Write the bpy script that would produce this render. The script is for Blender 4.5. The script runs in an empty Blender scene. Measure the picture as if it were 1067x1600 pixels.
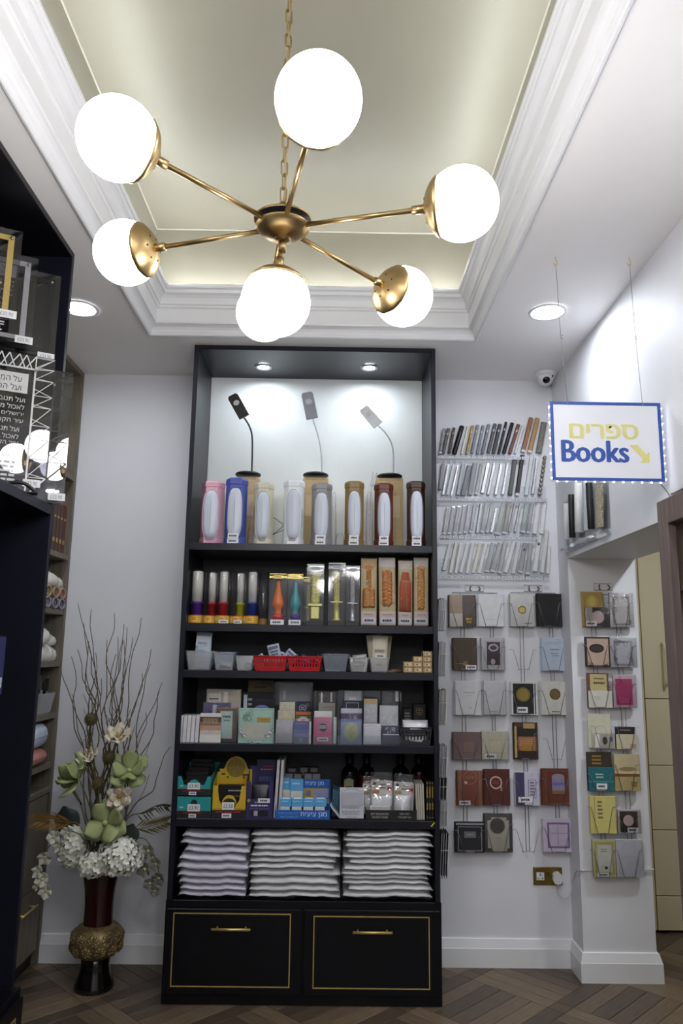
import bpy, math, random
from mathutils import Vector, Matrix
PI = math.pi
SC = bpy.context.scene
COL = SC.collection
R_ = random.Random(7)

# ------------------------------------------------------------------ camera
F, CX, CY, CAM_H = 1190.0, 533.5, 800.0, 1.45
def _n(v): return Vector(v).normalized()
_zc = _n((86.5, 6495, -F)); _yc = _n((-11.5, -218, -F)); _yc = (_yc - _zc * _yc.dot(_zc)).normalized()
_xc = _yc.cross(_zc)
ROT = Matrix((_xc, _yc, _zc))                       # camera vector -> world vector
cam_d = bpy.data.cameras.new('camera'); cam = bpy.data.objects.new('camera', cam_d); COL.objects.link(cam)
cam_d.sensor_fit = 'VERTICAL'; cam_d.sensor_height = 36.0; cam_d.lens = F / 1600 * 36.0
cam_d.clip_start = 0.02
cam.matrix_world = Matrix.Translation((0, 0, CAM_H)) @ ROT.to_4x4()
SC.camera = cam

# ------------------------------------------------------------------ world, exposure
w = bpy.data.worlds.new('World'); SC.world = w; w.use_nodes = True
w.node_tree.nodes['Background'].inputs[0].default_value = (0.75, 0.8, 0.9, 1)
w.node_tree.nodes['Background'].inputs[1].default_value = 0.05
vs = SC.view_settings
vs.view_transform = 'Standard'; vs.look = 'None'; vs.gamma = 1.0; vs.use_curve_mapping = False
vs.exposure = 0.42
SC.cycles.transparent_max_bounces = 24
GLOBE_L, DOWN_L, NICHE_L = 22.0, 135.0, 215.0        # radiance of the chandelier globes, ceiling downlights, niche spots

# ------------------------------------------------------------------ pixel -> world, used to read sizes and places off the photograph
def ray(x, y): return ROT @ Vector((x - CX, -(y - CY), -F))
def atY(x, y, Y):
    d = ray(x, y); return Vector((0, 0, CAM_H)) + d * (Y / d.y)
def atX(x, y, X):
    d = ray(x, y); return Vector((0, 0, CAM_H)) + d * (X / d.x)
def atZ(x, y, Z):
    d = ray(x, y); return Vector((0, 0, CAM_H)) + d * ((Z - CAM_H) / d.z)

# ------------------------------------------------------------------ materials
_M = {}
def srgb(r, g, b):
    f = lambda c: (c / 255 / 12.92) if c / 255 <= 0.04045 else ((c / 255 + 0.055) / 1.055) ** 2.4
    return (f(r), f(g), f(b))
def mat(name, col=(0.8, 0.8, 0.8), rough=0.5, metal=0.0, var=0.06, scale=30.0, bump=0.0, coat=0.0, emit=None, estr=0.0, spec=0.5, stretch=None, sheen=0.0):
    if name in _M: return _M[name]
    m = bpy.data.materials.new(name); m.use_nodes = True; _M[name] = m
    nt = m.node_tree; b = nt.nodes['Principled BSDF']
    b.inputs['Roughness'].default_value = rough; b.inputs['Metallic'].default_value = metal
    b.inputs['Specular IOR Level'].default_value = spec
    if coat: b.inputs['Coat Weight'].default_value = coat; b.inputs['Coat Roughness'].default_value = 0.08
    if emit: b.inputs['Emission Color'].default_value = (*emit, 1); b.inputs['Emission Strength'].default_value = estr
    tc = nt.nodes.new('ShaderNodeTexCoord'); mp = nt.nodes.new('ShaderNodeMapping')
    if stretch: mp.inputs['Scale'].default_value = stretch
    nz = nt.nodes.new('ShaderNodeTexNoise'); nz.inputs['Scale'].default_value = scale; nz.inputs['Detail'].default_value = 4
    nt.links.new(tc.outputs['Object'], mp.inputs[0]); nt.links.new(mp.outputs[0], nz.inputs['Vector'])
    rp = nt.nodes.new('ShaderNodeValToRGB')
    rp.color_ramp.elements[0].position = 0.3; rp.color_ramp.elements[1].position = 0.7
    rp.color_ramp.elements[0].color = (*[max(0, c * (1 - var)) for c in col], 1)
    rp.color_ramp.elements[1].color = (*[min(1, c * (1 + var)) for c in col], 1)
    nt.links.new(nz.outputs['Fac'], rp.inputs[0]); nt.links.new(rp.outputs[0], b.inputs['Base Color'])
    if bump:
        bp = nt.nodes.new('ShaderNodeBump'); bp.inputs['Strength'].default_value = bump; bp.inputs['Distance'].default_value = 0.004
        nt.links.new(nz.outputs['Fac'], bp.inputs['Height']); nt.links.new(bp.outputs[0], b.inputs['Normal'])
    return m
def film(name, tint=(1, 1, 1), gloss=0.12, rough=0.06, bump=0.0, scale=40.0, haze=0.0, hazecol=(0.9, 0.9, 0.92)):
    if name in _M: return _M[name]
    m = bpy.data.materials.new(name); m.use_nodes = True; _M[name] = m
    nt = m.node_tree; nt.nodes.remove(nt.nodes['Principled BSDF'])
    out = nt.nodes['Material Output']
    tr = nt.nodes.new('ShaderNodeBsdfTransparent'); tr.inputs[0].default_value = (*tint, 1)
    gl = nt.nodes.new('ShaderNodeBsdfGlossy'); gl.inputs['Roughness'].default_value = rough
    lw = nt.nodes.new('ShaderNodeLayerWeight'); lw.inputs[0].default_value = 0.25
    mr = nt.nodes.new('ShaderNodeMapRange'); mr.inputs['To Min'].default_value = gloss; mr.inputs['To Max'].default_value = 0.5
    nt.links.new(lw.outputs['Fresnel'], mr.inputs['Value'])
    mx = nt.nodes.new('ShaderNodeMixShader'); nt.links.new(mr.outputs[0], mx.inputs[0])
    src = tr
    if haze:
        df = nt.nodes.new('ShaderNodeBsdfDiffuse'); df.inputs[0].default_value = (*hazecol, 1)
        mh = nt.nodes.new('ShaderNodeMixShader'); mh.inputs[0].default_value = haze
        nt.links.new(tr.outputs[0], mh.inputs[1]); nt.links.new(df.outputs[0], mh.inputs[2]); src = mh
    nt.links.new(src.outputs[0], mx.inputs[1]); nt.links.new(gl.outputs[0], mx.inputs[2])
    if bump:
        tc = nt.nodes.new('ShaderNodeTexCoord'); nz = nt.nodes.new('ShaderNodeTexNoise'); nz.inputs['Scale'].default_value = scale
        nz.inputs['Detail'].default_value = 3
        bp = nt.nodes.new('ShaderNodeBump'); bp.inputs['Strength'].default_value = bump; bp.inputs['Distance'].default_value = 0.01
        nt.links.new(tc.outputs['Object'], nz.inputs['Vector']); nt.links.new(nz.outputs['Fac'], bp.inputs['Height'])
        nt.links.new(bp.outputs[0], gl.inputs['Normal'])
    nt.links.new(mx.outputs[0], out.inputs[0])
    return m
def C(r, g, b, rough=0.5, **k):            # plain coloured material from an sRGB triple
    return mat('paint_%d_%d_%d_%d' % (r, g, b, int(rough * 100)), srgb(r, g, b), rough, **k)

# ------------------------------------------------------------------ mesh builder
class MB:
    def __init__(s): s.v = []; s.f = []; s.sm = []
    def add(s, vs, fs, smooth=False, M=None):
        o = len(s.v)
        for p in vs:
            p = Vector(p)
            s.v.append(tuple(M @ p) if M else tuple(p))
        for f in fs: s.f.append([i + o for i in f]); s.sm.append(smooth)
        return s
    def box(s, x0, x1, y0, y1, z0, z1, M=None):
        vs = [(x0,y0,z0),(x1,y0,z0),(x1,y1,z0),(x0,y1,z0),(x0,y0,z1),(x1,y0,z1),(x1,y1,z1),(x0,y1,z1)]
        return s.add(vs, [(0,3,2,1),(4,5,6,7),(0,1,5,4),(1,2,6,5),(2,3,7,6),(3,0,4,7)], False, M)
    def cbox(s, x0, x1, y0, y1, z0, z1, b=0.002, M=None):
        b = min(b, (x1-x0)*.45, (y1-y0)*.45, (z1-z0)*.45)
        vs = []; ix = {}
        for i, X in enumerate((x0, x1)):
            for j, Y in enumerate((y0, y1)):
                for k, Z in enumerate((z0, z1)):
                    sx, sy, sz = (1, -1)[i]*b, (1, -1)[j]*b, (1, -1)[k]*b
                    for a, p in enumerate(((X, Y+sy, Z+sz), (X+sx, Y, Z+sz), (X+sx, Y+sy, Z))):
                        ix[i,j,k,a] = len(vs); vs.append(p)
        g = lambda i,j,k,a: ix[i,j,k,a]
        fs = []
        for i in (0,1):
            q = [g(i,0,0,0), g(i,1,0,0), g(i,1,1,0), g(i,0,1,0)]; fs.append(q if i else q[::-1])
            q = [g(0,i,0,1), g(1,i,0,1), g(1,i,1,1), g(0,i,1,1)]; fs.append(q[::-1] if i else q)
            q = [g(0,0,i,2), g(1,0,i,2), g(1,1,i,2), g(0,1,i,2)]; fs.append(q if i else q[::-1])
        for i in (0,1):
            for j in (0,1):
                q = [g(i,j,0,0), g(i,j,1,0), g(i,j,1,1), g(i,j,0,1)]; fs.append(q if i == j else q[::-1])
                q = [g(i,0,j,0), g(i,1,j,0), g(i,1,j,2), g(i,0,j,2)]; fs.append(q[::-1] if i == j else q)
                q = [g(0,i,j,1), g(1,i,j,1), g(1,i,j,2), g(0,i,j,2)]; fs.append(q if i == j else q[::-1])
                for k in (0,1):
                    q = [g(i,j,k,0), g(i,j,k,1), g(i,j,k,2)]; fs.append(q if (i+j+k) % 2 else q[::-1])
        return s.add(vs, fs, False, M)
    def lathe(s, prof, n=24, M=None, smooth=True, a0=0.0, a1=2*PI, fn=None):
        full = abs(a1 - a0 - 2*PI) < 1e-6; m = n if full else n + 1
        vs = []
        for r, z in prof:
            for i in range(m):
                a = a0 + (a1 - a0) * i / n
                rr = r * (fn(a, z) if fn else 1)
                vs.append((rr*math.cos(a), rr*math.sin(a), z))
        fs = []
        for j in range(len(prof)-1):
            for i in range(n):
                k = (i+1) % m
                fs.append((j*m+i, j*m+k, (j+1)*m+k, (j+1)*m+i))
        return s.add(vs, fs, smooth, M)
    def tube(s, pts, r, n=8, closed=False, caps=True, smooth=True):
        pts = [Vector(p) for p in pts]; N = len(pts)
        rs = r if isinstance(r, (list, tuple)) else [r]*N
        vs = []; up = None
        for i, p in enumerate(pts):
            a = pts[i-1] if (i > 0 or closed) else p
            b = pts[(i+1) % N] if (i < N-1 or closed) else p
            t = (b - a); t = t.normalized() if t.length > 1e-9 else Vector((0,0,1))
            if up is None:
                up = t.orthogonal().normalized()
            up = (up - t * up.dot(t)); up = up.normalized() if up.length > 1e-6 else t.orthogonal().normalized()
            w_ = t.cross(up)
            for k in range(n):
                an = 2*PI*k/n
                vs.append(p + (up*math.cos(an) + w_*math.sin(an))*rs[i])
        fs = []
        for i in range(N if closed else N-1):
            j = (i+1) % N
            for k in range(n):
                l = (k+1) % n
                fs.append((i*n+k, i*n+l, j*n+l, j*n+k))
        s.add(vs, fs, smooth)
        if caps and not closed:
            o = len(s.v) - len(vs)
            s.f.append([o+k for k in range(n)][::-1]); s.sm.append(False)
            s.f.append([o+(N-1)*n+k for k in range(n)]); s.sm.append(False)
        return s
    def prism(s, poly, y0, y1, M=None):            # polygon in XZ, pushed from y0 to y1
        n = len(poly)
        vs = [(x, y0, z) for x, z in poly] + [(x, y1, z) for x, z in poly]
        fs = [list(range(n)), list(range(2*n-1, n-1, -1))] + [((i+1) % n, i, n+i, n+(i+1) % n) for i in range(n)]
        return s.add(vs, fs, False, M)
    def prismz(s, poly, z0, z1, M=None):           # polygon in XY, pushed up
        n = len(poly)
        vs = [(x, y, z0) for x, y in poly] + [(x, y, z1) for x, y in poly]
        fs = [list(range(n))[::-1], list(range(n, 2*n))] + [(i, (i+1) % n, n+(i+1) % n, n+i) for i in range(n)]
        return s.add(vs, fs, False, M)
    def grid(s, P, smooth=True, closed_u=False):   # P[j][i] points
        h, w_ = len(P), len(P[0]); vs = [p for r in P for p in r]; fs = []
        for j in range(h-1):
            for i in range(w_ if closed_u else w_-1):
                k = (i+1) % w_
                fs.append((j*w_+i, j*w_+k, (j+1)*w_+k, (j+1)*w_+i))
        return s.add(vs, fs, smooth)
    def ell(s, c, rx, ry, rz, n=16, m=10, M=None):
        P = []
        for j in range(m+1):
            t = PI*j/m - PI/2
            P.append([(c[0]+rx*math.cos(t)*math.cos(2*PI*i/n), c[1]+ry*math.cos(t)*math.sin(2*PI*i/n), c[2]+rz*math.sin(t)) for i in range(n)])
        if M: P = [[M @ Vector(p) for p in r] for r in P]
        return s.grid(P, True, True)
    def mesh(s, name):
        me = bpy.data.meshes.new(name); me.from_pydata(s.v, [], s.f)
        me.polygons.foreach_set('use_smooth', s.sm); me.update(); return me
    def build(s, name, material, parent=None, loc=(0,0,0), rot=None):
        return link(name, s.mesh(name), material, parent, loc, rot)
def link(name, me, material, parent=None, loc=(0,0,0), rot=None):
    if material and not me.materials: me.materials.append(material)
    o = bpy.data.objects.new(name, me); COL.objects.link(o)
    if parent: o.parent = parent
    o.location = loc
    if rot: o.rotation_euler = rot
    return o
def tag(o, label=None, cat=None, group=None, kind=None):
    if label: o['label'] = label
    if cat: o['category'] = cat
    if group: o['group'] = group
    if kind: o['kind'] = kind
    return o
def thing(name, label, cat, loc=(0,0,0), rot=None, group=None):
    o = bpy.data.objects.new(name, None); COL.objects.link(o); o.location = loc; o.empty_display_size = 0.05
    if rot: o.rotation_euler = rot
    return tag(o, label, cat, group)
def struct(name, mb, m, label=None, parent=None):
    o = mb.build(name, m, parent)
    if not parent: o['kind'] = 'structure'
    if label: o['label'] = label
    return o
def copy_tree(o, parent=None):
    c = o.copy(); COL.objects.link(c); c.parent = parent
    for ch in o.children: copy_tree(ch, c)
    return c
ORD = ['zeroth','first','second','third','fourth','fifth','sixth','seventh','eighth','ninth','tenth','eleventh','twelfth','thirteenth','fourteenth','fifteenth','sixteenth','seventeenth','eighteenth','nineteenth','twentieth']
def smoothpath(pts, k=6):                          # Catmull-Rom through the points
    pts = [Vector(p) for p in pts]; out = []
    for i in range(len(pts)-1):
        p0 = pts[max(0, i-1)]; p1 = pts[i]; p2 = pts[i+1]; p3 = pts[min(len(pts)-1, i+2)]
        for j in range(k):
            t = j/k
            out.append(0.5*((2*p1) + (p2-p0)*t + (2*p0-5*p1+4*p2-p3)*t*t + (3*p1-p0-3*p2+p3)*t**3))
    return out + [pts[-1]]

# ------------------------------------------------------------------ lettering (flat meshes made once from the built-in font; Hebrew runs right to left)
HEB = lambda s: s[::-1]
_TXT = {}
def prep_text(specs):
    objs = []
    for key, body, off in specs:
        c = bpy.data.curves.new('t', 'FONT'); c.body = body; c.offset = off; c.resolution_u = 3; c.align_x = 'CENTER'
        o = bpy.data.objects.new('t', c); COL.objects.link(o); objs.append((key, o, c))
    bpy.context.view_layer.update(); dg = bpy.context.evaluated_depsgraph_get()
    for key, o, c in objs:
        me = bpy.data.meshes.new_from_object(o.evaluated_get(dg))
        vs = [tuple(v.co) for v in me.vertices]; fs = [list(p.vertices) for p in me.polygons]
        xs = [v[0] for v in vs]; ys = [v[1] for v in vs]
        x0, x1, y0, y1 = min(xs), max(xs), min(ys), max(ys)
        _TXT[key] = ([((v[0]-x0)/(x1-x0), (v[1]-y0)/(y1-y0)) for v in vs], fs, (x1-x0)/(y1-y0))
        bpy.data.meshes.remove(me)
    for key, o, c in objs:
        bpy.data.objects.remove(o); bpy.data.curves.remove(c)
def letters(mb, key, x0, x1, z0, z1, y):           # fill the rectangle in XZ at depth y, facing -Y
    vs, fs, _ = _TXT[key]
    return mb.add([(x0 + u*(x1-x0), y, z0 + v*(z1-z0)) for u, v in vs], fs)
prep_text([
 ('Books', 'Books', 0.0), ('sfarim', HEB('ספרים'), 0.0), ('al1', HEB('על המחיה'), 0.0), ('al2', HEB('ועל הכלכלה'), 0.0),
 ('l1', HEB('ועל תנובת השדה'), 0.0), ('l2', HEB('לאכול מפריה ולש'), 0.0), ('l3', HEB('ירושלים עירך ועל'), 0.0), ('l4', HEB('עיר הקודש במהר'), 0.0),
 ('ki', HEB('כי'), 0.0), ('mt', HEB('מגן ציצית'), 0.0), ('mt2', HEB('לכביסת טליתות'), 0.0), ('art1', "ART 'DECORATED'", 0.0), ('art2', 'OUTLET COVER', 0.0),
 ('he1', HEB('כיסוי שקע'), 0.0), ('he2', HEB('ארט "דקורטיבי"'), 0.0), ('p390', '£3.90', 0.0), ('p550', '£5.50', 0.0), ('p33', '£33.90', 0.0), ('n40', '40', 0.0)])

# ------------------------------------------------------------------ shared materials
WALL = mat('wall_paint', srgb(226, 226, 232), 0.55, var=0.015, scale=6, bump=0.03)
CEIL = mat('ceiling_paint', srgb(244, 241, 240), 0.6, var=0.01, scale=5)
TRIMW = mat('trim_gloss_white', srgb(228, 228, 231), 0.35, var=0.01, scale=8)
CHAMP = mat('champagne_satin_paint', srgb(150, 145, 130), 0.42, metal=0.1, var=0.02, scale=3)
NAVY = mat('navy_lacquer', srgb(22, 23, 35), 0.36, var=0.08, scale=4, spec=0.4)
NAVYB = mat('navy_lacquer_dark', srgb(12, 12, 18), 0.3, var=0.08, scale=4, spec=0.3)
BRASS = mat('brushed_brass', srgb(180, 154, 108), 0.36, metal=1.0, var=0.04, scale=60)
GOLD = mat('gold_trim', srgb(222, 196, 120), 0.4, metal=.75, var=0.08, scale=40)
CHROME = mat('steel_wire', srgb(150, 150, 156), 0.35, metal=0.8, var=0.05)
WIREW = mat('white_wire', srgb(200, 200, 205), 0.4)
BLACK = mat('black_plastic', srgb(20, 20, 22), 0.4, var=0.1)
WHITEP = mat('white_plastic', srgb(228, 228, 230), 0.4, var=0.02)
PAPER = mat('white_paper', srgb(226, 226, 230), 0.6, var=0.03)
INK = mat('dark_ink', srgb(45, 45, 55), 0.6)
KRAFT = mat('kraft_card', srgb(196, 172, 130), 0.7, var=0.06, scale=50)
CLEAR = film('clear_plastic', (0.97, 0.97, 0.98), 0.05, 0.05)
CELLO = film('crinkled_cellophane', (0.97, 0.97, 0.985), 0.03, 0.09, bump=1.0, scale=45, haze=0.012)
TUBB = film('frosted_tub_plastic', (0.9, 0.92, 0.95), 0.06, 0.15, haze=0.25)
ACRYL = film('acrylic_sheet', (0.96, 0.97, 0.98), 0.06, 0.02)
TAUPE = mat('taupe_oak', srgb(112, 104, 90), 0.5, var=0.22, scale=7, stretch=(8, 8, 0.8))
TAUPED = mat('taupe_oak_brown', srgb(112, 96, 92), 0.5, var=0.2, scale=7, stretch=(8, 8, 0.8))
# ================================================================== THE ROOM
ZC = 2.9; YB = 3.91; XR = 1.152; XL = -1.72; YF = -4.2
TX0, TX1, TY0, TY1, TZ = -0.878, 0.637, -3.3, 3.352, 3.43      # tray in the ceiling
# walls
struct('wall_back', MB().box(XL-.1, XR, YB, YB+.1, 0, ZC+.1), WALL, 'white back wall behind the shelving')
struct('wall_left', MB().box(XL-.1, XL, YF, YB, 0, ZC+.1), WALL, 'white side wall behind the shelving')
struct('wall_front', MB().box(XL-.1, 2.7, YF-.1, YF, 0, ZC+.1), WALL, 'white wall closing the shop')
XP = 1.485
wr = MB()
wr.box(XR, XP, YF, 0.9, 0, ZC+.1).box(XR, XP, 0.9, 2.565, 2.0, ZC+.1).box(XR, XP, 2.565, 3.75, 1.92, ZC+.1).box(XR, XP, 3.75, 4.42, 0, ZC+.1)
struct('wall_right', wr, WALL, 'white side wall with an open passage below a bulkhead')
wp = MB(); wp.box(XP, 2.7, 4.42, 4.5, 0, 2.6).box(2.6, 2.7, 0.4, 4.42, 0, 2.6).box(XP, 2.6, 0.4, 0.5, 0, 2.6)
struct('wall_passage', wp, mat('passage_paint', srgb(214, 204, 178), 0.6, var=0.02), 'cream walls of the passage')
struct('ceiling_passage', MB().box(XP, 2.7, 0.4, 4.5, 2.6, 2.7), CEIL, 'passage ceiling')
# ceiling ring and tray
cm = MB()
cm.box(XL, TX0, YF, YB, ZC, ZC+.02).box(TX1, XR, YF, YB, ZC, ZC+.02).box(TX0, TX1, TY1, YB, ZC, ZC+.02).box(TX0, TX1, YF, TY0, ZC, ZC+.02)
struct('ceiling', cm, CEIL, 'white ceiling around the recessed tray')
tr = MB()
tr.box(TX0-.03, TX0, TY0-.03, TY1+.03, ZC+.02, TZ).box(TX1, TX1+.03, TY0-.03, TY1+.03, ZC+.02, TZ).box(TX0, TX1, TY1, TY1+.03, ZC+.02, TZ).box(TX0, TX1, TY0-.03, TY0, ZC+.02, TZ)
tr.box(TX0-.03, TX1+.03, TY0-.03, TY1+.03, TZ, TZ+.03)
struct('ceiling_tray', tr, CHAMP, 'champagne satin recessed ceiling tray')
def ring_mould(prof, x0, x1, y0, y1):
    mb = MB()
    cs = lambda d: [(x0+d, y0+d), (x1-d, y0+d), (x1-d, y1-d), (x0+d, y1-d)]
    P = []
    for d, z in prof:
        P.append([(x, y, z) for x, y in cs(d)])
    for j in range(len(P)-1):
        for i in range(4):
            k = (i+1) % 4
            mb.add([P[j][i], P[j][k], P[j+1][k], P[j+1][i]], [(0,1,2,3)])
    return mb
prof = [(-.014, 2.9), (-.014, 2.893), (-.010, 2.888), (-.003, 2.887), (.003, 2.891), (.005, 2.899), (.007, 2.903), (.009, 2.914), (.015, 2.925), (.024, 2.932), (.033, 2.936), (.035, 2.942),
        (.036, 3.006), (.041, 3.008), (.044, 3.013), (.044, 3.020), (.050, 3.022), (.052, 3.036), (.056, 3.050), (.064, 3.061), (.072, 3.067), (.075, 3.068), (.076, 3.082), (.080, 3.086), (.086, 3.087), (.090, 3.093), (.090, 3.104), (.0, 3.104)]
struct('trim_1', ring_mould(prof, TX0, TX1, TY0, TY1), TRIMW, 'white stepped crown moulding around the ceiling tray')
struct('trim_2', ring_mould([(0, TZ-.005), (.003, TZ-.004), (.005, TZ-.002), (.005, TZ)], TX0, TX1, TY0, TY1), mat('champagne_bead', srgb(178, 174, 160), .5), 'thin bead where tray wall meets tray ceiling')
# baseboards
def base_run(name, pts, label):                     # pts: XY polyline, room on the left hand of travel
    mb = MB(); prof = [(0, 0), (.020, 0), (.020, .082), (.018, .085), (.0085, .122), (0, .124)]
    n = len(pts); offs = []
    for i in range(n):
        def nrm(p, q): d = Vector((q[0]-p[0], q[1]-p[1])).normalized(); return Vector((-d.y, d.x))
        if i == 0: m_ = nrm(pts[0], pts[1])
        elif i == n-1: m_ = nrm(pts[-2], pts[-1])
        else:
            a, b = nrm(pts[i-1], pts[i]), nrm(pts[i], pts[i+1]); m_ = (a+b) / (1 + a.dot(b))
        offs.append(m_)
    P = [[(pts[i][0]+offs[i].x*d, pts[i][1]+offs[i].y*d, z) for i in range(n)] for d, z in prof]
    mb.grid(P, False)
    for i in (0, n-1): mb.add([P[j][i] for j in range(len(prof))], [list(range(len(prof)))])
    return struct(name, mb, TRIMW, label)
base_run('baseboard_right', [(XP, 4.3), (XP, 3.75), (XR, 3.75), (XR, YB), (.47, YB)], 'white baseboard running round the pier and back wall')
base_run('baseboard_back', [(-.70, YB), (-1.36, YB)], 'white baseboard behind the vase')
# floor
FLB = mat('floor_grout', srgb(62, 54, 46), 0.6)
fl = struct('floor', MB().box(XL, 2.7, YF, 4.5, -.05, -.004), FLB, 'brown wood floor laid in diagonal blocks')
PLM = [mat('plank_%d' % i, srgb(*c), 0.42, var=0.36, scale=9, stretch=(1.2, 14, 14)) for i, c in enumerate([(98,82,66), (86,71,57), (110,93,74), (76,63,52), (102,84,68)])]
def planks():
    u = .076; L = 5*u; P = L + u                     # block of five short boards with a border board between blocks
    cells = []
    a = math.radians(45); ca, sa = math.cos(a), math.sin(a)
    cache = {}; near = []; far = MB()
    def put(x0, x1, y0, y1, k):
        cx, cy = (x0+x1)/2, (y0+y1)/2
        wx, wy = cx*ca - cy*sa, cx*sa + cy*ca
        if not (-1.75 < wx < 2.7 and -0.2 < wy < 4.5): return
        if wx > XR-.05 and wy < 2.2: return
        hx, hy = (x1-x0)/2 - .0012, (y1-y0)/2 - .0012
        near.append((abs(wx-.2)*0.25 - wy, hx, hy, wx, wy, k))
    n = 0
    for i in range(-14, 15):
        for j in range(-14, 15):
            X, Y = i*P, j*P
            horiz = (i + j) % 2 == 0
            for q in range(5):
                n += 1
                if horiz: put(X, X+L, Y+q*u, Y+(q+1)*u, n*7 % 5)
                else: put(X+q*u, X+(q+1)*u, Y, Y+L, n*7 % 5)
            put(X+L, X+P, Y, Y+L, (n+2) % 5); put(X, X+L, Y+L, Y+P, (n+3) % 5); put(X+L, X+P, Y+L, Y+P, (n+1) % 5)
    vis = [p for p in near if p[4] > 2.6]; rest = [p for p in near if p[4] <= 2.6]
    vis.sort(); extra = vis[300:]; vis = vis[:300]
    for _, hx, hy, wx, wy, k in vis:
        ang = a
        if hy > hx: hx, hy, ang = hy, hx, a + PI/2   # boards run along their own X so the grain follows them
        key = (round(hx, 4), round(hy, 4), k)
        if key not in cache:
            me = MB().cbox(-hx, hx, -hy, hy, -.006, 0, .0012).mesh('plank'); me.materials.append(PLM[k]); cache[key] = me
        o = bpy.data.objects.new('plank', cache[key]); COL.objects.link(o); o.parent = fl
        o.location = (wx, wy, 0); o.rotation_euler = (0, 0, ang)
    rest += extra
    mb = MB()
    for _, hx, hy, wx, wy, k in rest:
        M = Matrix.Translation((wx, wy, 0)) @ Matrix.Rotation(a, 4, 'Z')
        mb.box(-hx, hx, -hy, hy, -.006, 0, M)
    o = mb.build('far_planks', PLM[0], fl); o['kind'] = 'stuff'
planks()
# passage door: cream, a stile board and stacked boards with open joints
DCR = mat('cream_door_paint', srgb(202, 190, 160), 0.5, var=0.02, scale=3)
dr = struct('door_1', MB().box(1.5, 2.45, 4.392, 4.42, 0.01, 2.5), mat('door_groove', srgb(150, 138, 110), .6), 'cream panelled door in the passage')
gx = atY(1014, 1200, 4.37).x
MB().cbox(1.5, gx-.003, 4.372, 4.392, .012, 2.49, .002).build('door_stile', DCR, dr)
zz = .012
for gy in (1400, 1297, 1196, 1092):
    z1 = atY(1045, gy, 4.37).z
    MB().cbox(gx+.002, 2.44, 4.372, 4.392, zz, z1-.003, .002).build('door_board', DCR, dr); zz = z1+.001
MB().cbox(gx+.002, 2.44, 4.372, 4.392, zz, 2.49, .002).build('door_board', DCR, dr)
MB().tube(smoothpath([(1.86, 4.372, 1.28), (1.86, 4.335, 1.30), (1.86, 4.33, 1.40), (1.86, 4.335, 1.50), (1.86, 4.372, 1.52)]), .008).build('pull_handle', DCR, dr)
# pale blue plastic sheet hanging in the passage
bs = thing('garment_cover', 'pale blue plastic cover hanging edge-on before the cream door', 'cover', (0, 0, 0))
pp = [atX(x, y, 1.60) for x, y in [(1040, 936), (1043, 985), (1048, 1040), (1054, 1090), (1060, 1130), (1068, 1160)]]
P = []
for q in smoothpath(pp, 4): P.append([(q.x, q.y, q.z), (q.x-.006, q.y-.02, q.z), (q.x+.03, q.y-.06, q.z), (q.x+.10, q.y-.08, q.z)])
MB().grid(P).build('sheet', mat('pale_blue_plastic', srgb(176, 196, 214), .3), bs)
hk = pp[0]; MB().tube([(hk.x+.02, hk.y-.03, hk.z-.01), (hk.x+.02, hk.y-.03, 2.6)], .002).build('hanging_cord', WHITEP, bs)

# ================================================================== LAMPS OF THE ROOM
GLOW = mat('opal_glass_glow', (1, 1, 1), 0.3, emit=(1.0, 0.985, 0.97), estr=GLOBE_L)
def glow(n, s, c=(0.87, 0.94, 1.0)): return mat(n, (1, 1, 1), .4, emit=c, estr=s)
def downlight(loc, label, r=.066, L=DOWN_L, name='downlight', ring=TRIMW, group='ceiling downlights'):
    t = thing(name, label, 'downlight', loc, None, group)
    MB().lathe([(r-.004, -.0015), (r-.002, -.002), (r+.002, -.006), (r+.012, -.006), (r+.016, -.0005)], 32).build('trim_ring', ring, t)
    MB().lathe([(0, -.003), (r*.6, -.003), (r-.002, -.0015)], 32).build('lamp_disc', glow('downlight_glow_%d' % int(L), L), t)
    return t
downlight((-1.125, 3.10, ZC), 'round recessed downlight next to the navy plaque cabinet')
downlight((.896, 3.06, ZC), 'round recessed downlight above the hanging sign')
for y in (1.45, -.2, -1.8, -3.4): downlight((.896, y, ZC), 'unseen downlight added for room light, %s one in the ceiling strip toward the entrance' % ('nearest', 'second', 'third', 'farthest')[(1.45, -.2, -1.8, -3.4).index(y)])  # unseen extra lamps, added only to brighten the room
downlight((2.0, 2.9, 2.6), 'round recessed downlight in the passage ceiling', L=330)

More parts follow.
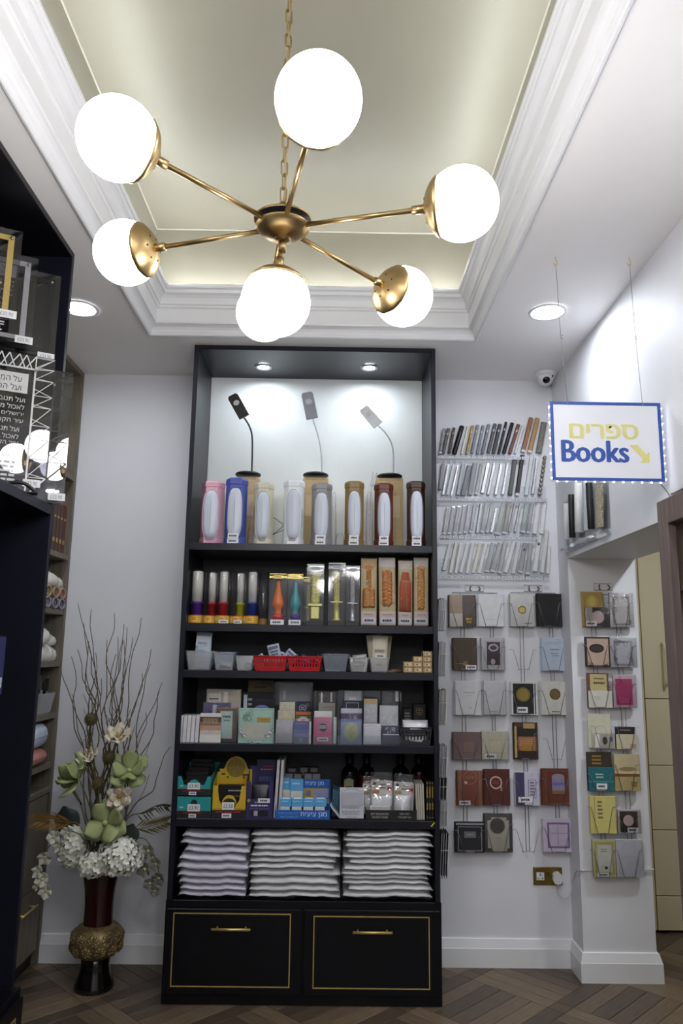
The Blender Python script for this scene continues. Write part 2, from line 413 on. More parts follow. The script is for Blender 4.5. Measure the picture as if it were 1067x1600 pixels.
cv = thing('cove_light', 'slim light strip lying hidden on the tray moulding', 'light strip', ((TX0+TX1)/2, TY1, 3.105))
COVE = mat('cove_led_strip', (1, 1, 1), .5, emit=(.92, .97, 1.0), estr=46.0)
for a0, a1, b0, b1 in ((TX0+.068, TX0+.078, TY0+.08, TY1-.08), (TX1-.078, TX1-.068, TY0+.08, TY1-.08), (TX0+.08, TX1-.08, TY1-.078, TY1-.068), (TX0+.08, TX1-.08, TY0+.068, TY0+.078)):
    MB().box(a0-(TX0+TX1)/2, a1-(TX0+TX1)/2, b0-TY1, b1-TY1, 0, .003).build('strip', COVE, cv)
def chandelier(cx, cy, cz, sway=1, label='brass sputnik chandelier with seven glowing white globes'):
    t = thing('chandelier', label, 'chandelier', (cx, cy, cz))
    # hub: shallow bowl below, dark gap, cap above
    MB().lathe([(0, -.031), (.014, -.0308), (.0165, -.0285), (.0175, -.0262), (.030, -.0225), (.044, -.0155), (.054, -.0075), (.0600, -.001), (.0605, .002), (.057, .004), (.04, .004)], 40).build('hub_bowl', BRASS, t)
    MB().lathe([(.030, .002), (.030, .0135), (.0625, .0140), (.0625, .0145)], 32).build('hub_gap', BLACK, t)
    MB().lathe([(.0625, .0146), (.0645, .0150), (.0645, .018), (.054, .024), (.038, .028), (.020, .033), (.009, .040), (.009, .058), (0, .058)], 40).build('hub_cap', BRASS, t)
    MB().lathe([(0, -.058), (.0085, -.058), (.0085, -.033), (0, -.033)], 16).build('hub_socket', BRASS, t)
    def arm(d, r0, L):
        d = Vector(d).normalized()
        Q = Vector((0, 0, 1)).rotation_difference(d).to_matrix().to_4x4()
        a = MB().tube([d*r0, d*(L-.078)], .0056, 12).build('arm', BRASS, t)
        MB().lathe([(.0062, L-.105), (.0095, L-.104), (.0095, L-.078), (.0062, L-.076)], 14, Q).build('collar', BRASS, a)
        g = MB(); g.ell((0, 0, L), .0755, .0755, .0755, 36, 24, Q).build('globe', GLOW, t)
        pr = [(.006, -.0795)] + [(.0795*math.sin(th), -.0795*math.cos(th)) for th in [math.radians(x) for x in (8, 16, 24, 32, 40, 47, 53)]] + [(.0758*math.sin(math.radians(53.5)), -.0758*math.cos(math.radians(53.5)))]
        c = MB().lathe([(r, z+L) for r, z in pr], 36, Q, fn=lambda an, z: 1 + .012*math.cos(12*an)).build('globe_cap', BRASS, t)
        for k in range(6):
            an = k*PI/3; th = math.radians(21)
            p = Q @ Vector((.0797*math.sin(th)*math.cos(an), .0797*math.sin(th)*math.sin(an), L - .0797*math.cos(th)))
            n_ = (p - Q @ Vector((0, 0, L))).normalized(); Qn = Matrix.Translation(p) @ Vector((0, 0, 1)).rotation_difference(n_).to_matrix().to_4x4()
            MB().lathe([(0, .0008), (.0026, .0008), (.0026, -.001)], 8, Qn).build('vent_hole', BLACK, c)
    for k in range(6):
        an = math.radians(-77.35 + 60*k - (1.65 if k == 3 else 0)); arm((math.cos(an), math.sin(an), -.015 - (.0272*math.cos(an) + .05*math.sin(an))*sway), .046, .3964)
    arm((-.06*sway, 0, -1), .055, .177)
    # chain up to the tray
    z = .06; k = 0; LK = .040
    lm = None
    while z + LK < TZ - cz - .035:
        if lm is None:
            pts = []
            for i in range(16):
                q = 2*PI*i/16; pts.append((.0075*math.cos(q), 0, LK/2 + (.011 if math.sin(q) > 0 else -.011)*1.0 + .0078*math.sin(q)))
            lm = MB().tube(pts, .0021, 6, closed=True).mesh('chain_link'); lm.materials.append(BRASS)
        o = bpy.data.objects.new('chain_link', lm); COL.objects.link(o); o.parent = t; o.location = (0, 0, z); o.rotation_euler = (0, 0, .5 + (k % 2)*PI/2)
        z += LK - .0072; k += 1
    cd = [(.004*math.sin(i*.9), .004*math.cos(i*.9), .06 + (TZ - cz - .07)*i/30) for i in range(31)]
    MB().tube(cd, .0022, 6).build('cord', mat('clear_cord', srgb(170, 160, 130), .3), t)
    MB().lathe([(0, TZ-cz-.036), (.012, TZ-cz-.036), (.02, TZ-cz-.03), (.055, TZ-cz-.02), (.06, TZ-cz-.004), (.06, TZ-cz)], 32).build('canopy', BRASS, t)
chandelier(-.1277, 1.5493, 2.373)
chandelier(-.128, -1.65, 2.374, 0, 'unseen second brass globe chandelier added behind the camera for room light')  # out of view, added to raise the overall brightness of the room
# ================================================================== THE NAVY BOOKCASE ON THE BACK WALL
BX0, BX1, BY0, BY1 = -.695, .468, 3.48, YB - .004
S = {}                                               # shelf tops, read at the front edge
for k, py in dict(s1=850, s2=976.5, s3=1049, s4=1163.5, s5=1281).items(): S[k] = atY(487, py, BY0).z
S['s6'] = atY(487, 1411, BY0).z + .006
TH = .034
bc = thing('bookcase', 'tall navy bookcase on the back wall with lit top niche and gold-trimmed drawers', 'bookcase', ((BX0+BX1)/2, BY0, 0))
def bpart(name, x0, x1, y0, y1, z0, z1, m=NAVY, b=.0015, parent=bc):
    o = Vector(bc.location)
    return MB().cbox(x0-o.x, x1-o.x, y0-o.y, y1-o.y, z0-o.z, z1-o.z, b).build(name, m, parent)
SD = .022
BYI = 3.865                                          # inner back
bpart('side_panel', BX0, BX0+SD, BY0, BY1, S['s6'], ZC-.001); bpart('side_panel', BX1-SD, BX1, BY0, BY1, S['s6'], ZC-.001)
bpart('top_panel', BX0+SD, BX1-SD, BY0, BY1, ZC-.024, ZC-.001)
bpart('niche_back_panel', BX0+SD, BX1-SD, BYI, BY1, S['s1'], ZC-.024, mat('white_back_panel', srgb(228, 233, 234), .45, var=.01))['label'] = 'white back panel'
bpart('back_panel', BX0+SD, BX1-SD, BYI, BY1, S['s6'], S['s1']-TH, mat('charcoal_back_panel', srgb(80, 80, 84), .55))
for k in ('s1', 's2', 's3', 's4', 's5'): bpart('shelf', BX0+SD, BX1-SD, BY0+.001, BYI, S[k]-TH, S[k]-.0008)
bpart('base_cabinet', BX0-.004, BX1+.004, BY0+.004, BY1, 0.0, S['s6']-.0008, NAVYB)
for i, (x0, x1, y0, y1, hx0, hx1, hy) in enumerate([(271, 452, 1426, 1544, 330, 391, 1452), (490, 672, 1431, 1547, 551, 613, 1457)]):
    midx = (BX0+BX1)/2
    a, b = (BX0+.006, midx-.004) if i == 0 else (midx+.004, BX1-.006)
    d = bpart('drawer_front', a, b, BY0-.012, BY0+.004, .045, S['s6']-.03, NAVYB, .002)
    o = Vector(bc.location)
    p0 = atY(x0, y0, BY0-.014); p1 = atY(x1, y1, BY0-.014)
    fr = MB(); t_ = .0045; yq = BY0-.014-o.y
    X0, X1, Z1, Z0 = p0.x-o.x, p1.x-o.x, p0.z, p1.z
    for r in ((X0, X1, Z0, Z0+t_), (X0, X1, Z1-t_, Z1), (X0, X0+t_, Z0+t_, Z1-t_), (X1-t_, X1, Z0+t_, Z1-t_)): fr.box(r[0], r[1], yq, yq+.003, r[2], r[3])
    fr.build('gold_inlay', GOLD, d)
    h0 = atY(hx0, hy, BY0-.04); h1 = atY(hx1, hy+1, BY0-.04); hz = (h0.z+h1.z)/2
    h = MB().tube([(h0.x-o.x, BY0-.042-o.y, hz), (h1.x-o.x, BY0-.042-o.y, hz)], .0055, 12)
    for hx in (h0.x+.022, h1.x-.022): h.tube([(hx-o.x, BY0-.042-o.y, hz), (hx-o.x, BY0-.010-o.y, hz)], .0042, 8)
    h.build('bar_handle', GOLD, d)
for px, py, wh in ((412, 573, 'black-shaded desk lamp'), (577, 574, 'two white desk lamps')):
    p = atZ(px, py, ZC-.024)
    downlight((p.x, p.y, ZC-.0245), 'small bright spotlight in the bookcase top, above the ' + ('black desk lamp' if px < 500 else 'white desk lamps'), r=.030, L=NICHE_L, name='niche_spotlight', ring=CHROME, group='spotlights in the bookcase top')

# ================================================================== LEFT: NAVY PLAQUE CABINET AND TAUPE SHELVING
NX, NY = -.992, 2.640
nc = thing('navy_cabinet', 'dark navy floor-to-ceiling cabinet holding acrylic plaques', 'cabinet', (NX, NY, 0))
def npart(name, x0, x1, y0, y1, z0, z1, m=NAVY, b=.0015, parent=nc):
    return MB().cbox(x0-NX, x1-NX, y0-NY, y1-NY, z0, z1, b).build(name, m, parent)
NYN = 1.16; NXB = XL + .12
npart('end_panel', NXB, NX, NY-.022, NY, .40, ZC-.001); npart('end_panel', NXB, NX, NYN, NYN+.022, .40, ZC-.001)
npart('top_panel', NXB, NX, NYN+.022, NY-.022, ZC-.024, ZC-.001, NAVYB)
npart('back_panel', XL+.10, NXB, NYN, NY, .40, ZC-.001, NAVYB)
npart('shelf', NXB, NX, NYN+.022, NY-.022, 1.905, 1.94)
npart('shelf', NXB, -1.20, NYN+.022, NY-.022, 2.441, 2.459, NAVYB)
npart('base_cabinet', XL+.10, NX+.018, NYN, NY+.008, 0, .395, NAVYB)
d = npart('drawer_front', NX+.018, NX+.030, NYN+.75, NY+.004, .05, .37, NAVYB)
fr = MB()
for a, b, z0, z1 in ((NYN+.80, NY-.05, .09, .0945), (NYN+.80, NY-.05, .325, .3295), (NYN+.80, NYN+.8045, .09, .33), (NY-.0545, NY-.05, .09, .33)): fr.box(NX+.029-NX, NX+.032-NX, a-NY, b-NY, z0, z1)
fr.build('gold_inlay', GOLD, d)
# leaflet on the shelf at the left edge
# taupe shelving
TXF = -1.36
tc_ = thing('taupe_shelving', 'tall taupe oak shelving unit between navy cabinet and back wall', 'shelving', (TXF, YB-.01, 0))
def tpart(name, x0, x1, y0, y1, z0, z1, m=TAUPE, b=.0012, parent=tc_):
    return MB().cbox(x0-TXF, x1-TXF, y0-(YB-.01), y1-(YB-.01), z0, z1, b).build(name, m, parent)
TYN = NY + .012; TYB = YB - .01
TSH = [atX(*p, TXF).z for p in ((102, 866), (95, 952), (93, 1033), (87, 1113), (80, 1191))]
tpart('end_panel', XL+.004, TXF, TYB-.028, TYB, 0.0, ZC-.002); tpart('end_panel', XL+.004, TXF, TYN, TYN+.03, 0.0, ZC-.002)
tpart('back_panel', XL+.004, XL+.016, TYN+.03, TYB-.028, 0.0, ZC-.002)
tpart('top_panel', XL+.016, TXF, TYN+.03, TYB-.028, ZC-.028, ZC-.002)
for z in TSH: tpart('shelf', XL+.016, TXF-.002, TYN+.03, TYB-.028, z-.026, z)
tpart('shelf', XL+.016, TXF-.002, TYN+.03, TYB-.028, 2.30, 2.326)
tpart('plinth', XL+.016, TXF-.03, TYN+.03, TYB-.028, 0, .07, NAVYB)
for z0, z1, hz in ((.075, .362, .298), (.365, .76, None)):
    d = tpart('drawer_front', TXF-.02, TXF-.001, TYN+.034, TYB-.054, z0, z1)
    if hz: MB().tube([(.028, -.155, hz), (.028, -.335, hz)], .005, 10).tube([(.028, -.18, hz), (-.002, -.18, hz)], .004, 8).tube([(.028, -.31, hz), (-.002, -.31, hz)], .004, 8).build('bar_handle', GOLD, d)
tpart('cupboard_top', XL+.016, TXF-.001, TYN+.03, TYB-.028, .765, .79)

# ================================================================== RIGHT: BROWN WOOD UNIT IN THE WALL
WX, WY, WZ = 1.10, 2.56, 1.968
wu = thing('wood_unit', 'greyish brown wood-framed shelf unit at the right edge', 'shelf unit', (WX, WY, 0))
def wpart(name, x0, x1, y0, y1, z0, z1, m=TAUPED): return MB().cbox(x0-WX, x1-WX, y0-WY, y1-WY, z0, z1, .002).build(name, m, wu)
wpart('frame_stile', WX, WX+.03, WY-.075, WY, 0, WZ); wpart('frame_stile', WX, WX+.03, .92, .995, 0, WZ)
wpart('frame_rail', WX, WX+.03, .995, WY-.075, WZ-.085, WZ)
wpart('side_panel', WX+.03, 1.46, WY-.03, WY-.002, 0, WZ-.01, mat('taupe_light_panel', srgb(150, 138, 120), .5, var=.15, scale=7, stretch=(8, 8, .8)))
wpart('side_panel', WX+.03, 1.46, .92, .95, 0, WZ-.01); wpart('back_panel', 1.44, 1.46, .95, WY-.03, 0, WZ-.01); wpart('top_panel', WX+.03, 1.44, .95, WY-.03, WZ-.04, WZ-.01)
for z in (.06, .5, .9, 1.3, 1.66): wpart('shelf', WX+.035, 1.44, .95, WY-.03, z, z+.022)
wpart('light_strip', WX+.05, WX+.075, 1.1, WY-.08, WZ-.058, WZ-.042, WHITEP)
# white dome on the wall at the right edge
dm = thing('wall_sensor', 'small white dome on the wall at the right edge', 'sensor', (XR, 2.33, 0))
pz = atX(1070, 570, XR-.03); dm.location = (XR, pz.y, pz.z)
MB().lathe([(.032, 0), (.032, .008), (.028, .018), (.018, .028), (0, .032)], 20, Matrix.Rotation(-PI/2, 4, 'Y')).build('dome', WHITEP, dm)
MB().lathe([(.034, 0), (.034, .004), (.028, .005)], 20, Matrix.Rotation(-PI/2, 4, 'Y')).build('mount', WHITEP, dm)
# ================================================================== HELPERS FOR GOODS
def span(x0, x1, ytop, Y, zb):
    a, b, c = atY(x0, ytop, Y), atY(x1, ytop, Y), atY((x0+x1)/2, ytop, Y)
    return c.x, b.x-a.x, c.z-zb
def disc(mb, x, z, r, y, n=20, r0=0.0):
    if r0: 
        vs = [(x+r*math.cos(2*PI*i/n), y, z+r*math.sin(2*PI*i/n)) for i in range(n)] + [(x+r0*math.cos(2*PI*i/n), y, z+r0*math.sin(2*PI*i/n)) for i in range(n)]
        return mb.add(vs, [(i, (i+1) % n, n+(i+1) % n, n+i) for i in range(n)])
    return mb.prism([(x+r*math.cos(2*PI*i/n), z+r*math.sin(2*PI*i/n)) for i in range(n)], y, y+.0003)
def dashes(mb, x0, x1, z0, z1, n, y, rnd, gap=.5):
    h = (z1-z0)/n
    for i in range(n):
        z = z1 - (i+.5)*h; x = x0 + rnd.random()*(x1-x0)*.12; xe = x1 - rnd.random()*(x1-x0)*.15
        while x < xe:
            l = (x1-x0)*(.06 + .12*rnd.random())
            mb.box(x, min(x+l, xe), y, y+.0002, z-h*gap/2, z+h*gap/2); x += l*1.25
def deco(root, W, H, yf, specs):
    for i, s in enumerate(specs):
        y = yf - .0005*(i+1); k = s[0]; X = lambda u: -W/2 + u*W; Z = lambda v: v*H
        if k == 'rect': MB().box(X(s[1]), X(s[2]), y, y+.0004, Z(s[3]), Z(s[4])).build(s[6] if len(s) > 6 else 'cover_panel', s[5], root)
        elif k == 'disc': disc(MB(), X(s[1]), Z(s[2]), s[3]*W, y).build(s[5] if len(s) > 5 else 'emblem', s[4], root)
        elif k == 'oval':
            n = 24; MB().prism([(X(s[1])+s[3]*W*math.cos(2*PI*j/n), Z(s[2])+s[4]*H*math.sin(2*PI*j/n)) for j in range(n)], y, y+.0004).build(s[6] if len(s) > 6 else 'emblem', s[5], root)
        elif k == 'ring': disc(MB(), X(s[1]), Z(s[2]), s[3]*W, y, 24, s[4]*W).build('emblem_ring', s[5], root)
        elif k == 'frame':
            t = s[5]*W; a, b, c, d_ = X(s[1]), X(s[2]), Z(s[3]), Z(s[4]); mb = MB()
            mb.box(a, b, y, y+.0004, c, c+t).box(a, b, y, y+.0004, d_-t, d_).box(a, a+t, y, y+.0004, c+t, d_-t).box(b-t, b, y, y+.0004, c+t, d_-t).build('border', s[6], root)
        elif k == 'lines':
            mb = MB(); dashes(mb, X(s[1]), X(s[2]), Z(s[3]), Z(s[4]), s[5], y, R_); mb.build('lettering', s[6], root)
        elif k == 'text': letters(MB(), s[1], X(s[2]), X(s[3]), Z(s[4]), Z(s[5]), y).build('lettering', s[6], root)
        elif k == 'tag':
            t = MB().box(X(s[1]), X(s[2]), y, y+.0004, Z(s[3]), Z(s[4])).build('price_label', PAPER, root)
            mb = MB(); u = (s[2]-s[1])*.12; v = (s[4]-s[3])*.3
            if len(s) > 5: letters(mb, s[5], X(s[1]+u), X(s[2]-u), Z(s[3]+v*.8), Z(s[4]-v*.8), y-.0002)
            else: dashes(mb, X(s[1]+u), X(s[2]-u), Z(s[3]+v), Z(s[4]-v), 1, y-.0002, R_, .9)
            mb.build('lettering', INK, t)
        elif k == 'fili':                             # curly ornament
            mb = MB(); 
            for q in range(s[5]):
                c = Vector((X(s[1]+(s[2]-s[1])*R_.random()), y, Z(s[3]+(s[4]-s[3])*R_.random()))); r = W*(.05+.07*R_.random()); a = R_.random()*6
                mb.tube([c + Vector((r*math.cos(a+j*.5)*(1-j*.07), 0, r*math.sin(a+j*.5)*(1-j*.07))) for j in range(10)], .0008, 4)
            mb.build('ornament', s[6], root)

# ================================================================== LIT NICHE: HEXAGONAL LAMPS, BOXES, DESK LAMPS
OPAL = mat('opal_lamp_cover', srgb(200, 204, 218), 0.35, var=.01)
def hex_lamp(x0, x1, yt, col, label, Yc):
    zb = S['s1']; x, W, H = span(x0, x1, yt, Yc-.045, zb)
    t = thing('shabbat_lamp', label, 'lamp', (x, Yc, zb), None, 'hexagonal lamps in the lit niche')
    r = W/2; hx = lambda r, z: [(r*math.cos(PI/3*i), r*.88*math.sin(PI/3*i), z) for i in range(6)]
    body = MB(); zs = [(0, 1.03), (.03, 1.03), (.034, .97), (H*.90, .97), (H*.905, 1.03), (H*.97, 1.03), (H, .93)]
    P = [[(p[0]*k, p[1]*k, z) for p in hx(r, 0)] for z, k in zs]; body.grid(P, False, True)
    body.add(P[-1], [list(range(6))]); body.add(P[0], [list(range(6))[::-1]]); body.build('body', col, t)
    # arched opening with a domed opal cover on the front face
    yf = -r*.88*math.sin(PI/3)*.97; n = 28; w2, h2, zc = r*.66, H*.385, H*.46
    ov = lambda k: [(math.copysign(abs(math.cos(2*PI*i/n))**.75, math.cos(2*PI*i/n))*w2*k, zc + math.copysign(abs(math.sin(2*PI*i/n))**.62, math.sin(2*PI*i/n))*h2*(1-(1-k)*.4)) for i in range(n)]
    P = [[(a, yf-.001, b) for a, b in ov(1.0)], [(a, yf-.010, b) for a, b in ov(.96)], [(a, yf-.016, b) for a, b in ov(.75)], [(a, yf-.019, b) for a, b in ov(.4)], [(a, yf-.020, b) for a, b in ov(.02)]]
    MB().grid(P, True, True).build('opal_cover', OPAL, t)
    fr = MB(); pts = [(a*1.03, yf-.003, zc+(b-zc)*1.01) for a, b in ov(1.05)]; fr.tube(pts, .0028, 6, closed=True).build('rim', col, t)
    return t, W, H, yf
lamps = [(313.5,350,750.5,(222,170,186),'pale pink',0),(351.6,386.3,745.7,(72,88,168),'blue',1),(396,427.6,752.4,(205,200,180),'cream',0),(442.6,475.7,749,(226,228,232),'white',0),
         (486.7,519,753.6,(138,134,138),'silver grey',1),(539,569.4,750.5,(138,112,68),'bronze gold',1),(585.5,615.4,753.6,(98,48,40),'reddish brown',1),(636.3,665.8,750.5,(74,46,38),'dark brown',1)]
for i, (x0, x1, yt, c, nm, tg) in enumerate(lamps):
    t, W, H, yf = hex_lamp(x0, x1, yt, C(*c, .38), nm + ' hexagonal table lamp with an arched opal window', 3.56)
    if nm == 'reddish brown': t['label'] = 'reddish brown hexagonal table lamp right in front of a cardboard box'
    deco(t, W, H, -W/2*.88-.003, [('rect', .30, .70, .15, .17, C(*c, .38), 'base_line')])
    if tg: deco(t, W, H, -W/2*.88-.010, [('tag', .22, .72, .005, .075), ('tag', .24, .72, .078, .155)])
    else: deco(t, W, H, -W/2*.88-.004, [('lines', .32, .66, .06, .14, 2, C(150, 150, 155))])
for x0, x1, yt, nm in ((369, 404, 745, 'black desk lamp'), (473.5, 513, 746, 'grey desk lamp'), (588.5, 630, 747, 'white desk lamp')):
    x, W, H = span(x0, x1, yt, 3.66, S['s1'])
    t = thing('cardboard_box', 'upright kraft cardboard box under the ' + nm, 'box', (x, 3.72, S['s1']), None, 'kraft boxes in the niche')
    MB().cbox(-W/2, W/2, -.055, .055, 0, H, .0015).build('carton', KRAFT, t)
    MB().box(-W/2+.012, W/2-.012, -.0556, -.055, H*.965, H*.999).build('flap_tape', mat('brown_tape', srgb(170, 140, 95), .3), t)
    MB().cbox(-W*.38, W*.38, -.0562, -.055, H*.45, H*.75, .0003).build('printed_panel', C(206, 184, 146), t)
def desk_lamp(base, pts, head, m, label, mm, lens):
    b = atY(base[0], base[1], 3.70); zb = b.z
    t = thing('desk_lamp', label, 'lamp', (b.x, 3.72, zb), None, 'gooseneck desk lamps in the niche')
    MB().lathe([(0, 0), (.062, 0), (.064, .003), (.063, .009), (.055, .013), (.02, .015), (0, .015)], 32).build('base', BLACK, t)
    pp = [atY(x, y, 3.70 - .012*i) - Vector(t.location) for i, (x, y) in enumerate(pts)]
    pp[0] = Vector((pp[0].x, pp[0].y, .012))
    MB().tube(smoothpath(pp, 6), .0042, 8).build('gooseneck', m, t)
    Q = [atY(x, y, 3.70 - .012*len(pts)) - Vector(t.location) for x, y in head]     # four corners of the flat head: back-left, back-right, neck-right, neck-left
    c = sum(Q, Vector())/4; ax = ((Q[0]+Q[1])-(Q[2]+Q[3])).normalized(); sd = ((Q[1]+Q[2])-(Q[0]+Q[3])).normalized(); nr = sd.cross(ax).normalized()
    L = ((Q[0]+Q[1])/2-(Q[2]+Q[3])/2).length/2; Wd = ((Q[1]+Q[2])/2-(Q[0]+Q[3])/2).length/2
    sd = nr.cross(ax)*-1
    if nr.y > 0: nr = -nr
    M = Matrix((( sd.x, nr.x, ax.x, c.x), (sd.y, nr.y, ax.y, c.y), (sd.z, nr.z, ax.z, c.z), (0, 0, 0, 1)))
    o = [(Wd*sx*k, z) for sx, k, z in ((-1, 1, -L), (1, 1, -L), (1, 1, L*.8), (1, .72, L*.97), (-1, .72, L*.97), (-1, 1, L*.8))]
    h = MB().prism(o, -.006, .007, M).build('head', mm, t)
    MB().add([tuple(M @ Vector((Wd*.58*math.cos(i*PI/8), .0075, L*.25+Wd*.5*math.sin(i*PI/8)))) for i in range(16)], [list(range(16))]).build('lens', lens, h)
    MB().prism([(-Wd*.5, -L*1.02), (Wd*.5, -L*1.02), (Wd*.4, -L*.85), (-Wd*.4, -L*.85)], -.004, .0085, M).build('hinge', mm, h)
LENSM = C(196, 196, 200, .3)
def zt(*p): return [(280 + a/2.54, 530 + b/2.54) for a, b in p]
WHT = C(214, 216, 220, .35); GRY = C(150, 153, 162, .35)
desk_lamp((387, 742), zt((287, 545), (290, 450), (289, 385), (278, 345), (258, 312)), zt((190, 228), (228, 215), (279, 300), (237, 318)), BLACK, 'black gooseneck desk lamp on a cardboard box in the niche', BLACK, LENSM)
desk_lamp((493, 743), zt((566, 545), (566, 480), (560, 425), (548, 370), (530, 316)), zt((482, 213), (530, 208), (550, 312), (505, 318)), WHT, 'grey-headed gooseneck desk lamp with thin white neck', GRY, LENSM)
desk_lamp((609, 745), zt((848, 545), (850, 470), (844, 420), (823, 378), (790, 342)), zt((712, 282), (745, 264), (808, 332), (770, 350)), WHT, 'white gooseneck desk lamp on the box right of centre', WHT, LENSM)
def cable(name, label, pts, Y, r, m, cat='cable'):
    pp = [atY(x, y, Y + (q if len(p_) > 2 else 0)) for p_ in pts for x, y, q in [(p_[0], p_[1], p_[2] if len(p_) > 2 else 0)]]
    return tag(MB().tube(smoothpath(pp, 5), r, 6).build(name, m), label, cat)
cable('power_cable', 'thin dark cable coiled beside the white hexagonal lamp', zt((368, 705), (395, 722), (412, 740), (380, 768), (372, 775), (412, 758)), 3.64, .0016, BLACK)
cable('power_cable', 'thin grey cable sticking up next to the bronze gold lamp', zt((770, 525), (765, 560), (758, 580), (775, 575), (785, 530), (772, 560), (760, 620), (757, 700), (755, 800)), 3.66, .0014, GRY)
for x0, x1, yt, yb, nm in ((270, 295, 735, 800, 'blue'), (605, 625, 600, 800, 'silver grey'), (742, 772, 600, 805, 'bronze gold'), (620, 655, 765, 805, 'grey')):
    (a, b_), (c, d_) = zt((x0, yt), (x1, yb)); x, W, H = span(a, c, b_, 3.60, S['s1'])
    P = [[(W/2*math.cos(2*PI*i/14)*(1+.2*R_.random())*k, .018*math.sin(2*PI*i/14)*k, z) for i in range(14)] for z, k in ((.001, .9), (H*.3, 1), (H*.6, .9), (H*.9, .7), (H, .4))]
    o = MB().grid(P, True, True).build('plastic_bag', CELLO, None, (x, 3.63, S['s1'])); tag(o, 'crumpled clear plastic bag next to the %s hexagonal lamp' % nm if nm != 'grey' else 'small crumpled clear bag lying right of the silver grey lamp', 'plastic bag')
# ================================================================== SHELF OF CANDLES
Z2 = S['s2']
WAX = mat('white_wax', srgb(222, 220, 214), .4, var=.03); LBLY = C(206, 168, 60); LBLR = C(206, 70, 40)
def candle_tube(x0, x1, yt, cup, cx0, cx1, label, Yc=3.565):
    x, W, H = span(x0, x1, yt, Yc-.03, Z2)
    t = thing('candle_tube', label, 'candle', (x, Yc, Z2), None, 'candles in clear tubes'); r = W/2*.97
    MB().lathe([(0, .001), (r, .001), (r, H-.004), (r*.96, H), (0, H)], 28).build('clear_tube', CLEAR, t)
    a = atY(cx0, yt+20, Yc-.03).x-x; b = atY(cx1, yt+20, Yc-.03).x-x; cr = min((b-a)/2, r*.72); cx = max(-(r-cr-.002), min(r-cr-.002, (a+b)/2))
    M = Matrix.Translation((cx, 0, 0))
    MB().lathe([(0, H*.40), (cr, H*.40), (cr, H*.96), (cr*.8, H*.975), (0, H*.975)], 20, M).build('candle', WAX, t)
    MB().lathe([(cr*.8, .035), (cr*1.05, .04), (cr*1.05, H*.36), (cr*1.22, H*.365), (cr*1.22, H*.405), (cr*.9, H*.41), (0, H*.41)], 20, M).build('cup', cup, t)
    lb = MB().lathe([(r*1.015, .004), (r*1.015, H*.165)], 28).build('label_band', LBLY, t)
    MB().lathe([(r*1.025, .004), (r*1.025, H*.02)], 28).lathe([(r*1.025, H*.15), (r*1.025, H*.165)], 28).build('band_stripe', LBLR, lb)
    MB().lathe([(r*1.03, H*.04), (r*1.03, H*.14)], 8, None, True, -PI/2-.45, -PI/2+.45).build('band_oval', C(226, 190, 70), lb)
    MB().lathe([(r*1.035, H*.07), (r*1.035, H*.085)], 6, None, True, -PI/2-.3, -PI/2+.3).lathe([(r*1.035, H*.10), (r*1.035, H*.115)], 6, None, True, -PI/2-.3, -PI/2+.3).build('band_lettering', LBLR, lb)
    MB().lathe([(r*1.03, H*.05), (r*1.03, H*.13)], 5, None, True, -PI/2-1.1, -PI/2-.7).build('band_mark', C(196, 196, 205), lb)
    return t, W, H
for x0, x1, yt, c, a, b, nm in ((294.8, 319.4, 889.4, (92, 50, 150), 299, 316, 'purple cup, leftmost on its shelf'), (318.5, 339, 892.3, (178, 30, 38), 325, 337, 'narrow red cup'),
                            (337, 361.7, 890.7, (196, 36, 40), 342, 355, 'wide red cup'), (360.7, 382.4, 893, (206, 196, 36), 370, 381, 'yellow cup'), (381, 405, 891.3, (44, 70, 160), 387, 401, 'blue cup')):
    t, W, H = candle_tube(x0, x1, yt, C(*c, .35), a, b, 'clear tube with white candle in a %s' % nm)
    if 'wide' in nm or 'yellow' in nm: deco(t, W, H, -W/2*1.06, [('tag', .35, .92, .015, .075)])
x, W, H = span(404, 420, 893, 3.60, Z2)
t = thing('candle_tube', 'dark empty clear tube right of the blue-cup candle', 'tube', (x, 3.62, Z2))
MB().lathe([(0, .001), (W/2, .001), (W/2, H), (0, H)], 24).build('clear_tube', CLEAR, t); MB().lathe([(W*.51, .002), (W*.51, .03)], 24).build('label_band', C(150, 110, 50), t)
GLDF = mat('gold_foil', srgb(190, 170, 96), .3, metal=.85, bump=.6, scale=60); SILF = mat('silver_foil', srgb(150, 152, 156), .42, metal=.7, bump=.6, scale=60)
YWAX = mat('gold_wax', srgb(206, 200, 120), .32, metal=.35); SWAX = mat('silver_wax', srgb(178, 180, 184), .28, metal=.7)
def braid(mb, h0, h1, r, n=3, turns=5.0, amp=None):
    amp = amp or r*.62
    for k in range(n):
        pts = []
        for i in range(int(turns*8)+1):
            u = i/int(turns*8); ph = 2*PI*(u*turns + k/n); pts.append((amp*math.sin(ph), amp*.6*math.sin(2*ph), h0+(h1-h0)*u))
        mb.tube(pts, r*.40, 8)
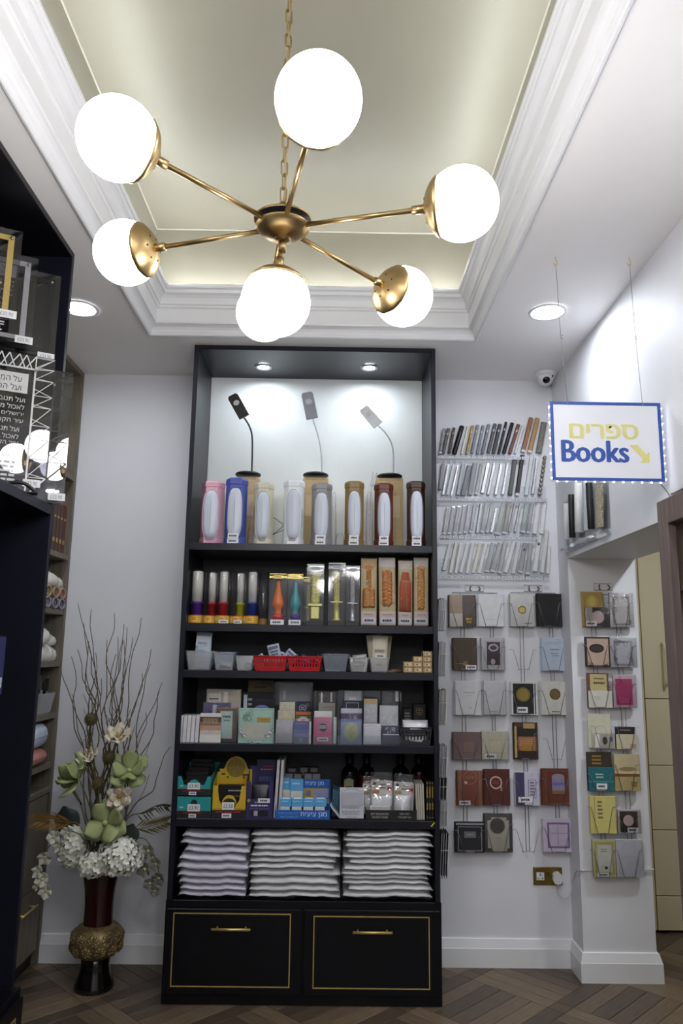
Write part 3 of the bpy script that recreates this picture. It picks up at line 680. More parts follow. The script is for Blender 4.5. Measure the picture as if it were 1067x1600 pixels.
def candle_box(x0, x1, yt, label, kind, c1, c2, foil, tagged=True, Yc=3.56):
    x, W, H = span(x0, x1, yt, Yc-.035, Z2); D = min(W, .07)
    t = thing('candle_box', label, 'candle', (x, Yc, Z2), None, 'boxed decorative candles')
    MB().cbox(-W/2, W/2, -D/2, D/2, 0, H*.07, .001).build('base_tray', BLACK, t)
    MB().box(-W/2+.0005, W/2-.0005, -D/2+.0005, D/2-.0005, H*.07, H*.998).build('clear_box', CLEAR, t)
    if kind == 'vase':
        r = W*.34
        MB().lathe([(0, H*.09), (r*.95, H*.09), (r*.95, H*.20), (r*.6, H*.22)], 20).build('foot', c2, t)
        MB().lathe([(r*.6, H*.215), (r*.5, H*.26), (r*.55, H*.31), (r*.95, H*.37), (r*1.0, H*.43), (r*.85, H*.52), (r*.62, H*.62), (r*.45, H*.72), (r*.38, H*.82), (r*.28, H*.86), (0, H*.865)], 20).build('candle', c1, t)
    else:
        r = W*.30 if kind == 'wide' else W*.20
        mb = MB(); braid(mb, H*.36, H*.84, r, 3, 4.0)
        mb.build('candle', c1, t)
        if kind == 'wide': MB().cbox(-r*1.35, r*1.35, -r*.9, r*.9, H*.31, H*.355, .002).cbox(-r*.85, r*.85, -r*.7, r*.7, H*.10, H*.31, .004).build('pedestal', c2, t)
        else: MB().lathe([(0, H*.075), (r*1.3, H*.075), (r*1.3, H*.10), (r*.9, H*.13), (r*.85, H*.34), (r*1.2, H*.36), (0, H*.37)], 16).cbox(-W*.36, W*.36, -D*.3, D*.3, H*.365, H*.385, .001).build('pedestal', c2, t)
    # foil header with an oval bow badge
    MB().cbox(-W*.49, W*.49, -D/2-.002, D/2, H*.972, H*.997, .001).build('foil_header', foil, t)
    n = 20; bow = MB().prism([(W*.44*math.cos(2*PI*j/n)*(1-.18*math.cos(2*PI*j/n)**6), H*(.925+.030*math.sin(2*PI*j/n))) for j in range(n)], -D/2-.004, -D/2-.002).build('foil_bow', foil, t)
    MB().prism([(-W*.46, H*.955), (-W*.52, H*.90), (-W*.30, H*.915)], -D/2-.0035, -D/2-.002).build('bow_tail', foil, t); MB().prism([(W*.46, H*.955), (W*.30, H*.915), (W*.52, H*.90)], -D/2-.0035, -D/2-.002).build('bow_tail', foil, t)
    mb = MB(); dashes(mb, -W*.26, W*.26, H*.908, H*.945, 2, -D/2-.0046, R_, .6); mb.build('bow_print', C(96, 86, 50) if foil is GLDF else C(90, 90, 92), bow)
    if tagged: deco(t, W, H, -D/2-.003, [('tag', .12, .88, .0, .10)])
candle_box(421.3, 448.6, 895.7, 'orange vase-shaped candle with red foot in a clear box', 'vase', C(232, 120, 48, .35), C(206, 52, 58, .35), GLDF)
candle_box(449.7, 474.0, 896.5, 'turquoise vase-shaped candle with purple foot in a clear box', 'vase', C(62, 158, 168, .35), C(80, 52, 130, .35), GLDF)
candle_box(474.5, 490, 901, 'half-hidden boxed candle with a gold bow behind the turquoise one', 'slim', YWAX, YWAX, GLDF, False, 3.66)
candle_box(479.5, 506.8, 881, 'thick gold braided candle on a square pedestal in a clear box', 'wide', YWAX, YWAX, SILF, False)
candle_box(513.5, 540.0, 879, 'slim gold braided candle on a round column in a clear box', 'slim', YWAX, YWAX, SILF, False)
candle_box(540.6, 562.5, 883.6, 'slim silver braided candle on a round column in a clear box', 'slim', SWAX, SWAX, SILF, False)
AMB = [mat('amber_wax_%d' % i, srgb(*c), .35, var=.1) for i, c in enumerate([(190, 122, 14), (196, 116, 12), (186, 78, 8), (200, 134, 22)])]
for i, (x0, x1, yt, st, nm, lean) in enumerate([(563.5, 590.5, 868.5, 'loop', 'looped amber plait', .0), (592.4, 620.5, 867, 'wide', 'wide amber plait', -.012), (621.2, 645.4, 872, 'strand', 'straight orange-amber strands', .01), (645.8, 670.5, 867, 'slim', 'slim amber plait', .008)]):
    x, W, H = span(x0, x1, yt, 3.53, Z2)
    t = thing('havdalah_candle', 'cellophane-wrapped card with %s, %s in its row' % (nm, ('leftmost', 'second', 'third', 'rightmost')[i]), 'candle', (x, 3.56, Z2), (0, lean, 0), 'wrapped havdalah candles')
    cd = MB().cbox(-W*.46, W*.46, .004, .007, 0.002, H*.975, .0008).build('backing_card', C(196, 178, 128), t)
    MB().box(-W*.46, W*.46, .003, .004, H*.84, H*.97).build('card_header', (C(196, 160, 104), C(206, 200, 190), C(206, 196, 180), C(204, 196, 182))[i], cd)
    if i in (0, 3): deco(t, W, H, .002, [('oval', .5, .84 if i == 0 else .82, .28, .035, C(196, 120, 44), 'oval_badge')])
    mb = MB()
    if st == 'loop': braid(mb, H*.28, H*.52, W*.24, 4, 2.0, W*.28); braid(mb, H*.50, H*.80, W*.16, 3, 3)
    elif st == 'wide': braid(mb, H*.30, H*.78, W*.30, 3, 3.2)
    elif st == 'strand':
        for k in range(6): mb.tube([((-.30+.12*k)*W, -.004, H*.22), ((-.30+.12*k)*W, -.006, H*.6), ((-.12+.05*k)*W, -.004, H*.8)], W*.075, 8)
    else: braid(mb, H*.25, H*.80, W*.24, 3, 4)
    mb.build('candle', AMB[i], t)
    MB().tube([(-W*.44, -.014, H*.34 if i < 2 else H*.66), (W*.44, -.014, H*.335 if i < 2 else H*.66)], .0012, 5).build('tie', KRAFT, t)
    deco(t, W, H, -.012, [('rect', .06, .94, .02, .21, C(212, 196, 190), 'printed_footer'), ('lines', .2, .8, .14, .19, 1, C(196, 150, 140)), ('tag', .10, .90, .04, .125)])
    P = []
    for z, ky in ((0, .2), (.02, 1), (.3, 1.2), (.6, 1.25), (.9, 1.0), (.98, .5), (1.0, .15)):
        P.append([(W*.5*math.copysign(abs(math.cos(2*PI*j/16))**.4, math.cos(2*PI*j/16)), .019*ky*math.sin(2*PI*j/16)*(1+.15*R_.random()), H*z) for j in range(16)])
    MB().grid(P, True, True).build('cellophane', CELLO, t)

# ================================================================== SHELF OF TUBS AND BASKETS
Z3 = S['s3']
def open_tub(t, W, D, H, m, k=.78, rim=True, part='tub'):
    th = .0018; P = []
    for s_, z in ((k, 0.0), (1, H), (1-th/W*2, H), (k-th/W*2, th*1.5)):
        r = .01; P.append([(W/2*s_*cx, D/2*s_*cy, z) for cx, cy in ((-.93, -1), (.93, -1), (1, -.9), (1, .9), (.93, 1), (-.93, 1), (-1, .9), (-1, -.9))])
    mb = MB().grid(P, False, True); mb.add(P[0], [list(range(8))[::-1]]); mb.add(P[3], [list(range(8))]); o = mb.build(part, m, t)
    if rim: MB().tube([Vector(p) for p in P[1]], .0026, 6, closed=True).build('rim', m, t)
    return o
def bag(name, label, loc, W, H, D, m, cat, rot=(0, 0, 0), specs=None, seed=0):
    rn = random.Random(seed); t = thing(name, label, cat, loc, rot)
    P = []
    for z, ky, kx in ((0, .15, .95), (.04, .7, 1), (.3, 1, .99), (.6, .9, 1), (.85, .55, .97), (.96, .12, .98), (1, .05, .99)):
        P.append([(W/2*kx*math.copysign(abs(math.cos(2*PI*j/18))**.45, math.cos(2*PI*j/18))*(1+.04*rn.random()), D/2*ky*math.sin(2*PI*j/18)*(1+.3*rn.random()), H*z*(1+.01*rn.random())) for j in range(18)])
    MB().grid(P, True, True).build('pouch', m, t)
    MB().box(-W/2, W/2, -.001, .001, H*.97, H).build('seal', m, t)
    if specs: deco(t, W, H, -D/2-.004, specs)
    return t
def tub_at(x0, x1, yt, label, m=TUBB, D=.13, name='storage_tub', cat='tub', k=.8):
    x, W, H = span(x0, x1, yt, 3.49, Z3); t = thing(name, label, cat, (x, 3.495+D/2, Z3), None, 'tubs on the third shelf')
    open_tub(t, W, D, H, m, k); return x, W, H
x, W, H = tub_at(289.3, 332, 1017.7, 'clear plastic tub holding a tall pale blue pouch')
PB = C(196, 212, 224, .3); LB = C(176, 186, 200, .3)
bag('pouch', 'tall pale blue printed pouch standing in the leftmost clear tub', (x+.004, 3.555, Z3+.005), .072, atY(310, 988, 3.55).z-Z3-.005, .03, PB, 'pouch', (0, .05, 0),
    [('rect', .05, .95, .62, .9, C(206, 212, 222), 'printed_panel'), ('lines', .15, .8, .66, .74, 2, C(70, 90, 140)), ('lines', .2, .75, .42, .52, 2, C(110, 130, 160)), ('oval', .45, .3, .25, .05, C(170, 190, 205)), ('lines', .25, .7, .14, .22, 2, C(100, 110, 130))], 1)
bag('pouch', 'small pale pouch leaning behind the tall blue pouch', (x+.022, 3.585, Z3+.008), .04, .07, .02, LB, 'pouch', (0, .5, 0), [('lines', .2, .8, .5, .7, 2, C(90, 110, 160))], 2)
bag('black_bag', 'shiny black bag standing behind the tall blue pouch', (x-.016, 3.60, Z3+.006), .05, .11, .02, mat('black_gloss_film', srgb(16, 16, 18), .2), 'bag', (0, .12, 0), None, 3)
x, W, H = tub_at(333, 366.6, 1020, 'clear rectangular tub with blue packs inside')
tag(MB().cbox(-.035, .035, -.004, .004, 0, H*.78, .002).build('blue_pack', C(96, 140, 180, .4), None, (x, 3.525, Z3+.006)), 'blue pack upright in the second clear tub', 'pack')
bag('pouch', 'silver foil packet in the second clear tub', (x+.005, 3.512, Z3+.006), .06, .032, .012, SILF, 'packet', (0, .1, 0), None, 4)
tag(MB().cbox(-.04, .04, -.03, .03, 0, .012, .002).build('blue_pack', C(40, 92, 130, .4), None, (x+.01, 3.585, Z3+H*.92)), 'dark blue pack lying across the second clear tub', 'pack')
x, W, H = tub_at(367.5, 395.5, 1025.5, 'small clear tub nearly empty beside the red basket')
bag('pouch', 'small glinting packet in the nearly empty clear tub', (x+.012, 3.53, Z3+.006), .03, .028, .012, SILF, 'packet', (0, .2, 0), None, 5)
REDP = C(190, 30, 36, .35)
def slot_basket(x0, x1, yt, zb, label, m, D=.13, nb=11, name='slotted_basket', Yf=3.49):
    x, W, H = span(x0, x1, yt, Yf, zb); t = thing(name, label, 'basket', (x, Yf+.005+D/2, zb), None, 'slotted plastic baskets')
    k = .86; mb = MB(); th = .0025
    mb.box(-W/2*k, W/2*k, -D/2*k, D/2*k, 0, th)
    def pt(u, v, side):                              # side 0 front 1 back 2 left 3 right
        s_ = k+(1-k)*v; z = H*v
        if side < 2: return Vector((u*W/2*s_, (-1, 1)[side]*D/2*s_, z))
        return Vector(((-1, 1)[side-2]*W/2*s_, u*D/2*s_, z))
    for side in range(4):
        for v0, v1 in ((0, .30), (.52, .60), (.80, 1)):
            a, b, c, d_ = pt(-1, v0, side), pt(1, v0, side), pt(1, v1, side), pt(-1, v1, side); mb.add([a, b, c, d_], [(0, 1, 2, 3)])
        for i in range(nb+1):
            u = -1+2*i/nb; e = .055 if 0 < i < nb else .10; a, b, c, d_ = pt(max(-1, u-e), .3, side), pt(min(1, u+e), .3, side), pt(min(1, u+e), .8, side), pt(max(-1, u-e), .8, side); mb.add([a, b, c, d_], [(0, 1, 2, 3)])
    o = mb.build('basket_shell', m, t); md = o.modifiers.new('thick', 'SOLIDIFY'); md.thickness = .0018; md.offset = -1
    MB().tube([pt(-1, 1, 0), pt(1, 1, 0), pt(1, 1, 1), pt(-1, 1, 1)], .003, 6, closed=True).build('rim', m, t)
    return x, W, H
GB = C(190, 196, 212, .3)
x, W, H = slot_basket(396, 448.6, 1025.5, Z3, 'red slotted basket with white and blue packets', REDP)
for i, (dx, hh, a, ww) in enumerate([(-.035, .05, -.7, .06), (-.015, .055, .5, .045), (.018, .07, .35, .05), (.03, .10, -.25, .055), (.045, .085, .7, .05), (-.05, .045, -.2, .04)]):
    bag('packet', 'white and blue packet, %s from the left in the first red basket' % ('second', 'third', 'fourth', 'fifth', 'rightmost', 'first')[i], (x+dx, 3.545+.02*(i % 3), Z3+.02), ww, hh, .014, GB, 'packet', (0.05, a, 0), [('lines', .15, .85, .35, .75, 3, C(60, 70, 120)), ('rect', .1, .9, .8, .92, C(110, 120, 160), 'printed_panel')], 10+i)
x, W, H = slot_basket(449.6, 503, 1026.5, Z3, 'red slotted basket with dark blue packets', REDP)
for i, (dx, hh, a, ww, c) in enumerate([(-.04, .045, -.5, .05, (34, 40, 70)), (-.01, .05, .4, .055, (40, 60, 140)), (.02, .045, -.3, .05, (26, 32, 60)), (.042, .05, .6, .04, (30, 30, 44))]):
    bag('packet', 'dark blue glossy packet, %s from the left in the second red basket' % ORD[i+1], (x+dx, 3.545+.012*i, Z3+.02), ww, hh, .016, C(*c, .2), 'packet', (.05, a, 0), [('lines', .2, .8, .5, .7, 1, C(150, 160, 200))], 20+i)
x, W, H = tub_at(503.4, 545, 1022.8, 'wide clear tub holding dark packets', film('frosted_tub_blue', (.8, .83, .9), .06, .15, haze=.35, hazecol=(.45, .48, .55)))
for i, dx in enumerate((-.03, .0, .03)): bag('packet', 'dark crumpled packet, %s from the left in the wide clear tub' % ORD[i+1], (x+dx, 3.55+.01*i, Z3+.006), .042, .075, .02, C(40+i*8, 42, 56+i*10, .3), 'packet', (0, -.3+.3*i, 0), None, 30+i)
CRM = C(206, 198, 178, .55)
x, W, H = tub_at(545.4, 576.5, 1028, 'small clear tub overfilled with cream folded cloths')
for i in range(4): bag('folded_cloth', 'cream folded cloth in the small clear tub, %s layer from the bottom' % ORD[i+1], (x-.004+.003*i, 3.545, Z3+.006+.017*i), .052+.004*i, .020, .07, C(204-6*i, 194-4*i, 176), 'cloth', (0, .12*(-1)**i, 0), None, 40+i)
x, W, H = tub_at(577.5, 609, 1028.5, 'small clear tub with tall cream pouches standing in it')
for i, (dx, c, yy, a) in enumerate([(-.012, (190, 182, 160), 3.575, -.12), (.022, (170, 160, 134), 3.59, .12), (.0, (212, 204, 184), 3.545, .03)]):
    bag('cream_pouch', ('tall tan pouch leaning left behind the cream pouch', 'tall olive-tan pouch leaning right behind the cream pouch', 'tall cream pouch with a white price label in the small tub')[i], (x+dx*.6, yy, Z3+.006), .072-.008*(i < 2), atY(590, 994-2*(i < 2), yy).z-Z3-.006, .02, C(*c, .5), 'pouch', (0, a, 0),
        [('lines', .15, .85, .52, .62, 2, C(130, 100, 60)), ('tag', .22, .88, .36, .48), ('lines', .25, .75, .12, .22, 1, C(130, 80, 50))] if i == 2 else None, 50+i)
KB = mat('small_box_card', srgb(176, 152, 112), .6)
for ci, (xa, xb, n) in enumerate([(630.5, 645.4, 2), (645.6, 660.4, 3), (660.8, 675.4, 4)]):
    for r in range(n):
        xx, W, H = span(xa, xb, 1041.5, 3.495, Z3); z = Z3 + r*(.0238)
        t = thing('small_box', 'tan little box, %s from the bottom in the %s column' % (ORD[r+1], ('left', 'middle', 'right')[ci]), 'box', (xx, 3.53, z), (0, 0, .03*R_.uniform(-1, 1)), 'little tan boxes stacked on the third shelf')
        MB().cbox(-W/2+.0006, W/2-.0006, -.032, .032, 0, .0232, .0008).build('carton', KB, t)
        deco(t, W, .0232, -.032, [('rect', .22, .80, .25, .78, C(210, 196, 160), 'label_panel'), ('disc', .42, .52, .09, C(150, 60, 50)), ('rect', .03, .97, .03, .10, C(140, 112, 70), 'stripe')])
for i, (xa, dz) in enumerate([(611, 0), (616, .006), (621, .0), (627, .003)]):
    p = atY(xa, 1045, 3.51); MBs = MB().cbox(-.016, .016, -.006, .006, 0, .007, .001)
    tag(MBs.build('wood_stick', C(128, 92, 60), None, (p.x, 3.51+.014*i, Z3+dz), (0, 0, .4+.3*i)), 'short brown wooden stick beside the little boxes, %s of four' % ('leftmost', 'second', 'third', 'rightmost')[i], 'stick')
# ================================================================== SHELF OF BOOKLETS
Z4 = S['s4']
def card(name, label, cat, x0, x1, y0, y1, Y, col, specs=(), t=.005, zb=None, wrap=False, group=None, rot=None, pages=False, edge=None):
    """flat upright item seen from the front: pixel box (x0..x1, y0..y1) at depth Y; stands on zb when given"""
    a = atY((x0+x1)/2, y0, Y); W = atY(x1, y0, Y).x - atY(x0, y0, Y).x
    z0 = zb if zb is not None else atY((x0+x1)/2, y1, Y).z
    H = a.z - z0
    o = thing(name, label, cat, (a.x, Y+t/2, z0), rot, group)
    if pages:
        MB().cbox(-W/2, W/2, -t/2, -t/2+.0012, 0, H, .0005).cbox(-W/2, W/2, t/2-.0012, t/2, 0, H, .0005).build('cover', col, o)
        MB().box(-W/2+.001, W/2-.002, -t/2+.0012, t/2-.0012, .001, H-.002).build('page_block', edge or PAPER, o)
    else: MB().cbox(-W/2, W/2, -t/2, t/2, 0, H, .0008).build('cover', col, o)
    if specs: deco(o, W, H, -t/2, specs)
    if wrap:
        e = .003; P = []
        for z, ky in ((-.0, .3), (.04, 1), (.5, 1.2), (.96, 1), (1.0, .3)):
            P.append([((W/2+e)*math.copysign(abs(math.cos(2*PI*j/16))**.3, math.cos(2*PI*j/16)), (t/2+.004)*ky*math.copysign(abs(math.sin(2*PI*j/16))**.5, math.sin(2*PI*j/16))*(1+.2*R_.random()), H*z+ (.004 if z == 1 else 0)) for j in range(16)])
        MB().grid(P, True, True).build('cellophane', CELLO, o)
    return o
# five white booklets, spine out
for i in range(5):
    p = atY(282.5+6.4*i, 1118, 3.50); H = p.z-Z4
    t = thing('white_booklet', 'white booklet standing spine out, %s of five from the left' % ORD[i+1], 'booklet', (p.x, 3.50, Z4), (0, .035, 0), 'row of white booklets')
    MB().cbox(-.0078, .0078, 0, .10, 0, H-.002*(i % 2), .001).build('cover', C(214, 212, 218), t)
    MB().box(-.0066, .0066, .001, .099, H-.0018-.002*(i % 2), H-.0004).build('page_block', C(190, 188, 190), t)
MINT = C(150, 184, 174, .4); BRN = C(120, 82, 62)
card('clear_packet', 'clear cellophane packet with cream contents behind the framed green booklet', 'packet', 323, 377, 1077, 1, 3.60, C(176, 164, 148), [('rect', .05, .42, .72, .92, C(206, 200, 192), 'label_panel'), ('lines', .08, .38, .78, .84, 1, INK), ('rect', .5, .62, .5, .95, C(214, 206, 196), 'ribbon'), ('rect', .1, .9, .3, .5, C(200, 190, 176))], .012, Z4, True)
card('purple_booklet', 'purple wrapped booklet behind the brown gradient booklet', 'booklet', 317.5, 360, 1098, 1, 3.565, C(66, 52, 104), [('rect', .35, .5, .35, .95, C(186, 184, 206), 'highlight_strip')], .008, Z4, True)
card('framed_booklet', 'pale green booklet with a brown frame border in clear wrap', 'booklet', 338.5, 371, 1106, 1, 3.54, C(150, 132, 118), [('rect', .02, .98, .01, .99, C(78, 84, 84)), ('rect', .10, .86, .06, .97, BRN), ('rect', .20, .78, .10, .90, C(178, 206, 200)), ('lines', .28, .75, .68, .80, 1, INK), ('lines', .36, .66, .60, .66, 1, INK)], .008, Z4, True)
card('gradient_booklet', 'booklet fading from speckled brown to white at the front', 'booklet', 313.4, 346, 1114.7, 1, 3.505, C(222, 218, 216), [('rect', 0, 1, .58, .88, C(146, 112, 92)), ('rect', 0, 1, .42, .58, C(178, 148, 128)), ('rect', 0, 1, .30, .42, C(204, 190, 180)), ('rect', 0, 1, .72, .88, C(66, 46, 42)), ('lines', .06, .94, .66, .84, 6, C(200, 176, 140))], .008, Z4)
card('gold_packet', 'dark gold packet at the back of the booklet shelf', 'packet', 388, 427, 1063, 1, 3.70, C(128, 112, 72), [('lines', .25, .75, .86, .9, 1, INK)], .01, Z4)
card('black_album', 'black album with white lettering behind the mint folder', 'album', 381, 428, 1082, 1, 3.63, C(26, 26, 30), [('rect', .0, .12, .4, .95, C(196, 206, 220), 'clear_sleeve'), ('lines', .14, .30, .3, .9, 6, C(170, 170, 175))], .012, Z4)
t = card('arched_booklet', 'arched dark booklet with a periwinkle blue face', 'booklet', 396, 427, 1092, 1, 3.59, C(24, 26, 36), [], .008, Z4)
deco(t, .095, .17, -.005, [('rect', .03, .85, .2, .80, C(118, 128, 188)), ('lines', .35, .65, .62, .66, 1, INK), ('oval', .44, .78, .41, .16, C(118, 128, 188), 'arch_face')])
deco(t, .095, .17, -.0045, [('oval', .47, .80, .50, .26, C(20, 20, 28), 'arch_border')])
FOIL = mat('silver_glitter_foil', srgb(225, 228, 230), .14, metal=.9, bump=.6, scale=80)
t = card('mint_folder', 'large mint green folder with a gold title plate and silver corners', 'folder', 373.5, 428.5, 1106.5, 1, 3.50, MINT, [('rect', .04, .96, .55, .93, C(160, 190, 178)), ('rect', .12, .88, .12, .56, C(176, 178, 168)), ('rect', .52, .90, .60, .74, C(186, 160, 74), 'title_plate'), ('frame', .54, .88, .615, .725, .008, C(140, 110, 40)), ('lines', .60, .84, .65, .69, 1, C(96, 74, 30)), ('fili', .16, .34, .68, .86, 10, C(110, 140, 132))], .012, Z4)
a = atY(373.5, 1106.5, 3.5).x; Wm = atY(428.5, 1106.5, 3.5).x-a; Hm = atY(400, 1106.5, 3.5).z-Z4
for sx in (-1, 1):
    MB().prism([(sx*Wm*.49, Hm*.45), (sx*Wm*.40, Hm*.40), (sx*Wm*.33, Hm*.28), (sx*Wm*.24, Hm*.24), (sx*Wm*.30, Hm*.16), (sx*Wm*.42, Hm*.22), (sx*Wm*.48, Hm*.34)][::sx], -.0105, -.0095).build('foil_corner', FOIL, t)
MB().prism([(-Wm*.22, Hm*.10), (-Wm*.10, Hm*.06), (Wm*.10, Hm*.055), (Wm*.22, Hm*.11), (Wm*.14, Hm*.01), (-Wm*.12, Hm*.005)], -.0105, -.0095).build('foil_corner', FOIL, t)
# clear step holders
def holder(x0, x1, yt, label):
    x, W, H = span(x0, x1, yt, 3.60, Z4); t = thing('acrylic_holder', label, 'holder', (x, 3.60, Z4), None, 'clear booklet holders')
    MB().box(-W/2, -W/2+.002, -.11, .03, 0, H).build('side_wall', ACRYL, t); MB().box(W/2-.002, W/2, -.11, .03, 0, H).build('side_wall', ACRYL, t)
    MB().box(-W/2+.002, W/2-.002, .028, .030, 0, H).build('back_wall', ACRYL, t)
    for y, h in ((-.109, .35), (-.065, .62), (-.02, .84)): MB().box(-W/2+.002, W/2-.002, y, y+.002, 0, H*h*.5).build('divider', ACRYL, t)
holder(430.5, 489, 1066, 'clear acrylic step holder right of the mint folder'); holder(490.3, 527, 1080, 'clear acrylic step holder with the pink booklet'); holder(527.8, 566, 1079, 'clear acrylic step holder with the oval-pattern booklet'); holder(566.8, 624, 1080, 'clear acrylic step holder with silver filigree booklets')
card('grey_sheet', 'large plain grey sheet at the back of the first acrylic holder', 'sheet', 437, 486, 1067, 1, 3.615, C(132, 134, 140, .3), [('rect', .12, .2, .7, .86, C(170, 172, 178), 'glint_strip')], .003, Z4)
card('cream_packet', 'upper cream gold-printed packet in the first acrylic holder', 'packet', 437, 461, 1097, 1, 3.585, C(206, 202, 180), [('lines', .2, .8, .82, .94, 2, C(190, 176, 120))], .006, Z4, True)
card('navy_card', 'navy card with a white ring emblem in the first acrylic holder', 'card', 463, 485, 1096, 1, 3.587, C(44, 48, 72), [('ring', .45, .83, .26, .21, C(170, 172, 186)), ('lines', .3, .62, .78, .88, 2, C(190, 190, 200)), ('fili', .55, .9, .85, .96, 5, C(190, 190, 200))], .005, Z4)
card('cream_packet', 'lower cream gold-patterned packet in the first acrylic holder', 'packet', 434.5, 461, 1110, 1, 3.555, C(196, 190, 168), [('oval', .5, .72, .28, .2, C(206, 196, 150)), ('fili', .3, .7, .6, .85, 8, C(176, 160, 104))], .006, Z4, True)
card('striped_card', 'card with orange, green and yellow stripes in the first acrylic holder', 'card', 462, 486, 1111, 1, 3.558, C(70, 64, 60), [('rect', 0, 1, .88, .98, C(206, 110, 70), 'stripe'), ('rect', 0, 1, .80, .84, C(96, 134, 60), 'stripe'), ('rect', 0, 1, .70, .76, C(196, 160, 70), 'stripe'), ('oval', .5, .62, .42, .2, C(206, 196, 200), 'badge'), ('text', 'n40', .38, .62, .66, .76, C(196, 60, 70))], .005, Z4)
card('wrapped_packet', 'pale grey packet in crinkled cellophane at the first holder front', 'packet', 431.5, 457.5, 1124.5, 1, 3.515, C(172, 170, 176), [], .006, Z4, True)
card('lilac_booklet', 'slate lilac booklet at the first acrylic holder front', 'booklet', 459, 486.5, 1127, 1, 3.515, C(108, 112, 150), [('rect', 0, .88, .62, 1, C(92, 98, 142)), ('rect', .88, 1, 0, 1, C(210, 212, 220), 'page_edge'), ('lines', .1, .7, .86, .92, 1, C(170, 172, 196)), ('rect', 0, .88, 0, .30, C(88, 94, 118)), ('oval', .42, .15, .12, .12, C(112, 126, 130))], .006, Z4)
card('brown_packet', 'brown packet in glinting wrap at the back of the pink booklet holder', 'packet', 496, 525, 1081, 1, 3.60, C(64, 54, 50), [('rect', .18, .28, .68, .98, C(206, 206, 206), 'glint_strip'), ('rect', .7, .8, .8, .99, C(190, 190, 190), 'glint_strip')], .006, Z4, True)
card('grey_booklet', 'warm grey booklet behind the pink one', 'booklet', 498, 524, 1098, 1, 3.575, C(150, 148, 142), [('lines', .2, .8, .86, .92, 1, C(120, 118, 112))], .005, Z4)
card('white_booklet', 'plain white booklet peeking over the pink one', 'booklet', 491, 519, 1111, 1, 3.545, C(224, 224, 226), [], .005, Z4)
card('teal_booklet', 'pale teal booklet with white edge right behind the pink one', 'booklet', 503, 526, 1120.5, 1, 3.53, C(112, 160, 152), [('rect', .82, 1, 0, 1, C(206, 216, 214), 'page_edge')], .005, Z4, True)
card('pink_booklet', 'raspberry pink booklet with a black round title seal', 'booklet', 490.5, 519, 1120.5, 1, 3.512, C(186, 98, 134), [('disc', .50, .62, .27, C(32, 30, 34)), ('ring', .5, .62, .25, .235, C(220, 200, 210)), ('lines', .30, .70, .56, .70, 2, C(226, 214, 220)), ('tag', .20, .80, .10, .24)], .006, Z4, True)
card('white_card', 'white card with a small nameplate at the back of the oval booklet holder', 'card', 538, 565, 1079.5, 1, 3.605, C(188, 190, 194), [('rect', .3, .7, .82, .87, C(222, 222, 226), 'name_plate')], .004, Z4)
card('navy_card', 'navy card with a silver frame behind the oval booklet', 'card', 536, 565.4, 1094.5, 1, 3.58, C(38, 42, 64), [('frame', .16, .84, .55, .95, .03, C(170, 174, 190)), ('lines', .3, .7, .72, .78, 1, C(206, 208, 216))], .004, Z4)
card('silver_packet', 'silver-topped purple packet behind the oval booklet', 'packet', 532.5, 565.3, 1107, 1, 3.55, C(74, 62, 92), [('rect', 0, 1, .86, 1, C(188, 190, 204)), ('fili', .1, .9, .64, .84, 9, C(196, 190, 206))], .005, Z4, True)
card('oval_booklet', 'blue booklet with a green-gold oval pattern in clear wrap', 'booklet', 532, 565, 1124, 1, 3.513, C(128, 138, 164), [('rect', .02, .98, .9, 1, C(92, 112, 176)), ('oval', .52, .50, .34, .40, C(150, 160, 140)), ('oval', .52, .52, .28, .33, C(160, 164, 124)), ('fili', .3, .74, .25, .8, 12, C(138, 132, 84))], .006, Z4, True)
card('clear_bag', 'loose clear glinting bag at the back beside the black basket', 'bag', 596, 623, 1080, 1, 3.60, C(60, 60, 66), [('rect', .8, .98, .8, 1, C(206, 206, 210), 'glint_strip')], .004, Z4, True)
card('gold_top_packet', 'white packet with a gold header and silver filigree', 'packet', 568.5, 589.5, 1092, 1, 3.56, C(190, 190, 196), [('rect', 0, 1, .88, 1, C(196, 172, 110), 'header'), ('fili', .1, .9, .5, .86, 14, C(235, 235, 238)), ('rect', 0, 1, .25, .48, C(172, 172, 180))], .005, Z4, True)
card('filigree_packet', 'silver filigree packet behind the navy booklet', 'packet', 593, 622, 1102.5, 1, 3.55, C(190, 192, 196), [('fili', .08, .92, .5, .95, 26, C(238, 240, 242))], .005, Z4, True)
card('white_packet', 'white crinkled packet at the last acrylic holder front', 'packet', 567.6, 595, 1131, 1, 3.514, C(206, 206, 212), [('frame', .12, .86, .12, .9, .02, C(190, 190, 198))], .006, Z4, True)
card('navy_booklet', 'navy booklet with a white mountain line drawing', 'booklet', 597, 623.5, 1134, 1, 3.514, C(46, 48, 78), [('rect', .05, 1, .50, .56, C(196, 198, 210), 'white_band'), ('fili', .25, .85, .6, .9, 8, C(190, 194, 210))], .006, Z4, True)
x, W, H = slot_basket(625.5, 675.5, 1137.5, Z4, 'charcoal slotted basket with folded white plastic packs', C(52, 52, 56, .45), nb=9)
bag('white_pack', 'folded glossy white pack on top of the charcoal basket', (x, 3.55, Z4+H*.72), .115, .05, .09, mat('glossy_white_film', srgb(228, 228, 232), .18), 'pack', (0, 0, 0), None, 60)
bag('white_pack', 'flat dark-edged pack inside the charcoal basket', (x, 3.54, Z4+.005), .10, H*.62, .07, C(190, 190, 196, .25), 'pack', (0, 0, 0), None, 61)
card('dark_box', 'small black box with a white print behind the charcoal basket', 'box', 630, 643, 1107, 1, 3.68, C(20, 20, 22), [('lines', .15, .85, .62, .9, 3, C(140, 140, 145))], .05, Z4)
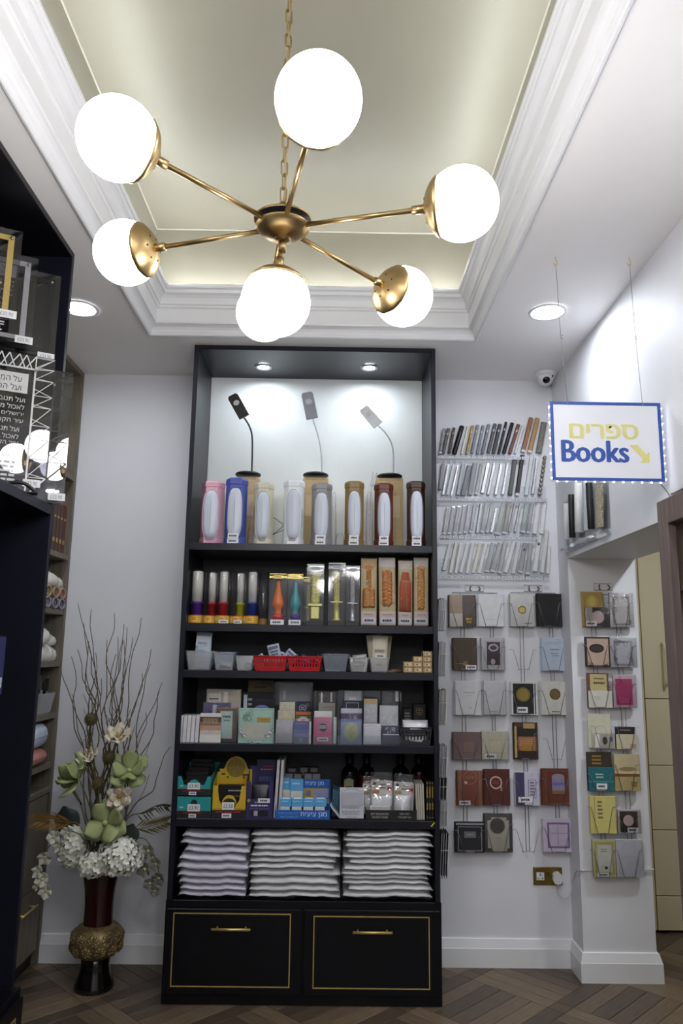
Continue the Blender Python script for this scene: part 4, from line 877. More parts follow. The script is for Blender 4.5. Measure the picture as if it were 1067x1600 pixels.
card('dark_box', 'taller black box with a gold seal behind the charcoal basket', 'box', 646, 664.5, 1100.5, 1, 3.69, C(18, 18, 20), [('ring', .5, .8, .3, .24, C(120, 104, 74)), ('lines', .35, .65, .74, .86, 2, C(140, 124, 90))], .05, Z4)

# ================================================================== SHELF OF DISPLAY TRAYS
Z5 = S['s5']
def tray(t, W, H, D, notch, m, inner, th=.0012):
    """front-notched counter display; local origin at bottom centre of the front face, depth runs to +Y"""
    fp = [(-W/2, 0), (W/2, 0), (W/2, H)] + [(u*W, v*H) for u, v in notch] + [(-W/2, H)]
    MB().prism(fp, 0, th).build('front_panel', m, t)
    for sx in (-1, 1): MB().prism([(0, 0), (D, 0), (D, H*1.25), (0, H)], -th/2, th/2, Matrix.Translation((sx*(W/2-th/2), 0, 0)) @ Matrix.Rotation(PI/2, 4, 'Z')).build('side_wall', m, t)
    MB().box(-W/2+th, W/2-th, th, D, 0, th).build('floor_card', inner, t); MB().box(-W/2+th, W/2-th, D-th, D, th, H*1.3).build('back_wall', m, t)
def arc(u0, v0, r, n=8): return [(u0 + r*math.cos(PI*i/n), v0 + r*2.0*math.sin(PI*i/n)) for i in range(n+1)]
TEAL = C(36, 150, 152, .45); DKC = C(34, 32, 36, .45); REDL = C(168, 36, 40)
for i, (yt, yb, nm) in enumerate([(1245, 1277, 'lower'), (1213, 1244, 'upper')]):
    zb = Z5 + (0 if i == 0 else atY(302, 1244.6, 3.485).z-Z5 + .004); x, W, H = span(277.2 - .4*(i == 0), 330, yt, 3.485, zb)
    t = thing('display_tray', '%s teal counter display tray with black base and price tags' % nm, 'display tray', (x, 3.487, zb), None, 'stacked teal trays')
    if i == 0: nt = [(.30, 1.0)] + [(.14*math.cos(PI*j/8), .62 - .0 + .1*math.sin(PI*j/8)) for j in range(9)] + [(-.30, 1.0)]
    else: nt = [(.40, 1.0), (.30, .55)] + [(.16*math.cos(PI*j/8), .55+.28*math.sin(PI*j/8)) for j in range(9)] + [(-.30, .55), (-.38, 1.0)]
    tray(t, W, H, .26, nt, TEAL, DKC)
    if i == 0: nt2 = None
    deco(t, W, H, -.0002, [('rect', 0, 1, 0, .33, DKC, 'base_band'), ('rect', 0, 1, .345, .365, C(120, 110, 70), 'gold_line'), ('lines', .16, .84, .19, .28, 1, REDL), ('lines', .08, .2, .44, .56, 1, C(180, 210, 210)), ('tag', .32, .68, .32, .66, 'p390'), ('tag', .36, .58, .03, .20)])
    if i == 0:
        MB().prism([(-W*.30, H*1.0), (-W*.22, H*.70), (W*.22, H*.70), (W*.30, H*1.0)], .002, .003).build('front_flap', TEAL, t); disc(MB(), 0, H*.72, W*.09, -.0009).build('thumb_notch', DKC, t)
    for j in range(6):
        b = thing('packed_item', 'black packet standing in the %s teal tray, %s row from the front' % (nm, ORD[j+1]), 'packet', (x+.008*math.sin(j*2), 3.51+.038*j, zb+.003), None, 'black packets in the teal trays') if i == 1 else None
        if b: MB().cbox(-W*.34, W*.34, 0, .02, 0, H*(.72+.16*j), .002).build('sleeve', BLACK, b); MB().box(-W*.2, W*.25, -.0006, 0, H*(.45+.16*j), H*(.55+.16*j)).build('printed_panel', C(48, 46, 48), b)
YEL = C(206, 170, 34, .45)
x, W, H = span(332.5, 385, 1228, 3.485, Z5)
t = thing('display_tray', 'yellow counter display with a round gold medallion on its backboard', 'display tray', (x, 3.487, Z5))
tray(t, W, H, .12, [(.36, 1.0), (.30, .56)] + [(.22*math.cos(PI*j/10), .42+.30*math.sin(PI*j/10)) for j in range(11)] + [(-.30, .56), (-.36, 1.0)], YEL, DKC)
deco(t, W, H, -.0002, [('rect', 0, 1, 0, .26, DKC, 'base_band'), ('rect', 0, 1, .28, .30, C(150, 120, 30), 'gold_line'), ('lines', .1, .88, .16, .24, 1, REDL), ('oval', .5, .42, .20, .20, C(40, 36, 24), 'thumb_notch'), ('tag', .30, .66, .27, .50, 'p550'), ('tag', .30, .58, .02, .16)])
Hb = atY(360, 1201, 3.60).z-Z5; r = W*.34
MB().prism([(-W/2, 0), (W/2, 0), (W/2, Hb), (r*1.1, Hb)] + [(r*math.cos(PI*j/14), Hb + r*1.12*math.sin(PI*j/14)*.98) for j in range(1, 14)] + [(-r*1.1, Hb), (-W/2, Hb)], .108, .110, Matrix.Translation((.012, 0, 0))).build('backboard', YEL, t)
mb = MB(); disc(mb, .012, Hb+r*.12, r*.84, .1065, 28); md = mb.build('medallion', mat('gold_medallion', srgb(150, 128, 62), .35, metal=.5, bump=.6, scale=90), t)
mb = MB(); disc(mb, .012, Hb+r*.12, r*.90, .1066, 28, r*.80); mb.build('medallion_rim', C(196, 168, 70), md)
for k in range(2): disc(MB(), .012+(-1, 1)[k]*r*.72, Hb-r*.72, r*.1, .1066, 8).build('dot_print', C(90, 70, 20), t)
MB().box(-W*.36, -W*.24, .1066, .107, Hb*.86, Hb*.90).box(W*.28, W*.48, .1066, .107, Hb*.85, Hb*.89).build('lettering', C(90, 70, 20), t)
b = thing('packed_item', 'black leaflet box inside the yellow display', 'packet', (x, 3.53, Z5+.003)); MB().cbox(-W*.38, W*.38, 0, .03, 0, H*.95, .001).build('carton', BLACK, b); deco(b, W*.76, H*.95, 0, [('lines', .4, .95, .78, .86, 1, C(190, 190, 190)), ('lines', .5, .95, .6, .68, 1, C(110, 110, 110))])
PUR = C(52, 44, 96, .45)
x, W, H = span(385.5, 427.5, 1220, 3.485, Z5)
t = thing('display_tray', 'dark purple counter display with printed front and backboard', 'display tray', (x, 3.487, Z5))
tray(t, W, H, .11, [(.34, .98), (.32, .52), (-.32, .52), (-.34, .98)], PUR, DKC)
deco(t, W, H, -.0002, [('lines', .28, .80, .40, .46, 1, C(170, 168, 190)), ('lines', .14, .86, .31, .385, 1, C(220, 220, 230)), ('lines', .12, .9, .25, .28, 1, C(120, 110, 150)), ('rect', .2, .82, .07, .22, C(22, 20, 34), 'window_print'), ('rect', .3, .44, .08, .21, C(170, 170, 175), 'window_print'), ('disc', .1, .48, .055, C(180, 150, 60)), ('tag', .44, .88, .42, .54)])
Hb = atY(412, 1187, 3.58).z-Z5
MB().box(-W*.22, W*.5, .100, .102, 0, Hb).build('backboard', C(42, 36, 78, .45), t); deco(t, W, Hb, .0995, [('lines', .5, .92, .86, .89, 1, C(170, 50, 70)), ('lines', .42, .96, .80, .84, 1, C(200, 110, 120)), ('lines', .34, .96, .55, .74, 1, C(60, 70, 120))])
b = bag('packet', 'dark crumpled packet heaped in the purple display', (x, 3.535, Z5+.004), W*.72, H*.82, .03, C(38, 38, 46, .3), 'packet', (0, 0, 0), None, 70)
for i, xx in enumerate((431.5, 438)):
    p = atY(xx, 1188, 3.50); tag(MB().cbox(-.006, .006, 0, .16, 0, p.z-Z5, .001).build('white_board', C(196, 194, 200), None, (p.x, 3.50+.004*i, Z5), (0, .045, 0)), 'white upright folder standing edge-on, %s of two' % ('left', 'right')[i], 'folder', 'white folders beside the blue display')
# blue display
zq = lambda a, b: (425+a/7.62, 1180+b/7.62)
BLU = C(34, 98, 188, .4); LBL = C(92, 168, 220, .4)
x0, y0 = zq(75, 285); x1, y1 = zq(690, 785)
x, W, H = span(x0, x1, y0, 3.60, Z5)
t = thing('display_tray', 'bright blue counter display with white lettering and small cartons', 'display tray', (x, 3.486, Z5))
Hf = atY(475, 1266, 3.486).z-Z5
MB().cbox(-W*.51, W*.51, 0, .0015, 0, Hf, .0004).build('front_panel', BLU, t)
for sx in (-1, 1): MB().prism([(0, 0), (.115, 0), (.115, H), (.09, H), (0, Hf)], -.0007, .0007, Matrix.Translation((sx*W*.505, 0, 0)) @ Matrix.Rotation(PI/2, 4, 'Z')).build('side_wall', BLU, t)
MB().box(-W*.5, W*.5, .113, .115, 0, H).build('backboard', BLU, t)
deco(t, W, Hf, -.0004, [('text', 'mt', .46, .95, .18, .80, C(225, 235, 245)), ('text', 'mt2', .06, .42, .52, .82, C(120, 180, 225)), ('text', 'mt2', .08, .42, .14, .42, C(120, 180, 225))])
deco(t, W, H, .1125, [('text', 'mt', .52, .88, .80, .94, C(215, 228, 240)), ('rect', .48, .98, .46, .74, C(196, 170, 70), 'picture_panel'), ('rect', .70, .98, .48, .70, C(150, 160, 200), 'picture'), ('rect', .54, .64, .52, .68, C(120, 124, 150), 'picture'), ('rect', .44, .99, .30, .44, C(170, 180, 196), 'picture')])
for i in range(4):
    a, b_ = zq(100+138*i, 520); c, d_ = zq(232+138*i, 655)
    k = card('small_carton', 'blue and white little carton, %s in the front row of the blue display' % ORD[i+1], 'carton', a, c, b_, d_, 3.489, LBL, [('rect', .02, .98, .02, .48, C(214, 214, 212), 'white_panel'), ('lines', .1, .75, .8, .88, 1, C(220, 235, 245)), ('lines', .08, .8, .2, .32, 1, C(160, 140, 130)), ('rect', .86, 1, .02, .5, INK, 'corner_print')], .028, Z5+Hf*.55, group='cartons in the blue display')
    MB().box(-.016, .016, -.013, .013, -.0005, .0005).build('lid', C(220, 228, 234), k).location = (0, 0, atY(a, b_, 3.489).z-(Z5+Hf*.55))
for i, (q0, q1, qt, qb) in enumerate([(130, 225, 270, 470), (220, 372, 285, 500)]):
    a, b_ = zq(q0, qt); c, d_ = zq(q1, qb)
    card('small_carton', ('shorter blue and white carton standing at the display back', 'taller blue and white carton standing at the display back')[i], 'carton', a, c, b_, d_, 3.575-.02*i, LBL, [('rect', .05, .95, .05, .60, C(216, 214, 206), 'white_panel'), ('lines', .1, .85, .8, .9, 1, C(220, 235, 245)), ('disc', .72, .12, .2, C(70, 60, 60)), ('disc', .72, .10, .12, C(190, 160, 150))], .02, Z5+Hf*.8)
for i, (q0, q1, qt) in enumerate([(195, 282, 150), (340, 425, 140), (455, 545, 143), (160, 245, 212), (265, 350, 215), (390, 475, 212), (485, 572, 215)]):
    a, b_ = zq(q0, qt); c, d_ = zq(q1, qt+40); zb = atY(a, 1216 if qt > 200 else 1206.5, 3.62 if qt > 200 else 3.66).z
    p = atY((a+c)/2, b_, 3.62 if qt > 200 else 3.66)
    k = thing('grey_carton', 'small dark grey carton behind the blue display, %s of the %s' % (ORD[(i % 3 if i < 3 else i-3)+1], 'top row' if i < 3 else 'lower row'), 'carton', (p.x, p.y, Z5 + (.0 if qt > 200 else .0)), None, 'grey cartons behind the blue display')
    Hk = p.z-Z5; MB().cbox(-.02, .02, 0, .035, 0, Hk, .001).build('carton', C(46, 46, 50), k); deco(k, .04, Hk, 0, [('rect', .1, .9, .80, .98, C(120, 120, 124), 'label_panel')])
# leaflets, card and bottles
for i in range(4):
    p = atY(520+2.6*i, 1233+i, 3.56); tag(MB().cbox(-.003, .003, 0, .12, 0, p.z-Z5, .0006).build('blue_leaflet', C(70, 110, 134), None, (p.x, 3.56, Z5), (0, .03, .0)), 'thin blue booklet standing edge-on by the white list card, %s of four' % ORD[i+1], 'booklet', 'blue booklets standing edge-on')
pts = [atY(x, y, 3.51) for x, y in ((515.5, 1257), (519, 1264), (525, 1271), (531, 1279.5))]
P = [[(p.x, 3.50, max(p.z, Z5+.001)), (p.x+.006, 3.56, max(p.z, Z5+.001)+.004)] for p in smoothpath(pts, 3)]
o = MB().grid(P).build('curved_card', C(196, 200, 206)); o.modifiers.new('t', 'SOLIDIFY').thickness = .001; tag(o, 'curled white card leaning against the white list card', 'card')
card('list_card', 'white printed list card propped at the shelf front', 'card', 531, 568.5, 1230.7, 1279, 3.495, C(206, 208, 218), [('lines', .25, .85, .94, .97, 1, C(70, 70, 90)), ('lines', .06, .3, .88, .91, 1, C(140, 140, 155)), ('lines', .7, .95, .88, .91, 1, C(140, 140, 155)), ('rect', .04, .96, .42, .85, C(182, 184, 198), 'print_block'), ('lines', .05, .95, .32, .40, 2, C(150, 150, 165)), ('lines', .06, .9, .12, .27, 3, C(160, 160, 172)), ('lines', .3, .7, .04, .07, 1, C(160, 160, 172))], .004, None)
GLS = mat('dark_bottle_glass', srgb(20, 16, 18), .15, var=.1)
for i, (x0, x1, c, nm) in enumerate([(534, 560, (36, 34, 44), 'black label'), (561, 586, (104, 24, 30), 'red label'), (613, 640, (36, 44, 40), 'dark green label'), (643, 668, (96, 20, 24), 'red label')]):
    x, W, H = span(x0, x1, 1176, 3.76, Z5)
    t = thing('bottle', 'dark bottle with a %s at the shelf back, %s from the left' % (nm, ORD[i+1]), 'bottle', (x, 3.79, Z5), None, 'dark bottles at the back'); r = W/2
    MB().lathe([(0, 0), (r, 0), (r, H*.62), (r*.9, H*.68), (r*.45, H*.74), (r*.40, H*.80), (0, H*.80)], 20).build('glass', GLS, t)
    MB().lathe([(r*.46, H*.79), (r*.46, H*.98), (0, H)], 16).build('cap', BLACK, t); MB().lathe([(r*1.01, H*.2), (r*1.01, H*.58)], 20).build('label_band', C(*c), t)
for i, xx in enumerate((545, 587)):
    card('neck_tag', 'small cream arched tag among the bottles, %s one' % ('left', 'right')[i], 'tag', xx-7.5, xx+7.5, 1218, 1, 3.66, C(150, 146, 110), [('oval', .5, .9, .5, .14, C(150, 146, 110), 'arch'), ('lines', .15, .85, .72, .82, 1, INK)], .004, Z5)
# outlet covers
x, W, H = span(572, 651, 1266, 3.487, Z5)
t = thing('display_tray', 'black counter tray lettered in white holding blister packs', 'display tray', (x, 3.488, Z5)); DKT = C(28, 27, 28, .5)
MB().cbox(-W/2, W/2, 0, .0015, 0, H, .0004).build('front_panel', DKT, t)
for sx in (-1, 1): MB().box(sx*W/2-.0008, sx*W/2+.0008, .0015, .12, 0, H*1.05).build('side_wall', DKT, t)
MB().box(-W/2, W/2, .12, .1215, 0, H*1.05).build('back_wall', DKT, t); MB().box(-W/2, W/2, .0015, .12, 0, .0012).build('floor_card', DKT, t)
LT = C(206, 202, 196); deco(t, W, H, -.0003, [('text', 'art1', .09, .45, .52, .72, LT), ('text', 'art2', .12, .43, .20, .40, LT), ('text', 'he1', .66, .86, .52, .72, LT), ('text', 'he2', .63, .89, .18, .42, LT)])
zr = lambda a, b: (520+a/6.276, 1180+b/6.276)
for i, (q0, q1, qt, yy, nm) in enumerate([(300, 450, 205, 3.585, 'half-hidden blister pack behind at the left of the black tray'), (365, 590, 165, 3.535, 'front blister pack with boxy white outlet cover and heart mark'), (580, 790, 185, 3.545, 'right blister pack with rounded white outlet cover and heart mark')]):
    a, b_ = zr(q0, qt); c, d_ = zr(q1, 560); x, W, H = span(a, c, b_, yy, Z5+.012)
    t = thing('blister_pack', nm, 'blister pack', (x, yy, Z5+.012), (0, .04*(i-1), 0), 'outlet cover packs')
    MB().cbox(-W*.48, W*.48, .002, .003, H*.04, H*.80, .0004).build('card', C(206, 200, 194), t)
    deco(t, W, H, .002, [('disc', .2, .72, .075, INK), ('lines', .42, .72, .68, .74, 1, INK), ('lines', .38, .74, .60, .66, 1, INK), ('disc', .88, .62, .07, C(170, 40, 44), 'heart_mark'), ('disc', .80, .62, .07, C(170, 40, 44), 'heart_mark'), ('rect', .08, .4, .5, .58, C(170, 130, 96))])
    if i != 2: MB().cbox(-W*.44, W*.42, -.030, .001, H*.24, H*.46, .003).cbox(-W*.52, W*.38, -.034, .001, 0.0, H*.25, .003).build('outlet_cover', mat('white_plastic_gloss', srgb(226, 228, 230), .2), t)
    else: MB().lathe([(W*.40, 0), (W*.40, H*.46), (W*.36, H*.5), (0, H*.5)], 24, Matrix.Translation((-.004, .0, 0)), True, PI, 2*PI).build('outlet_cover', mat('white_plastic_gloss', srgb(226, 228, 230), .2), t)
    P = [[(W/2*math.copysign(abs(math.cos(2*PI*j/16))**.3, math.cos(2*PI*j/16)), (-.038 if math.sin(2*PI*j/16) < 0 else .005)*ky*abs(math.sin(2*PI*j/16))**.4, H*z) for j in range(16)] for z, ky in ((0, .6), (.03, 1), (.45, 1), (.56, .25), (.9, .12), (1, .03))]
    MB().grid(P, True, True).build('blister', CLEAR, t)
for i in range(4):
    p = atY(651+3.4*i, 1224, 3.50); H = p.z-Z5
    t = thing('white_page_book', 'book standing with pale page edges outward, %s of four' % ORD[i+1], 'book', (p.x+.002, 3.50, Z5), (0, -.03, 0), 'books with page edges outward')
    MB().box(-.0040, .0040, 0, .11, .002, H-.002).build('page_block', C(190, 186, 172), t); MB().box(-.0047, -.0040, -.001, .111, 0, H).box(.0040, .0047, -.001, .111, 0, H).build('cover', C(70, 68, 64), t)
for i in range(3):
    p = atY(667+4.1*i, 1221, 3.497); H = p.z-Z5
    t = thing('black_book', 'slim black book with gold spine lettering, %s of three' % ORD[i+1], 'book', (p.x+.001, 3.497, Z5), None, 'black gold-lettered books')
    MB().cbox(-.0053, .0053, 0, .11, 0, H, .001).build('cover', BLACK, t)
    mb = MB()
    for v0, v1 in ((.28, .44), (.06, .08), (.58, .86), (.95, .965)):
        zz = v0
        while zz < v1: mb.box(-.003, .003, -.0006, 0, H*zz, H*min(zz+.018, v1)); zz += .03
    mb.build('spine_lettering', C(186, 156, 60), t)
p = atY(676.3, 1288.5, BY0-.001); tag(MB().prism([(-.011, -.008), (-.004, -.008), (.011, .008), (.004, .008)], 0, .0006).build('yellow_sticker', C(226, 206, 40), None, (p.x, BY0-.0001, p.z)), 'slanted yellow sticker on the shelf edge under the black books', 'sticker')

# ================================================================== STACKS OF WRAPPED WHITE GARMENTS
WRAP = [mat('wrapped_cloth_%d' % i, srgb(*c), .42, var=.05, scale=18, bump=.35, coat=.5) for i, c in enumerate([(226, 223, 236), (234, 234, 236), (238, 238, 240)])]
def package(W, D, H, seed, droop):
    rn = random.Random(seed); n, m = 22, 10; ph = [rn.random()*6.28 for _ in range(6)]
    f = lambda u, v: .5*math.sin(3.1*u+ph[0]) + .35*math.sin(7.3*u+2*v+ph[1]) + .25*math.sin(5*v+ph[2]) + .22*math.sin(15*u+ph[3]+3*v)
    P = []
    ring = []
    for j in range(m+1):                             # cross-section goes round the bag: bottom front -> front nose -> top -> back
        a = 2*PI*j/m; row = []
        for i in range(n+1):
            u = -1+2*i/n; e = (1-abs(u)**9)**.5 if abs(u) < 1 else 0.04; e = max(e, .10)
            cy, cz = math.cos(a), math.sin(a)
            y = D/2*math.copysign(abs(cy)**.7, cy)*(1+.015*f(u, cy)); z = H/2*math.copysign(abs(cz)**.75, cz)*e
            z += .0050*f(u*1.3, cy*.8) 
            row.append((u*W/2 + .003*f(cy, u), y, H/2 + z - droop*u*u*.5))
        P.append(row)
    mb = MB()
    vs = P[:-1]; N = len(vs); W_ = n+1
    mb.add([p for r in vs for p in r], [(j*W_+i, ((j+1) % N)*W_+i, ((j+1) % N)*W_+i+1, j*W_+i+1) for j in range(N) for i in range(n)], True)
    for i, o in ((0, 1), (n, -1)): mb.add([vs[j][i] for j in range(N)], [list(range(N))[::o]])
    return mb
Z6 = S['s6']
for si, (x0, x1, yt, yb, n, nm, tilt) in enumerate([(268, 387, 1299, 1409, 9, 'left stack', .022), (388.5, 533, 1297, 1414, 10, 'middle stack', .0), (535, 683, 1299, 1420, 12, 'right stack', -.012)]):
    a = atY(x0, 1350, 3.50).x; b = atY(x1, 1350, 3.50).x; zt_ = atY((x0+x1)/2, yt, 3.50).z; ht = (zt_-Z6)/n
    hs = [R_.uniform(.72, 1.3) for _ in range(n)]; sm_ = sum(hs); hs = [h*(zt_-Z6-.008)/sm_ for h in hs]; zc_ = Z6+.004
    a = max(a, BX0+SD+.006); b = min(b, BX1-SD-.006)
    for k in range(n):
        ht = hs[k]
        W = (b-a)*(.89 + .10*R_.random()); D = .29 + .02*R_.random()
        xo = (a+b)/2 + R_.uniform(-.5, .5)*(b-a-W) + (.004*k if si == 0 else 0)*.3
        o = package(W, D, ht*.985, 100*si, .0).build('wrapped_garment', WRAP[si], None, (xo, 3.485+D/2+R_.uniform(0, .012), zc_), (0, tilt*(k/n), R_.uniform(-.012, .012)))
        tag(o, ('lilac-white' if si == 0 else 'white') + ' plastic-wrapped folded garment, %s in the %s' % ('bottom one' if k == 0 else 'top one' if k == n-1 else ORD[k+1]+' from the bottom', nm), 'garment', nm + ' of wrapped garments')
        zc_ += ht
        # loose film lip along the front and at the ends
        mb = MB(); P = []
        for i in range(25):
            u = -1+2*i/24; zz = ht*.42 + .0035*math.sin(5*u+k) + .002*math.sin(13*u+2*k)
            P.append([(u*W*.505, -D/2*.985, zz+ht*.30), (u*W*.507, -D/2-.003-.003*R_.random(), zz+.002*R_.random()), (u*W*.503, -D/2*.98, zz-ht*.28)])
        mb.grid(P); mb.build('film_fold', CELLO, o)
        for sx in (-1, 1): MB().add([(sx*W*.49, -D*.49, ht*.25), (sx*W*(.515+.012*R_.random()), -D*.50, ht*(.3+.3*R_.random())), (sx*W*.49, -D*.47, ht*.75), (sx*W*(.515+.01*R_.random()), D*.2, ht*.5)], [(0, 1, 2), (1, 3, 2)]).build('film_corner', CELLO, o)
# ================================================================== MEZUZAH CASES ON THE BACK WALL
YM = YB - .016
za = lambda a, b: (680+a/5.616, 640+b/5.616)
zb_ = lambda a, b: (680+a/5.616, 770+b/5.616)
def case_mat(kind, c):
    if kind == 'clear': return film('clear_case_%d_%d_%d' % c, tuple(min(1, v/255*.35+.66) for v in c), .12, .08, haze=.42, hazecol=srgb(*c))
    if kind == 'metal': return mat('metal_case_%d_%d_%d' % c, srgb(*c), .28, metal=.75, var=.25, scale=220, bump=.5)
    if kind == 'pattern': return mat('pattern_case_%d_%d_%d' % c, srgb(*c), .45, var=.6, scale=190, bump=.6)
    if kind == 'wood': return mat('wood_case_%d_%d_%d' % c, srgb(*c), .5, var=.2, scale=60, stretch=(6, 6, .6))
    return mat('case_%d_%d_%d' % c, srgb(*c), .38, var=.06, scale=80)
def mezuzah(p0, p1, wpx, kind, c, label, group, Y=YM, style=None, shin=None, toX=None):
    f_ = (lambda x, y: atY(x, y, Y)) if toX is None else (lambda x, y: atX(x, y, toX))
    a, b = f_(*p0), f_(*p1); W = wpx*atY(600, 800, YB).y/F*1.03
    if toX is None:
        L = (b-a).length; ang = math.atan2(b.x-a.x, b.z-a.z); rot = (0, ang, 0)
    else:
        L = (b-a).length; ang = math.atan2(-(b.y-a.y), b.z-a.z); rot = (ang, 0, 0)
    t = thing('mezuzah_case', label, 'mezuzah case', a, rot, group)
    m = case_mat(kind, c); d = min(W*.8, .014)
    M = Matrix.Rotation(PI/2, 4, 'Z') if toX is not None else None
    if M is not None: M = Matrix.Rotation(-PI/2, 4, 'Z')
    mb = MB()
    if style == 'round':
        mb.lathe([(0, 0), (W*.46, 0), (W*.5, .002), (W*.5, L-.002), (W*.46, L), (0, L)], 12, M)
    elif style == 'twist':
        for j in range(9): mb.lathe([(W*.2, L*j/9), (W*.5, L*(j+.3)/9), (W*.5, L*(j+.65)/9), (W*.2, L*(j+1)/9)], 10, M)
    else:
        pr = [(-W/2, d*.5), (-W/2, -d*.1), (-W*.34, -d*.5), (W*.34, -d*.5), (W/2, -d*.1), (W/2, d*.5)]
        n = len(pr); vs = []
        for z, k in ((0, .92), (.002, 1), (L-.002, 1), (L, .92)): vs += [(x*k, y*k, z) for x, y in pr]
        fs = [(j*n+i, j*n+(i+1) % n, (j+1)*n+(i+1) % n, (j+1)*n+i) for j in range(3) for i in range(n)] + [list(range(n))[::-1], list(range(3*n, 4*n))]
        mb.add(vs, fs, False, M)
    mb.build('case_body', m, t)
    cap = C(200, 200, 205, .3)
    if kind in ('clear',) or style == 'capped':
        mb = MB().box(-W*.46, W*.46, -d*.55, d*.5, -.001, L*.06, M); mb.build('end_cap', C(190, 192, 196, .3) if style != 'capped' else C(206, 204, 200, .3), t)
    if kind == 'clear':
        MB().lathe([(0, L*.12), (W*.2, L*.12), (W*.2, L*.86), (0, L*.86)], 8, M).build('scroll', C(226, 226, 228), t)
    if shin:
        MB().box(-W*.2, -W*.1, -d*.62, -d*.5, L*.74, L*.80, M).box(-W*.05, W*.05, -d*.62, -d*.5, L*.74, L*.80, M).box(W*.1, W*.2, -d*.62, -d*.5, L*.74, L*.80, M).box(-W*.2, W*.2, -d*.62, -d*.5, L*.725, L*.745, M).build('shin_letter', shin, t)
    return t
SW = C(214, 214, 216); SG = C(206, 180, 60)
row1 = [((45,385),(80,165),26,'clear',(176,176,178),'silvery clear',None,SW), ((70,385),(118,165),27,'plain',(70,70,74),'charcoal',None,SW), ((122,380),(165,160),25,'wood',(66,46,40),'dark brown',None,SG), ((165,390),(235,145),42,'plain',(22,22,24),'wide black','round',None),
 ((232,390),(290,140),19,'plain',(210,206,188),'slim cream',None,None), ((275,390),(328,140),23,'metal',(128,104,60),'gold',None,SW), ((320,385),(372,135),24,'plain',(92,98,110),'slate blue',None,SW), ((368,390),(420,140),24,'plain',(96,102,114),'slate grey',None,SW),
 ((412,388),(470,130),27,'plain',(84,90,102),'dark slate',None,SW), ((465,380),(525,125),30,'pattern',(82,82,86),'speckled charcoal',None,SW), ((510,385),(568,128),32,'pattern',(58,58,62),'black and grey patterned',None,SW), ((555,390),(622,110),25,'plain',(34,34,38),'long black','round',SW),
 ((600,385),(675,118),34,'plain',(26,26,30),'glossy black','round',SW), ((652,388),(730,130),30,'wood',(112,66,48),'reddish brown',None,SW), ((700,385),(772,140),23,'plain',(212,212,212),'slim white',None,None), ((768,372),(842,72),37,'wood',(150,104,72),'tall brown wood','capped',None),
 ((825,378),(897,75),40,'wood',(172,136,92),'tall tan wood','capped',None), ((905,380),(955,112),50,'pattern',(118,116,108),'wide grey carved',None,None)]
row2 = [((42,700),(68,475),28,'plain',(150,152,156),'grey',None,None), ((68,748),(115,485),24,'metal',(196,198,202),'silver',None,SW), ((104,748),(160,485),24,'plain',(214,216,218),'white',None,None), ((140,758),(200,490),19,'metal',(206,206,210),'slim silver',None,None),
 ((198,748),(245,475),32,'plain',(176,182,188),'pale grey',None,None), ((242,755),(300,490),42,'plain',(126,130,136),'wide grey',None,None), ((302,750),(350,470),42,'plain',(146,148,154),'wide light grey',None,None), ((357,745),(405,475),31,'clear',(190,192,194),'clear silver',None,None),
 ((412,735),(465,470),34,'metal',(206,206,208),'wide glittering silver',None,None), ((462,748),(520,465),27,'metal',(190,190,194),'glittering silver',None,None), ((527,748),(580,475),30,'metal',(210,210,212),'bright silver',None,None), ((590,748),(635,475),27,'metal',(200,202,206),'narrow bright silver',None,None),
 ((655,750),(698,440),38,'plain',(92,94,94),'dark grey',None,None), ((717,755),(765,400),36,'plain',(52,50,50),'black with white caps','capped',None), ((795,750),(848,400),36,'plain',(206,212,216),'tall white',None,None), ((852,740),(895,420),26,'metal',(196,198,200),'tall silver',None,None), ((912,760),(962,405),34,'metal',(150,146,140),'spiral metal','twist',None)]
row3 = [((75,365),(110,130),30,'clear',(216,214,204)), ((120,365),(160,125),30,'clear',(214,216,216)), ((165,360),(205,120),30,'clear',(206,210,212)), ((215,360),(255,115),30,'clear',(216,216,218)), ((260,355),(300,100),30,'clear',(206,208,212)), ((308,350),(350,95),32,'clear',(170,178,186)),
 ((365,355),(405,95),28,'metal',(176,180,184)), ((408,350),(450,90),32,'clear',(206,212,216)), ((452,350),(500,90),30,'clear',(214,216,218)), ((490,350),(535,140),28,'metal',(226,226,228)), ((540,365),(600,95),48,'clear',(206,212,208)), ((602,360),(650,85),38,'clear',(190,186,176)),
 ((647,340),(700,95),22,'metal',(170,170,172)), ((697,345),(748,95),22,'metal',(180,180,182)), ((765,350),(805,90),44,'clear',(196,212,208)), ((812,355),(850,90),30,'clear',(210,212,214)), ((870,360),(905,85),42,'plain',(224,224,226)), ((930,360),(960,75),36,'plain',(226,226,228))]
names3 = ['warm clear','clear','clear','clear','clear','smoky clear','speckled silver','clear','clear','mirror silver','wide pale green','brown-tinted clear','slim silver','slim silver','pale aqua','clear','wide white','white banded']
row4 = [((75,680),(130,450),33,(216,216,216)), ((130,705),(185,440),33,(214,212,203)), ((178,705),(225,445),29,(220,220,222)), ((222,700),(285,445),35,(216,216,218)), ((277,710),(330,440),33,(212,212,214)), ((332,705),(395,440),35,(212,209,198)), ((383,705),(445,445),33,(218,218,220)), ((450,695),(510,440),42,(208,210,214)),
 ((500,695),(570,440),44,(204,208,210)), ((562,705),(615,430),38,(206,208,210)), ((617,700),(690,430),37,(218,218,220)), ((682,710),(735,435),35,(210,210,214)), ((742,700),(790,440),42,(204,206,210)), ((806,715),(840,440),38,(212,214,216)), ((872,690),(915,375),44,(214,218,218)), ((935,700),(980,330),38,(214,214,216)), ((987,710),(1000,470),26,(222,222,224))]
def nth(i, n): return 'rightmost' if i == n-1 else 'leftmost' if i == 0 else ORD[i+1] + ' from the left'
